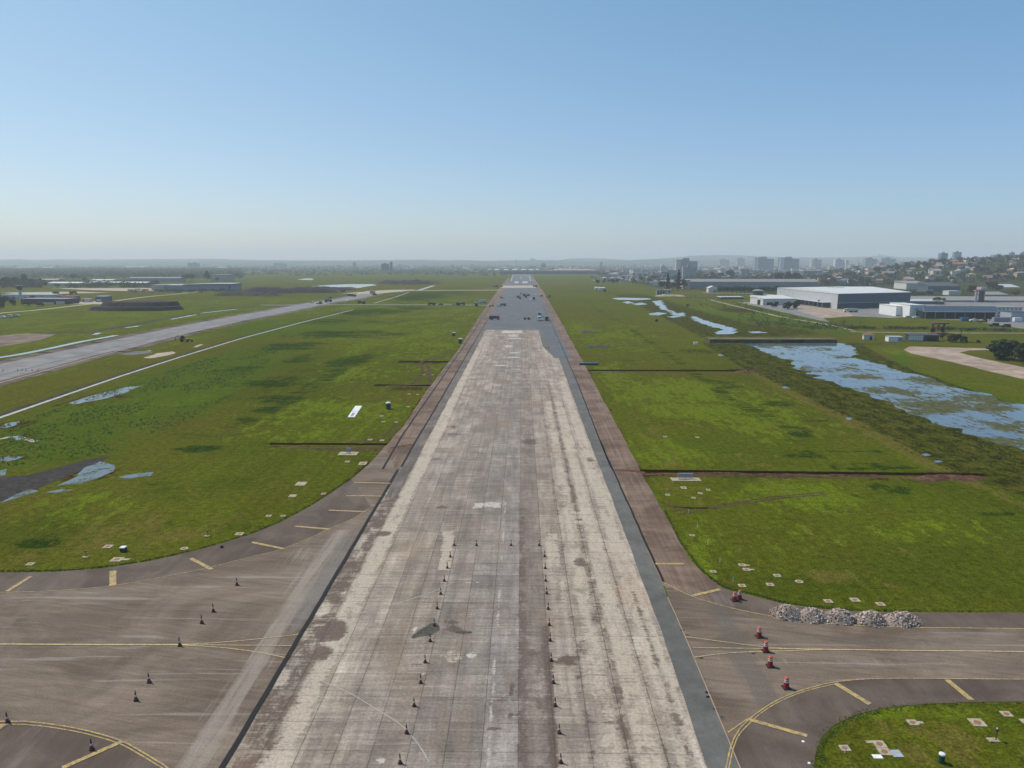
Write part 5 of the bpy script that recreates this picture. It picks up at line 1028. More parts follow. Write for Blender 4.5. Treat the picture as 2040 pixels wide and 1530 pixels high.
b = MB(); ex = [p * 1.008 for p in q]; m0, m1 = (ex[0] + ex[3]) / 2, (ex[1] + ex[2]) / 2
b.put([(p.x, p.y, hh + .01) for p in ex] + [(p.x, p.y, hh + .45) for p in ex] + [(m0.x, m0.y, hh + 3.2), (m1.x, m1.y, hh + 3.2)], [(0, 1, 5, 4), (1, 2, 6, 5), (2, 3, 7, 6), (3, 0, 4, 7), (4, 5, 9, 8), (6, 7, 8, 9), (5, 6, 9), (7, 4, 8), (3, 2, 1, 0)]); rf = b.build("roof", RF['white'], t)
b = MB(); b.box(-9, 9, -.6, .6, 0, .25); o = b.build("roof_mark", P['darkmetal'], rf); o.location = (m0 * .55 + m1 * .45 + ex[0] * .1); o.location.z = hh + 2.95
fr = lambda k, z0, z1, wd, nm, mat: wallface(nm, q[0].lerp(q[1], k), q[0].lerp(q[1], k + wd), z0, z1, mat, .12, t, .06)
fr(.49, 1.2, 3.4, .03, "door", SH); fr(.0, 5.45, 5.75, 1.0, "ledge", m_clad)
# loading canopy along its pale side
for k in range(9): pp = q[3].lerp(q[0], .36 + k * .066); nn = Vector((-(q[0] - q[3]).y, (q[0] - q[3]).x, 0)).normalized(); s_ = pp - nn * -7 if (pp - nn * 7).length < pp.length else pp - nn * 7; b = MB(); b.box(s_.x - .25, s_.x + .25, s_.y - .25, s_.y + .25, 0, 5.2); b.build("canopy_post", P['grey'], t)
dn = (q[0] - q[3]).normalized(); nn = Vector((dn.y, -dn.x, 0)); nn = nn if (q[3] + nn * 7).length > (q[3] - nn * 7).length else -nn
b = MB(); a0, a1 = q[3].lerp(q[0], .34), q[3].lerp(q[0], .91); pr = [a0 + nn * .3, a1 + nn * .3, a1 + nn * 8, a0 + nn * 8]; b.put([(p.x, p.y, z) for z in (5.2, 5.6) for p in pr], [(3, 2, 1, 0), (4, 5, 6, 7), (0, 1, 5, 4), (1, 2, 6, 5), (2, 3, 7, 6), (3, 0, 4, 7)]); b.build("canopy", RF['steel'], t)
wallface("opening", q[3].lerp(q[0], .38), q[3].lerp(q[0], .9), .2, 5.0, m_dclad2, .2, t, .1)
# --- its neighbours
hall(1552, 608, 66, 13, 34, "white low annex with sloping white roof left of the big warehouse", "annex", W['pale'], RF['white'], 'shed', R(4), rise=2.2, extra=openings([(.12, .3, 0, .45), (.36, .48, .0, .55)]))
t = thing("storage_tank", "dark green cylindrical tank beside the white annex", "tank", G(1508.5, 604) + (0,))
b = MB(); b.lathe([(5.9, 0), (5.9, 13.6)], 28); b.build("tank_wall", P['green'], t); b = MB(); b.lathe([(6.05, 13.6), (6.05, 14.0), (3, 14.9), (.3, 15.2)], 28); b.build("tank_roof", P['grey'], t)
t = thing("storage_tank", "small dark tank in front of the tall green tank", "tank", G(1513, 607) + (0,)); b = MB(); b.lathe([(2.4, 0), (2.4, 5.6)], 18); b.build("tank_wall", P['green'], t); b = MB(); b.lathe([(2.5, 5.6), (2.4, 6), (.3, 6.6)], 18); b.build("tank_roof", P['white'], t)
hall(1459, 596, 46, 3.6, 14, "long low open shed with flat white roof before the green tank", "shed", P['darkmetal'], RF['white'], 'flat', R(5), name="low_shed", rise=1.6)
hall(1420, 583, 17, 9, 16, "small white gabled shed before the dark hedge of trees", "shed", W['pale'], RF['white'], 'gable', R(-4), name="white_shed", rise=3, axis='y', extra=openings([(.55, .95, 0, .6)], P['grey']))
hall(1495, 574, 262, 12.5, 30, "very long grey-roofed shed stretching behind the hedge", "shed", P['grey'], RF['grey'], 'gable', R(-2), name="long_shed", rise=4.5)
hall(1367.5, 575.5, 14, 17, 26, "pinkish square end block of the long grey shed", "factory block", W['pink'], RF['tan'], 'flat', R(-2), name="factory_block", rise=1)
hall(1395, 566, 14, 9, 18, "cream box building above the long grey shed", "building", W['cream'], RF['white'], 'flat', name="box_building")
hall(1798, 630, 27, 19.5, 30, "lower half of the white factory front, left of the taller block", "factory", P['white'], RF['white'], 'flat', R(-2), name="factory_wing", rise=.8, extra=openings([(.05, .3, .0, .14), (.45, .7, 0, .14)], P['grey'], "dock_plate"))
def logo(t, w_, h, d):
    for a, z, s in ((.30, .62, .05), (.37, .66, .035), (.44, .60, .05), (.49, .64, .03)): b = MB(); b.box((a - .5) * w_, (a - .5 + s) * w_, -d / 2 - .04, -d / 2 - .003, z * h, (z + .13) * h); b.build("wall_mark", P['grey'], t)
hall(1826, 632.5, 29, 24, 34, "taller white factory block with small dark wall mark", "factory", P['white'], RF['white'], 'flat', R(-2), name="factory_block", rise=.8, extra=logo)
t = hall(1909, 635, 137, 14, 40, "long open shed with blue-grey fascia and dark interior", "open shed", SH, RF['dark'], 'flat', R(-3), name="open_shed", rise=.5)
mx = mpp(635)[0]; b = MB(); b.put([(-69 * mx, -22, 14 * mx), (69 * mx, -22, 14 * mx), (69 * mx, -19.5, 25 * mx), (-69 * mx, -19.5, 25 * mx), (-69 * mx, -19, 25 * mx), (69 * mx, -19, 25 * mx), (69 * mx, -19, 14 * mx), (-69 * mx, -19, 14 * mx)], [(0, 1, 2, 3), (3, 2, 5, 4), (0, 7, 6, 1), (0, 3, 4, 7), (1, 6, 5, 2)]); b.build("fascia", RF['blue'], t)
b = MB(); b.box(-69.5 * mx, 69.5 * mx, -22.4, -22.01, 13.5 * mx, 14.6 * mx); b.build("gutter", RF['white'], t)
for k in range(8): b = MB(); xx = (-66 + k * 19) * mx; b.box(xx - .2, xx + .2, -21.6, -21.2, 0, 14 * mx); b.build("column", P['grey'], t)
hall(1971, 635, 31, 14, 16, "white box office in front of the open shed's right end", "office", P['white'], RF['white'], 'flat', R(8), name="site_office", rise=.8, extra=openings([(.2, .5, .62, .72)], P['grey'], "wall_mark"))
hall(1998, 634, 70, 21, 22, "two-storey pale office with dark windows behind the white box office", "office", W['white'], RF['grey'], 'flat', R(-3), name="office_block", rise=1)
hall(2026, 640, 26, 18, 12, "grey workshop at the right edge of the factory yard", "workshop", P['steel'], RF['dark'], 'flat', R(2), name="workshop", rise=1)
hall(1950, 602, 300, 3.5, 46, "wide low factory roof behind the open shed", "factory", P['grey'], RF['grey'], 'gable', R(-3), name="factory_hall", rise=3.5)
hall(1848, 606, 64, 6, 20, "low blue-grey extension right of the big warehouse", "annex", m_dclad, RF['steel'], 'shed', R(-3), name="annex", rise=1.2)
# silo tower
t = thing("silo_tower", "dark concrete tower with orange rimmed top behind the factory", "tower", G(1950, 602) + (0,)); k = mpp(602)[0]
for sx, r_, h_ in ((-7 * k, 2.4 * k, 21 * k), (4 * k, 5.2 * k, 25 * k)): b = MB(); b.lathe([(r_, 0), (r_, h_)], 16); o = b.build("silo", P['darkmetal' if sx > 0 else 'steel'], t); o.location.x = sx
b = MB(); b.box(-10 * k, 9 * k, -3, 3, 22 * k, 24 * k); b.build("gantry", P['orange'], t); b = MB(); b.box(-3 * k, 8 * k, -4, 4, 25 * k, 30 * k); b.build("head_house", P['steel'], t)
# hut with striped wall, cabins
def stripes(t, w_, h, d):
    b = MB(); b.box(-w_ / 2 - .1, -.02 * w_, -d / 2 - .12, -d / 2 - .003, 0, h * .95); fw = b.build("front_wall", W['pale'], t)
    for i in range(6): b = MB(); b.box(-w_ / 2 + i * w_ / 12.6 + .1, -w_ / 2 + i * w_ / 12.6 + w_ / 26, -d / 2 - .18, -d / 2 - .123, .5, h * .86); b.build("wall_panel", P['white'], fw)
    b = MB(); b.box(-w_ / 2 - .1, -.02 * w_, -d / 2 - .19, -d / 2 - .125, 0, .45); b.build("plinth", W['raw'], fw)
    b = MB(); b.box(.1 * w_, .42 * w_, -d / 2 - .05, -d / 2 - .003, .2, h * .7); b.build("opening", SH, t)
hall(1840, 680, 56, 12.5, 5, "dark-roofed hut with white striped front wall beside the dirt road", "hut", P['darkmetal'], RF['dark'], 'shed', R(-6), name="hut", rise=.7, extra=stripes)
hall(1731, 677, 19, 10, 4, "small cabin with orange tile roof near the pond", "cabin", W['pale'], RF['terra'], 'hip', R(-15), name="cabin", rise=1.0, extra=openings([(.55, .8, 0, .7)])); hall(1784, 681, 27, 10, 4.5, "white flat-roofed cabin between the pond and the hut", "cabin", P['white'], RF['steel'], 'flat', R(-4), name="cabin", rise=.3, extra=openings([(.68, .98, .1, .85)], P['grey']))
# red signal structure
k = mpp(664)[0]; t = thing("red_tower", "short red tower with flat brown top behind the hut", "tower", G(1868, 665) + (0,))
b = MB(); b.lathe([(3.0 * k, 2), (2.2 * k, 18 * k)], 10); b.build("column", P['redpaint'], t); b = MB(); b.box(-16 * k, 16 * k, -2.5, 2.5, 0, 2.4 * k); b.build("base", P['redpaint'], t); b = MB(); b.box(-15 * k, 15 * k, -3, 3, 20 * k, 22.5 * k); b.build("top", P['brown'], t)
for sx in (-11, 11): b = MB(); b.tube([(sx * k, 0, 9 * k), (sx * k, 0, 20 * k)], [.4 * k, 2.4 * k], 8); b.build("bracket", P['brown'], t)
# --- right background halls
hall(1827, 578, 43, 13.5, 40, "white-walled warehouse with grey roof below the hillside", "warehouse", W['pale'], RF['grey'], 'shed', R(-2), rise=3); hall(1880, 582, 62, 12, 30, "dark-roofed hall beside the white-walled warehouse", "warehouse", m_dclad, RF['dark'], 'shed', R(-3), rise=5, extra=openings([(0, .17, 0, .5)], W['sky'], "blue_panel"))
hall(1902, 588, 24, 8, 14, "low white building behind the green verge", "building", W['pale'], RF['white'], 'flat', name="low_building", rise=.6); hall(2010, 579, 42, 7, 22, "low white hall left of the right frame edge, below the hill", "warehouse", W['pale'], RF['steel'], 'shed', rise=4); hall(2046, 572, 60, 8, 24, "grey-roofed hall at the right frame edge, below the hill", "warehouse", P['steel'], RF['steel'], 'shed', rise=4)
hall(1692, 567, 56, 8, 24, "long low building with bright blue walls below the hillside town", "warehouse", W['sky'], RF['blue'], 'flat', rise=1); hall(1985, 594, 46, 7, 18, "long dark-grey shed right of the concrete tower", "shed", P['grey'], RF['grey'], 'shed', name="long_shed", rise=3)
hall(1618, 552, 38, 12, 30, "modern building with broad white flat roof among the trees", "building", W['dark'], RF['white'], 'flat', name="flat_roofed_building", rise=3); hall(1467, 556, 26, 14, 24, "white block with wide pale roof rising behind trees", "building", W['white'], RF['white'], 'flat', name="office_block", rise=2)
M['bank'] = m_soil('weedy_earth_bank', (.06, .058, .028), (.10, .10, .045), .3)
# --- culvert causeway at the pond
mx = mpp(683)[0]; t = thing("culvert_bridge", "earth causeway with dark culvert opening at the head of the pond", "bridge", G(1555, 683) + (0,)); L0, L1 = -140 * mx, 112 * mx; o0, o1 = 4 * mx, 52 * mx; hh = 6.5 * mx
b = MB(); b.side([(L0, 0), (L0, hh), (L1, hh), (L1, 0), (o1 - 8 * mx, 0), (o1, hh * .82), (o0, hh * .82), (o0 + 8 * mx, 0)], 0, 11); b.build("embankment", M['bank'], t)
b = MB(); b.box(L0, L1, 2.5, 7.5, hh + .003, hh + .12); b.build("deck", M['shoulder'], t); b = MB(); b.box(o0 + .4, o1 - .4, 1.2, 10.9, 0, hh * .79); b.build("opening_shade", SH, t)  # solid black block gives the culvert opening its shade by colour
hall(1318, 587, 20, 9, 6, "grey pump house with dark gates above the upper marsh", "pump house", P['grey'], RF['grey'], 'flat', name="pump_house", rise=.6, extra=openings([(.1, .25, 0, .8), (.35, .5, 0, .8), (.6, .75, 0, .8)])); hall(1330, 584, 13, 7, 6, "pale block house on a mound right of the pump house", "pump house", W['pale'], RF['steel'], 'flat', name="block_house", rise=.5, extra=openings([(.6, .9, .1, .8)]))
spoil(1335, 590, 22, 8, 3.2, "reddish earth mound under the pale block house", M['dirtroad'], 6, "mound", None, "earth_mound")
# --- left side
t = hall(385, 579, 152, 10.5, 40, "long blue-grey hangar with dark curved roof edge", "hangar", plain("hangar_cladding", (.20, .23, .275), .6, .12, .15), RF['steel'], 'flat', R(-2), name="hangar", rise=.8, extra=openings([(.86, .885, 0, .55), (.90, .92, 0, .55), (.98, 1, 0, 1)], m_dclad2, "door"))
mx = mpp(579)[0]; b = MB(); vs = []
for i in range(13): u = i / 12; xx = (-20 + u * 97) * mx; vs.append((xx, 10.5 * mx + 2.6 * mx * math.sin(math.pi * (.15 + .85 * u) * .62)))
b.side([(x_, z_) for x_, z_ in vs] + [(vs[-1][0], 10.5 * mx + .4), (vs[0][0], 10.5 * mx + .4)], -21.5, 21); b.build("curved_roof", RF['dark'], t); b = MB(); b.side([(x_, z_ + .02) for x_, z_ in vs] + [(x_, z_ + .6) for x_, z_ in vs[::-1]], -19, 20.5); b.build("roof_sheet", RF['steel'], t)
hall(315, 579, 26, 11, 20, "beige office block at the left end of the hangar", "office", W['beige'], RF['steel'], 'flat', name="office_block", rise=.8); hall(438, 561, 36, 13, 30, "pale long building behind the hangar's right end", "building", W['beige'], RF['tan'], 'flat', name="long_building", rise=2)
for px, py, w_, h, rf, wl, l in ((307, 562, 104, 8, 'grey', 'grey', "long grey shed roof behind the hangar"), (128, 570, 66, 6, 'white', 'beige', "long white-roofed shed left of the hangar"), (97, 561, 34, 3.5, 'tan', 'raw', "pinkish roofed shed left of the white-roofed one"), (202, 562, 46, 3.5, 'white', 'raw', "white and red shed beyond the sandy yard"), (190, 568, 32, 5, 'steel', 'grey', "short pale shed beyond the sandy yard"), (252, 568, 82, 4.5, 'white', 'beige', "long pale shed right of the short pale shed"), (48, 536, 40, 3.5, 'white', 'white', "bright white roof far beyond the left woods, left of another"), (94, 536, 26, 3, 'white', 'white', "bright white roof far beyond the left woods, right of another"), (270, 534, 40, 3, 'white', 'white', "far bright white shed on the left horizon"), (1002, 528, 18, 2.4, 'white', 'cream', "far cream roof left of the runway's end")):
    hall(px, py, w_, h, 26, l, "shed", {'grey': P['grey'], 'beige': W['cream'], 'raw': W['raw'], 'white': W['pale'], 'cream': W['cream']}[wl], RF[rf], 'gable', R(-2), "sheds left of the airfield", "long_shed", 2.0)
hall(54, 597, 108, 9, 18, "long white terminal-like block with a row of windows at far left", "building", m_facade("terminal_facade", (.50, .53, .56), (.06, .07, .09), 7, 5, (.15, .6), (.2, .7)), RF['steel'], 'flat', R(-3), name="terminal_building", rise=2.0)
t = thing("control_tower", "old control tower with dark glazed top at far left", "tower", G(42, 598) + (0,)); k = mpp(598)[0]
b = MB(); b.lathe([(3.2 * k, 0), (2.4 * k, 20 * k)], 8); b.build("shaft", W['pale'], t); b = MB(); b.lathe([(2.4 * k, 20 * k), (5.6 * k, 23 * k), (5.6 * k, 25.5 * k)], 8); b.build("gallery", P['darkmetal'], t); b = MB(); b.lathe([(4.6 * k, 25.5 * k), (5.2 * k, 28 * k)], 8); b.build("glazing", P['glass'], t); b = MB(); b.lathe([(5.6 * k, 28 * k), (5.2 * k, 29.5 * k)], 8); b.build("tower_roof", P['grey'], t)
hall(86, 606, 92, 10, 22, "low dark red building with white lower walls at far left", "building", plain("dark_red_wall", (.085, .03, .03), .8), RF['grey'], 'flat', R(-4), name="low_red_building", rise=1, extra=openings([(.35, .75, .0, .4), (.8, 1.0, 0, .62)], W['pale'], "white_wall")); hall(130, 602, 30, 11, 14, "grey block with overhanging red roof right of the low dark red building", "building", m_dclad, P['redpaint'], 'flat', name="station_annex", rise=1)
hall(171, 602, 15, 6.5, 6, "small blue and white booth on the pale apron at far left", "booth", W['pale'], RF['steel'], 'flat', name="booth", rise=.5, extra=openings([(.05, .3, 0, .8)], P['bluegrey'])); hall(202, 601.5, 23, 11, 10, "grey-green cabin on the pale apron beside the dark mound", "cabin", m_dclad, RF['steel'], 'flat', name="apron_cabin", rise=.5, extra=openings([(.1, .5, .1, .5)], W['pale'], "window"))
# terraced mound and soil heaps
mx = mpp(620)[0]; t = MB(); N = 48
rings = [(1.0, 0, 0), (.93, 3.4, 0), (.84, 3.5, .1), (.78, 7.4, .12), (.0, 7.6, .14)]
for j, (r_, z, sh_) in enumerate(rings):
    for i in range(N):
        a = 2 * math.pi * i / N; e = 1 + .04 * mnoise.noise(Vector((math.cos(a) * 2, math.sin(a) * 2, j)))
        t.v.append((96 * mx * r_ * e * math.copysign(abs(math.cos(a)) ** .75, math.cos(a)), 20 * r_ * e * math.sin(a) + sh_ * 60, z))
for j in range(len(rings) - 1):
    for i in range(N): t.f.append((j * N + i, j * N + (i + 1) % N, (j + 1) * N + (i + 1) % N, (j + 1) * N + i)); t.mi.append(0)
o = t.build("earth_mound", M['brownsoil'], None); o.location = (G(249, 620)[0], G(249, 620)[1] + 20, 0); tag(o, "terraced flat-topped dark earth mound in the left grass", "mound")
for px, py, rx, h, l in ((500, 589, 45, 6, "long dark spoil heap right of the hangar"), (570, 583, 75, 9, "broad brown spoil heap before the pale pool"), (640, 578, 60, 6, "flat dark spoil bank along the pale pool"), (810, 565.5, 60, 9, "distant red-brown spoil heap beyond the sand road")): spoil(px, py, rx, 12, h, l, M['brownsoil'], 14, "soil heap", "spoil heaps left of the runway")
# --- runway end: long hall, small roofs
hall(1096, 546, 196, 5.5, 20, "very long dark low hall closing the far end of the runway", "hall", m_dclad2, RF['dark'], 'flat', name="long_hall", rise=1); hall(1146, 543, 82, 5, 40, "long pale roof over the right half of the dark hall", "hall", W['pale'], RF['tan'], 'gable', name="long_hall", rise=4)
for i, (px, w_, c) in enumerate(((1025, 9, 'white'), (1043, 10, 'pink'), (1058, 9, 'white'), (1071, 5, 'cream'), (1008, 8, 'white'), (990, 9, 'cream'), (975, 7, 'white'))):
    hall(px, 540.5, w_, 3, 20, ["bright white roof behind the long dark hall, leftmost of three right by the runway line", "pinkish roof behind the long dark hall straight beyond the runway", "white roof behind the long dark hall, just right of the pinkish one", "narrow cream roof behind the long dark hall, right of the white one", "white roof just left of the long dark hall's left end", "cream roof second from the left beyond the runway's far end", "white roof leftmost of the row beyond the runway's far end"][i], "house", W['pale' if c == 'white' else c], RF['white'], 'gable', 0, "small pale roofs beyond the runway end", "small_building", 3)
# --- towers
TWR = [(1366, 517, 43, 2300, 'grey', "wide cluster of grey apartment slabs nearest the runway on the right skyline"), (1322, 530, 10, 1900, 'white', "pair-like narrow white apartment tower left of the dark conifers"), (1374, 531, 26, 1800, 'grey', "lower grey apartment slab just below the wide cluster"), (1443, 514, 17, 4200, 'blue', "hazy tower on the skyline, left of another under the far hill"), (1475, 512, 15, 4000, 'grey', "hazy tower on the skyline, right of another under the far hill"),
       (1521, 511, 37, 2700, 'blue', "tall wide blue-grey apartment block with white sunlit left edge"), (1571, 511, 38, 2700, 'dark', "tall dark apartment block right of the blue-grey one"), (1625, 514, 20, 3000, 'beige', "beige tower with white sunlit edge, mid skyline"), (1671, 514, 17, 2800, 'white', "white and blue tower beside the tall thin tree"), (1687.5, 517, 5, 2600, 'white', "very narrow bright white tower"), (1733, 512, 22, 3100, 'blue', "blue-grey slab left of the thin dark spire"), (1768, 512, 28, 3100, 'grey', "grey slab right of the thin dark spire"), (1877.5, 505, 14, 2500, 'blue', "dark blue tower block rising from the hilltop trees"), (1905, 503, 13, 2800, 'blue', "hazy tower with domed top behind hilltop trees"), (1988, 508, 24, 3300, 'blue', "hazy slab behind the right hilltop"), (2014, 504, 7, 2700, 'dark', "small dark tower on the right hilltop"), (2036, 504, 8, 2700, 'dark', "small dark tower at the right frame edge on the hilltop"),
       (388, 524, 14, 4200, 'blue', "blocky tower alone on the left horizon"), (376, 524, 4, 4300, 'blue', "narrow tower just left of the blocky tower on the left horizon"), (558, 524, 25, 5200, 'blue', "wide hazy block on the left horizon"), (706, 523, 6, 4600, 'dark', "slim dark tower on the horizon left of the runway"), (767, 525.5, 14, 3000, 'dark', "broad dark tower left of the runway, left half of a pair"), (779, 522.5, 4.5, 3010, 'dark', "narrow taller dark tower right beside the broad one"), (1083, 525, 10, 4200, 'dark', "dark frame-like tower just right of the runway end"), (1062, 515.5, 11, 7800, 'blue', "faint far tower cluster above the runway end"), (1198, 522, 3.5, 4200, 'dark', "thin dark tower between runway and right hills"), (902, 527, 3, 4600, 'dark', "thin tower left of the runway near the far sheds"), (1028, 518, 3, 7000, 'blue', "thin hazy tower straight above the runway")]
for i, (px, yt, wp, D, c, l) in enumerate(TWR):
    D *= 1.3 if px > 1400 and px < 1860 else 1.0; yt += 2.2 if px > 1400 and px < 1860 else 0
    x, y = at(px, D); zb = hz(x, y) if px > 1600 else 0; zt = H + (YH - yt) / F * D; w_ = wp / F * D; d_ = max(12, min(26, w_ * .6))
    t = thing("apartment_tower", l, "tower block", (x, y, zb), R(rnd.uniform(-8, 8)), "tower blocks on the skyline"); ht = zt - zb
    b = MB()
    if w_ > 34:
        nseg = 3 if w_ > 60 else 2
        for s_ in range(nseg): b.box(-w_ / 2 + s_ * w_ / nseg, -w_ / 2 + (s_ + 1) * w_ / nseg, -d_ / 2 + (s_ % 2) * 3, d_ / 2 + (s_ % 2) * 3, -4, ht * (1 - .05 * ((s_ * 7) % 3)))
    else: b.box(-w_ / 2, w_ / 2, -d_ / 2, d_ / 2, -4, ht)
    b.build("body", W[c], t)
    b = MB(); b.box(-w_ * .16, w_ * .14, -d_ * .2, d_ * .2, ht * .9, ht + 4.5); b.build("roof_house", W['grey'], t)
    if l.startswith(('wide cluster', 'tall wide', 'tall dark', 'beige tower')): b = MB(); b.box(-w_ / 2 - .4, -w_ / 2 + w_ * .2, -d_ / 2 - .4, -d_ / 2 + 5, -3.9, ht * .99); b.build("sunlit_edge", W['pale'], t)  # pale corner strip colours in the sunlit left side
# --- houses of the town and the hillside
wk = ['pale', 'cream', 'pale', 'pink', 'ochre', 'sky', 'raw', 'pale', 'cream']; rk = ['terra', 'grey', 'brown', 'white', 'terra', 'grey', 'dark', 'tan']
WN = {'pale': 'white', 'cream': 'cream', 'pink': 'pinkish', 'ochre': 'ochre', 'sky': 'light blue', 'raw': 'brick'}; RN = {'terra': 'terracotta', 'grey': 'grey', 'brown': 'brown', 'white': 'white', 'dark': 'dark', 'tan': 'tan'}
HOUSES = []
def house(px, D, zone, grp, big=1.0):
    x, y = at(px, D); z = hz(x, y)
    if any((x - a) ** 2 + (y - b_) ** 2 < (13 * big) ** 2 for a, b_ in HOUSES): return
    HOUSES.append((x, y)); wl, rf = rnd.choice(wk), rnd.choice(rk); two = rnd.random() < .35
    w_, d_, h = rnd.uniform(10, 19) * big, rnd.uniform(8, 11) * big, (7.2 if two else 4.2) * big ** .5
    b = MB(); b.box(-w_ / 2, w_ / 2, -d_ / 2, d_ / 2, -5, h); k = rnd.random()
    if rf == 'white' or k < .2: b.box(-w_ / 2 - .3, w_ / 2 + .3, -d_ / 2 - .3, d_ / 2 + .3, h + .01, h + .4, 1); sh = 'flat'
    elif k < .6: hip(b, w_, d_, h + .01, d_ * .24); sh = 'hipped'
    else: gable(b, w_, d_, h + .01, d_ * .27, axis=rnd.choice('xy')); sh = 'gabled'
    for s_ in range(2 if w_ < 12 else 3): xx = -w_ / 2 + w_ * (s_ + .5) / (2 if w_ < 12 else 3); b.box(xx - .8, xx + .8, -d_ / 2 - .06, -d_ / 2 - .003, h - 2.3, h - .8, 2)
    o = b.build("house", [W[wl], RF[rf], P['glass']]); o.location = (x, y, z); o.rotation_euler = (0, 0, R(rnd.choice((0, 90)) + rnd.gauss(-12, 14)))
    tag(o, f"{'two-storey' if two else 'low'} {WN[wl]} house with {sh} {RN[rf]} roof {zone}", "house", grp)
tries = 0
while len(HOUSES) < 170 and tries < 3000: tries += 1; house(rnd.uniform(1660, 2075), rnd.uniform(1230, 2150), "among the trees of the right hillside", "houses on the wooded hillside", rnd.choice((1, 1.15, 1.4)))
n0 = len(HOUSES)
while len(HOUSES) < n0 + 75: house(rnd.uniform(1200, 1680), 1330 + 1300 * rnd.random() ** 1.3, "in the flat town right of the runway", "houses of the flat town on the right", rnd.choice((1, 1.2, 1.6)))
n0 = len(HOUSES)
while len(HOUSES) < n0 + 50: house(rnd.uniform(1150, 1700), rnd.uniform(2300, 4200), "in the hazy town below the right skyline", "houses of the hazy town", rnd.choice((1.3, 1.8, 2.4)))
n0 = len(HOUSES)
while len(HOUSES) < n0 + 40: house(rnd.uniform(420, 1150), rnd.uniform(2700, 4300), "in the far town beyond the left grassland", "houses of the far town left of the runway", rnd.choice((1.5, 2.2, 2.8)))
# the rest of the town reads as one mass
b = MB()
def far_blocks(n_, x0, x1, d0, d1, h0, h1):
    for _ in range(n_):
        x, y = at(rnd.uniform(x0, x1), d0 + (d1 - d0) * rnd.random()); w_ = rnd.uniform(10, 34); h = rnd.uniform(h0, h1) * (2.4 if rnd.random() < .07 else 1); k = rnd.randrange(5); z = hz(x, y)
        b.box(x - w_ / 2, x + w_ / 2, y - 7, y + 7, z - 3, z + h, k, rnd.uniform(-.5, .5), (x, y)); b.box(x - w_ / 2, x + w_ / 2, y - 7.3, y + 7.3, z + h + .02, z + h + .5, 5 + rnd.randrange(4), 0)
far_blocks(900, -150, 1300, 3700, 8200, 4, 9); far_blocks(500, 1150, 2150, 3600, 7500, 5, 14); far_blocks(160, 1180, 1700, 2600, 3700, 5, 10); far_blocks(300, 1200, 1760, 1650, 2700, 4, 10)
tag(b.build("distant_town", [W['pale'], W['cream'], W['grey'], W['pink'], W['blue'], RF['grey'], RF['terra'], RF['white'], RF['dark']]), kind='stuff')
# ================================================================== FAR HILLS
def hills(prof, D, thick, seed):
    vs, fs = [], []; xs = np.arange(-420, 2460, 6.0)
    for i, px in enumerate(xs):
        yt = np.interp(px, [p[0] for p in prof], [p[1] for p in prof]); z = H + (YH - yt) / F * D + 7 * mnoise.fractal(Vector((px * .02, seed, 0)), 1, 2, 4) + 3 * mnoise.noise(Vector((px * .12, seed, 2)))
        for dd, k in ((-thick, -.02), (-thick * .6, .45), (-thick * .25, .82), (0, 1), (thick * .3, .6)):
            x, y = at(px, D + dd); vs.append((x, y, max(-2, z * k + (6 * mnoise.noise(Vector((px * .05, dd * .003, seed))) if 0 < k < 1 else 0))))
    for i in range(len(xs) - 1):
        for j in range(4): a = i * 5 + j; fs.append((a, a + 5, a + 6, a + 1))
    n = NB("wooded_hills"); m_ = n.done(n.mix(n.ss(n.noise(.006, 5, .65), .4, .6), (.03, .045, .02), (.07, .08, .045)), .95, 0)
    o = mesh_obj("hills", vs, fs, m_, None, None, True); o['kind'] = 'structure'
hills([(-420, 516), (0, 517), (200, 517), (430, 515.5), (520, 518), (640, 519), (830, 517), (960, 519), (1110, 518), (1140, 515), (1205, 515), (1250, 518), (1300, 517), (1370, 510.5), (1430, 508), (1475, 509.5), (1560, 512.5), (1680, 513), (1760, 509.5), (1800, 513), (1900, 514), (2040, 510), (2460, 508)], 9300, 1500, 1.0)
hills([(-420, 521), (300, 521), (700, 519.6), (900, 520.5), (1090, 519), (1200, 521), (1290, 516.5), (1340, 517), (1400, 519), (1600, 517), (1800, 518), (2460, 517)], 7600, 1200, 5.0)
# ================================================================== TREES
def m_leaf(name, a, b_, c_):
    n = NB(name); c = n.ramp(n.geo.outputs['Random Per Island'], [(0, a), (.55, b_), (1, c_)])
    oi = n.t.nodes.new('ShaderNodeObjectInfo'); c = n.mix(1.0, c, n.ramp(oi.outputs['Random'], [(0, (.72, .78, .7)), (1, (1.25, 1.15, 1.1))]), 'MULTIPLY'); return n.done(c, .85, .12)
LF = {'dark': m_leaf("dark_foliage", (.018, .030, .012), (.030, .048, .018), (.05, .072, .026)), 'mid': m_leaf("green_foliage", (.03, .048, .016), (.05, .08, .024), (.082, .115, .035)), 'olive': m_leaf("olive_foliage", (.045, .05, .02), (.07, .075, .03), (.10, .095, .045)), 'wood': m_leaf("woodland_foliage", (.05, .065, .025), (.075, .095, .036), (.11, .125, .055)), 'con': m_leaf("conifer_foliage", (.010, .020, .012), (.018, .032, .017), (.03, .046, .024))}
BK = plain("bark", (.10, .075, .055), .9, .3, 3)
def card(b, p, s, r=rnd):
    u = Vector((r.gauss(0, 1), r.gauss(0, 1), r.gauss(0, .7))).normalized(); v = u.cross(Vector((r.gauss(0, 1), r.gauss(0, 1), r.gauss(0, 1)))).normalized()
    u, v = u * s * r.uniform(.6, 1.2), v * s * r.uniform(.5, 1.0); p = Vector(p)
    b.put([p - u - v * .6, p + u * .3 - v, p + u + v * .5, p - u * .4 + v], [(0, 1, 2, 3)])
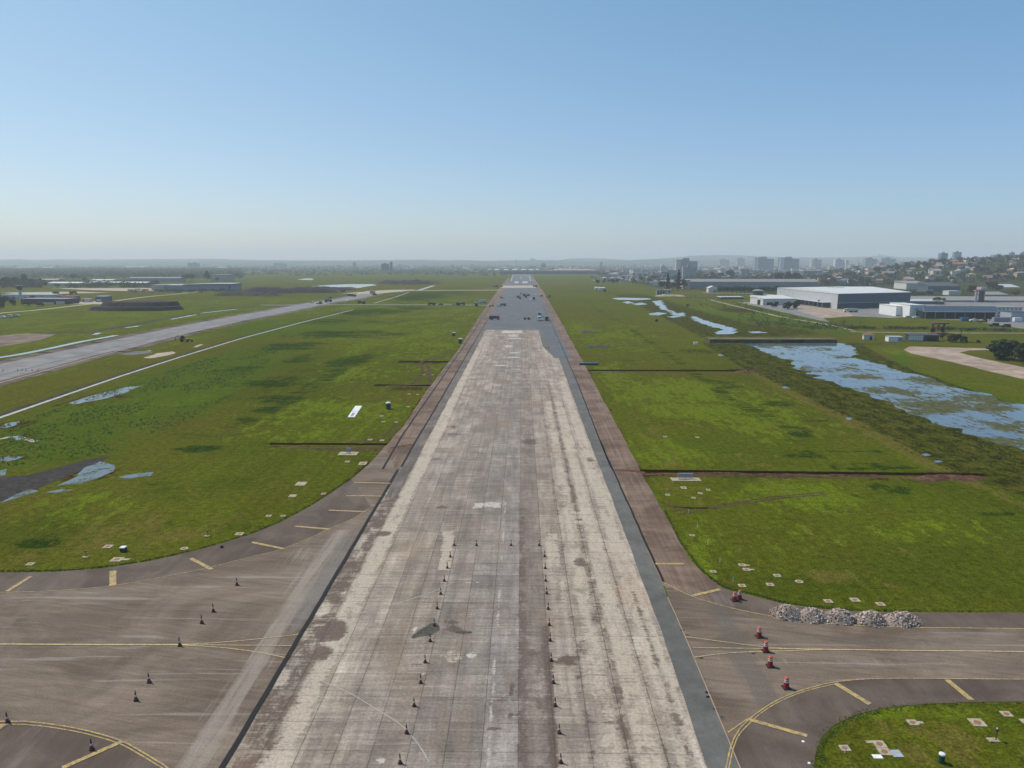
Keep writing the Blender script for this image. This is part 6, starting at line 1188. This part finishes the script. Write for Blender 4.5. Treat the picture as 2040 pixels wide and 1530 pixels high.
def crown(kind, n_, s):
    """unit tree, 1 high: foliage cards through the crown's volume"""
    b = MB()
    if kind == 'conifer':
        for _ in range(n_):
            t = rnd.random() ** .8; rr = .20 * (1 - t) ** .8 * (.75 + .35 * math.sin(t * 34)) + .012; a = rz_jit(); q = rr * rnd.random() ** .4; card(b, (q * math.cos(a), q * math.sin(a), .08 + .92 * t), s * (1.1 - .6 * t))
    elif kind == 'slim':
        for _ in range(n_): t = rnd.random(); rr = .085 * math.sin(math.pi * (.12 + .86 * t)) ** .6; a = rz_jit(); q = rr * rnd.random() ** .4; card(b, (q * math.cos(a), q * math.sin(a), .06 + .94 * t), s * .7)
    elif kind == 'palm':
        for k in range(15):
            a = 2 * math.pi * k / 15 + rnd.uniform(-.2, .2); e = rnd.uniform(.0, .9)
            for j in range(5):
                t = (j + .5) / 5; r_ = .33 * t; z = .82 + .16 * math.sin(t * 2.4 + e * .4) * (1 - e * .5) - .26 * t * t * (1 - e * .4); w_ = .035 * (1 - t * .6); ca, sa = math.cos(a), math.sin(a); L = .045
                b.put([(ca * (r_ - L) - sa * w_, sa * (r_ - L) + ca * w_, z - .012), (ca * (r_ + L) - sa * w_ * .8, sa * (r_ + L) + ca * w_ * .8, z - .03), (ca * (r_ + L), sa * (r_ + L), z - .012), (ca * (r_ - L), sa * (r_ - L), z + .008), (ca * (r_ - L) + sa * w_, sa * (r_ - L) - ca * w_, z - .012), (ca * (r_ + L) + sa * w_ * .8, sa * (r_ + L) - ca * w_ * .8, z - .03)], [(0, 1, 2, 3), (3, 2, 5, 4)])
    else:
        lobes = []
        wide = {'broad': .46, 'tall': .30, 'bush': .72, 'open': .48}[kind]; z0 = {'broad': .3, 'tall': .3, 'bush': .05, 'open': .45}[kind]
        for _ in range({'broad': 9, 'tall': 8, 'bush': 10, 'open': 7}[kind]):
            a = rz_jit(); q = wide * .62 * rnd.random() ** .5; z = z0 + (1 - z0) * rnd.uniform(.22, .80); r_ = rnd.uniform(.13, .22) * (1.25 if kind == 'bush' else 1) * (.8 if kind == 'open' else 1); lobes.append((q * math.cos(a), q * math.sin(a), min(z, 1 - r_ * .8), r_))
        lobes.append((0, 0, .82, .17))
        for _ in range(n_):
            x, y, z, r_ = rnd.choice(lobes); d = Vector((rnd.gauss(0, 1), rnd.gauss(0, 1), rnd.gauss(.15, .85))).normalized() * r_ * rnd.random() ** .3; zz = z + d.z
            if zz > .02: card(b, (x + d.x, y + d.y, zz), s)
    return b
def trunk(kind):
    b = MB()
    if kind == 'bush': b.tube([(0, 0, 0), (.02, 0, .3)], [.03, .015], 5); b.tube([(.02, 0, 0), (.2, .1, .35)], [.025, .01], 5); b.tube([(0, .02, 0), (-.18, -.12, .32)], [.025, .01], 5); return b
    if kind == 'palm': b.tube([(0, 0, 0), (.01, .005, .4), (.0, .01, .84)], [.028, .02, .018], 7); return b
    top = {'conifer': .9, 'slim': .9}.get(kind, .72); b.tube([(0, 0, 0), (.008, .004, .2), (-.006, .006, .45), (0, 0, top)], [.028, .02, .015, .006], 7)
    if kind in ('broad', 'tall', 'open'):
        for k in range(5): a = 2 * math.pi * k / 5 + .4; z = .25 + .07 * k; b.tube([(0, 0, z), (.1 * math.cos(a), .1 * math.sin(a), z + .14), (.2 * math.cos(a), .2 * math.sin(a), z + .22)], [.012, .008, .004], 5)
    return b
PT = {}
for nm, kind, n_, s, lf in (('broad0', 'broad', 620, .062, 'dark'), ('broad1', 'broad', 620, .062, 'mid'), ('broad2', 'broad', 560, .066, 'olive'), ('tall0', 'tall', 560, .055, 'dark'), ('tall1', 'tall', 560, .055, 'mid'), ('con0', 'conifer', 800, .05, 'con'), ('slim0', 'slim', 420, .045, 'con'), ('bush0', 'bush', 900, .07, 'dark'), ('bush1', 'bush', 900, .07, 'mid'), ('open0', 'open', 300, .05, 'olive'), ('palm0', 'palm', 0, 0, 'mid')):
    t = thing(kind + "_tree" if kind != 'bush' else "bush", "x", "tree" if kind != 'bush' else "bush")
    t.name = {'broad': 'broadleaf_tree', 'tall': 'tall_tree', 'conifer': 'conifer_tree', 'slim': 'slender_tree', 'bush': 'bush', 'open': 'bare_tree', 'palm': 'palm_tree'}[kind]
    crown(kind, n_, s).build("crown", LF[lf], t); trunk(kind).build("trunk", BK, t); PT[nm] = t
TF = {k: [True] for k in PT}
def tree(kind, x, y, h, label, group, wide=1.0, z=0.0): return put(PT[kind], TF[kind], x, y, z, rz_jit(), label, group, (h * wide, h * wide, h))
def tree_px(kind, px, py, hpx, label, group=None, wide=1.0):
    mx = mpp(py)[0]; x, y = G(px, py); return tree(kind, x, y, hpx * mx, label, group, wide)
for px, py, hp, w_, kd, l in ((1330, 578, 33, 1, 'con0', "tall dark conifer left of its twin beside the pinkish block"), (1351, 578, 40, 1.05, 'con0', "tallest dark conifer beside the pinkish block"), (1318, 577, 17, 1.2, 'broad0', "round dark tree at the left foot of the conifers"), (1340, 579, 16, 1.4, 'broad0', "broad dark tree in front of the conifers"), (1362, 578, 22, 1, 'tall0', "dark tree squeezed against the pinkish block"), (1453, 558, 20, 1.2, 'broad0', "big round dark tree before the white block with pale roof"), (1420, 556, 14, 1.4, 'broad2', "reddish brown tree behind the long grey shed"), (1436, 556, 13, 1.3, 'broad0', "dark tree behind the long grey shed, right of the reddish one"), (1404, 557, 11, 1.4, 'broad0', "low dark tree behind the cream box building"),
                    (1550, 565, 22, 1.2, 'broad0', "dark tree leftmost of the thick clump left of the white flat roof"), (1568, 565, 24, 1.1, 'tall0', "tall dark tree in the thick clump left of the white flat roof"), (1584, 565, 22, 1.2, 'broad0', "dark tree rightmost of the thick clump left of the white flat roof"), (1660, 533, 18, 1, 'slim0', "tall thin dark tree standing like a spike before the white tower"), (1751, 524, 19, 1, 'slim0', "thin dark cypress like a spire on the mid skyline"), (1747, 528, 10, 1.3, 'broad0', "dark tree at the foot of the thin cypress"),
                    (380, 561, 16, 1.5, 'broad0', "large dark round tree behind the hangar"), (369, 561, 14, 1.3, 'broad0', "dark tree left of the large round one behind the hangar"), (414, 562, 22, .9, 'tall0', "tall narrow dark tree behind the hangar's middle"), (432, 561, 8, 1.4, 'broad0', "low dark tree behind the hangar's right half"), (12, 572, 20, 1.3, 'broad0', "dark tree at the left frame edge behind the terminal"), (30, 571, 19, 1.2, 'broad0', "dark tree behind the control tower"), (50, 570, 24, 1.1, 'tall0', "tallest dark tree right of the control tower"), (66, 572, 16, 1.3, 'broad2', "lighter tree right of the tallest dark one at far left"), (88, 574, 14, 1.5, 'broad1', "spreading green tree behind the terminal's right end"), (115, 574, 9, 1.8, 'broad1', "low green tree before the white-roofed shed"), (148, 560, 13, 1.5, 'broad0', "dark rounded tree between sheds at far left"), (170, 562, 9, 1.5, 'broad0', "small dark tree between sheds at far left"),
                    (8, 606, 16, 1.3, 'bush0', "dark bush at the left edge before the terminal"), (26, 608, 12, 1.2, 'bush0', "dark bush in front of the low red building, left"), (52, 610, 11, 1.2, 'bush1', "green bush in front of the low red building, middle"), (80, 611, 9, 1.3, 'bush1', "green bush in front of the low red building, right"), (2, 614, 12, 1.2, 'bush0', "dark bush lowest at the left frame edge"), (112, 588, 7, 1.6, 'bush1', "bush behind the low red building roof"), (146, 588, 8, 1.6, 'bush1', "bush on the sandy yard behind the low red building"),
                    (1913, 681, 31, 1.1, 'palm0', "palm tree standing right of the dark-roofed hut"), (1898, 682, 17, 1.4, 'bush0', "dark shrub at the foot of the palm, left"), (1922, 682, 12, 1.2, 'bush0', "dark shrub at the foot of the palm, right"), (1876, 668, 18, .9, 'tall0', "small dark tree beside the red tower, right"), (1858, 668, 16, .9, 'tall0', "small dark tree beside the red tower, left"), (1948, 683, 6, 1.6, 'bush0', "low dark bush on the grass right of the palm"), (1877, 678, 14, 1.1, 'tall1', "green sapling right of the dark-roofed hut"),
                    (1990, 714, 30, 1.5, 'bush0', "big dark bush at the right edge inside the road bend, leftmost"), (2015, 718, 40, 1.3, 'bush0', "big dark bush at the right edge inside the road bend, tallest"), (2042, 726, 44, 1.2, 'bush0', "big dark bush cut by the right frame edge"), (2000, 706, 28, 1.5, 'bush1', "greener bush behind the big dark ones in the road bend"), (1569, 616, 15, 1.4, 'bush0', "dark bush in front of the white annex, left"), (1585, 615, 16, 1.2, 'bush0', "dark bush with pale top in front of the warehouse canopy"), (1541, 612, 8, 1.4, 'bush0', "low dark bush left of those before the white annex"), (1631, 611, 14, .6, 'tall0', "thin dark sapling before the warehouse canopy"),
                    (1865, 607, 16, 1.8, 'open0', "wide bare-branched tree behind the factory shed"), (1880, 605, 12, 1.5, 'open0', "smaller bare-branched tree behind the factory shed"), (1932, 590, 22, 1, 'tall0', "dark tree left of the concrete tower"), (1940, 587, 18, 1.1, 'broad0', "second dark tree left of the concrete tower"), (1976, 583, 22, 1.3, 'broad0', "big dark round tree right of the concrete tower"), (1990, 584, 16, 1.3, 'broad0', "dark tree beside the big round one below the hill"), (2022, 592, 14, 1.6, 'broad1', "green tree at the right, before the white hall"), (1370, 611, 5, 1.4, 'bush1', "lone pale bush on the marsh bank"), (1308, 641, 5, 1.4, 'bush0', "lone dark bush where the marsh meets the right grass"), (1205, 582, 6, 1.4, 'bush0', "dark bush beside the tiny white sheds by the far marsh")):
    tree_px(kd, px, py, hp, l, "trees and bushes around the airfield", w_)
for i in range(15): px = 1434 + i * 8.2; tree_px('broad0' if i % 3 else 'broad1', px, 585.5 + rnd.uniform(-.6, .6), rnd.uniform(12, 16), ("left" if i < 5 else "middle" if i < 10 else "right") + " part tree of the dense hedge row before the long grey shed", "trees of the hedge row before the long grey shed", 1.25)
for i in range(14): px = 1690 + i * 12.5; tree_px(('broad1', 'broad2', 'bush1')[i % 3], px, 590 + rnd.uniform(-1.5, 1.5), rnd.uniform(7, 11), ("left" if i < 5 else "middle" if i < 10 else "right") + " part tree of the green belt behind the big warehouse", "trees of the green belt behind the warehouse", 1.7)
hall(1189, 577, 8, 4, 6, "left of two tiny white sheds by the far marsh", "shed", W['pale'], RF['white'], 'gable', name="white_shed", rise=1); hall(1199, 578, 11, 4.5, 6, "right of two tiny white sheds by the far marsh", "shed", W['pale'], RF['white'], 'gable', name="white_shed", rise=1)
def clear(x, y, r=7): return all((x - a) ** 2 + (y - b_) ** 2 > r * r for a, b_ in HOUSES)
cnt = 0
while cnt < 215:
    px, D = rnd.uniform(1640, 2080), 1200 + 1000 * rnd.random(); x, y = at(px, D)
    if not clear(x, y): continue
    cnt += 1; k = rnd.choice(('broad0', 'broad0', 'broad0', 'broad1', 'tall0', 'tall0', 'broad2', 'con0', 'tall1', 'broad2')); tree(k, x, y, rnd.uniform(7, 15), {'broad0': "dark rounded tree", 'broad1': "green spreading tree", 'tall0': "tall dark tree", 'broad2': "olive brown spreading tree", 'con0': "pointed conifer", 'tall1': "tall green tree"}[k] + " between the houses of the right hillside", "trees on the wooded hillside", rnd.uniform(.9, 1.5), hz(x, y))
cnt = 0
while cnt < 70:
    px, D = rnd.uniform(1190, 1660), 1320 + 900 * rnd.random(); x, y = at(px, D)
    if not clear(x, y): continue
    cnt += 1; k = rnd.choice(('broad0', 'broad0', 'broad1', 'tall0', 'broad2')); tree(k, x, y, rnd.uniform(7, 14), {'broad0': "dark rounded tree", 'broad1': "green spreading tree", 'tall0': "tall dark tree", 'broad2': "olive brown spreading tree"}[k] + " between houses of the flat town on the right", "trees in the flat town on the right", rnd.uniform(.9, 1.4))
for k in [k for k in PT if TF[k][0]]: kill(PT[k])
# woods far off: one mass each
class Cards:
    def __init__(s): s.c = []; s.h = []
def wood(name, n_, f, hmin, hmax, per, mats, wide=.55):
    """crowns of loose leaf clumps scattered by f() -> (x, y, z)"""
    VV, mi = [], []
    for _ in range(n_):
        x, y, z = f(); h = rnd.uniform(hmin, hmax); k = int(rnd.random() ** 1.4 * len(mats)); r_ = h * wide * rnd.uniform(.8, 1.3)
        d = nrng.normal(size=(per, 3)); d /= np.linalg.norm(d, axis=1)[:, None]; d *= nrng.random((per, 1)) ** .3
        p = np.array([x, y, z + h * .52]) + d * np.array([r_, r_, h * .5]); u = nrng.normal(size=(per, 3)); v = nrng.normal(size=(per, 3)); s = h * .17
        u *= s / np.linalg.norm(u, axis=1)[:, None]; v *= s / np.linalg.norm(v, axis=1)[:, None]
        VV.append(np.stack([p - u - v * .5, p + u * .4 - v, p + u + v * .5, p - u * .4 + v], 1).reshape(-1, 3)); mi += [k] * per
    V_ = np.concatenate(VV); nq = len(V_) // 4; me = bpy.data.meshes.new(name); me.vertices.add(len(V_)); me.vertices.foreach_set('co', V_.astype(np.float32).ravel())
    me.loops.add(nq * 4); me.loops.foreach_set('vertex_index', np.arange(nq * 4, dtype=np.int32)); me.polygons.add(nq); me.polygons.foreach_set('loop_start', np.arange(0, nq * 4, 4, dtype=np.int32))
    for m_ in mats: me.materials.append(m_)
    me.polygons.foreach_set('material_index', np.array(mi, np.int32)); me.update(calc_edges=True)
    o = bpy.data.objects.new(name, me); COL.objects.link(o); o['kind'] = 'stuff'; return o
def rect(x0, x1, d0, d1, pw=1.0):
    def f(): x, y = at(rnd.uniform(x0, x1), d0 + (d1 - d0) * rnd.random() ** pw); return x, y, (hz(x, y) if x > 300 else 0.0)
    return f
wood("distant_woods", 4600, rect(-160, 480, 1750, 3900, .8), 6, 12, 20, [LF['wood'], LF['wood'], LF['mid']], .85)
wood("distant_woods", 1100, rect(430, 1010, 2150, 4200, 1.0), 4, 9, 22, [LF['wood'], LF['mid'], LF['dark']], .8)
wood("distant_woods", 3000, rect(-200, 2150, 3500, 8200, .9), 7, 15, 12, [LF['dark'], LF['mid']], .8)
wood("hillside_woods", 1500, rect(1640, 2090, 1200, 2300, 1.0), 4, 9, 30, [LF['dark'], LF['mid'], LF['olive']], .62)
wood("town_trees", 420, rect(1180, 1680, 1400, 3500, 1.0), 5, 11, 26, [LF['dark'], LF['mid'], LF['dark']], .6)
wood("town_trees", 420, rect(1380, 1720, 1500, 2600), 7, 14, 34, [LF['dark'], LF['dark'], LF['mid']], .6)
wood("brushwood", 240, rect(130, 310, 1180, 1480), 4, 8, 30, [LF['dark'], LF['mid'], LF['olive']], .9)
wood("brushwood", 200, rect(-60, 75, 1180, 1420), 6, 12, 40, [LF['dark'], LF['dark'], LF['mid']], .7)
wood("brushwood", 120, rect(-40, 135, 800, 880), 2, 4.5, 34, [LF['dark'], LF['mid']], .9)
wood("brushwood", 130, rect(250, 460, 1000, 1080), 2, 4, 26, [LF['mid'], LF['olive'], LF['dark']], 1.0)
def near_line(pts, spread):
    def f():
        i = rnd.randrange(len(pts) - 1); k = rnd.random(); px = pts[i][0] + (pts[i + 1][0] - pts[i][0]) * k; py = pts[i][1] + (pts[i + 1][1] - pts[i][1]) * k; x, y = G(px, py); return x + rnd.gauss(0, spread), y + rnd.gauss(0, spread), 0.0
    return f
wood("bank_shrubs", 170, near_line([(1360, 590), (1440, 606), (1520, 628), (1600, 645), (1680, 655)], 14), .8, 2.6, 18, [LF['mid'], LF['olive']], 1.0)
wood("bank_shrubs", 200, near_line([(1500, 640), (1580, 652), (1640, 655), (1700, 652)], 7), .7, 2.0, 18, [LF['mid'], LF['mid'], LF['olive']], 1.0)
wood("hedge_line", 190, near_line([(1690, 655), (1830, 656), (1960, 659), (2140, 664)], 1.6), 1.2, 2.4, 20, [LF['dark']], .8)
# ================================================================== TUFTS AND WEEDS
GM = {'weed': m_leaf("weed_leaves", (.09, .15, .02), (.12, .20, .028), (.16, .26, .04)), 'reed': m_leaf("reed_leaves", (.06, .07, .02), (.09, .10, .028), (.14, .14, .045)), 'tuft': m_leaf("grass_blades", (.07, .11, .018), (.10, .16, .024), (.14, .20, .03))}
def tufts(name, n_, f, s0, s1, per, mat):
    VV = []
    for _ in range(n_):
        x, y = f(); s = rnd.uniform(s0, s1); a = nrng.random(per) * 6.283; l = s * nrng.uniform(.5, 1.1, per); w_ = s * .22; bx, by = x + nrng.normal(0, s * .3, per), y + nrng.normal(0, s * .3, per)
        dx, dy = np.cos(a), np.sin(a); q = np.zeros((per, 3, 3)); q[:, 0] = np.stack([bx - dy * w_, by + dx * w_, np.zeros(per)], 1); q[:, 1] = np.stack([bx + dy * w_, by - dx * w_, np.zeros(per)], 1); q[:, 2] = np.stack([bx + dx * l * .6, by + dy * l * .6, l], 1); VV.append(q.reshape(-1, 3))
    V_ = np.concatenate(VV); nt_ = len(V_) // 3; me = bpy.data.meshes.new(name); me.vertices.add(len(V_)); me.vertices.foreach_set('co', V_.astype(np.float32).ravel()); me.loops.add(nt_ * 3); me.loops.foreach_set('vertex_index', np.arange(nt_ * 3, dtype=np.int32)); me.polygons.add(nt_); me.polygons.foreach_set('loop_start', np.arange(0, nt_ * 3, 3, dtype=np.int32)); me.materials.append(mat); me.update(calc_edges=True)
    o = bpy.data.objects.new(name, me); COL.objects.link(o); o['kind'] = 'stuff'; return o
def in_poly(px, keep=None, hole=None):
    pts = [G(*p) for p in px]; hol = [G(*p) for p in hole] if hole else None; A_ = np.array(pts); x0, y0 = A_.min(0); x1, y1 = A_.max(0); pool_ = []
    def f():
        while not pool_:
            c = np.stack([nrng.uniform(x0, x1, 4000), nrng.uniform(y0, y1, 4000)], 1); c = c[inside(c, pts)]; c = c[~inside(c, hol)] if hol else c
            k = np.array([mnoise.noise(Vector((q[0] * .09, q[1] * .05, 1.7))) + .5 * mnoise.noise(Vector((q[0] * .4, q[1] * .3, 4.1))) for q in c]); pool_.extend(c[k > (keep if keep is not None else -9)].tolist())
        return pool_.pop()
    return f
def along(px, sp):
    pts = smooth_line([G(*p) for p in px])
    def f(): i = rnd.randrange(len(pts) - 1); k = rnd.random(); return pts[i][0] + (pts[i + 1][0] - pts[i][0]) * k + rnd.gauss(0, sp), pts[i][1] + (pts[i + 1][1] - pts[i][1]) * k + rnd.gauss(0, sp)
    return f
tufts("meadow_weeds", 3600, in_poly([(-60, 870), (140, 806), (300, 750), (440, 706), (560, 690), (500, 770), (380, 835), (240, 900), (200, 905), (-60, 940)], .0), .2, .48, 7, GM['weed'])
tufts("marsh_reeds", 2200, in_poly(MARSH, -.1, PONDP), .22, .5, 6, GM['reed'])
G_UP = lambda l: [(x, y - 1.0) for x, y in l]
tufts("grass_tufts", 1000, along([(-200, 1139)] + [(x, y - 3) for x, y in GEL[2:-1]], .12), .10, .26, 6, GM['tuft'])
tufts("grass_tufts", 900, along([(1324, 1016), (1352, 1070), (1376, 1108), (1404, 1141), (1444, 1169), (1505, 1184), (1560, 1199), (1640, 1210), (1720, 1215), (1850, 1217), (2100, 1217)], .14), .10, .26, 6, GM['tuft'])
tufts("grass_tufts", 650, along([(1626, 1534), (1632, 1502), (1642, 1474), (1665, 1449), (1704, 1429), (1762, 1414), (1842, 1406), (1960, 1402), (2120, 1401)], .3), .07, .2, 6, GM['tuft'])
# ================================================================== AIR
hz = MB(); hz.box(-10300, 10300, -300, 10450, -4, 190); haze = hz.build("haze", []); haze['kind'] = 'stuff'
m = bpy.data.materials.new("haze_air"); m.use_nodes = True; t = m.node_tree; t.nodes.clear()
o = t.nodes.new('ShaderNodeOutputMaterial'); v = t.nodes.new('ShaderNodeVolumePrincipled')
v.inputs['Color'].default_value = (.84, .92, 1, 1); v.inputs['Density'].default_value = 1.4e-4; v.inputs['Anisotropy'].default_value = .1
t.links.new(v.outputs[0], o.inputs['Volume']); haze.data.materials.append(m)
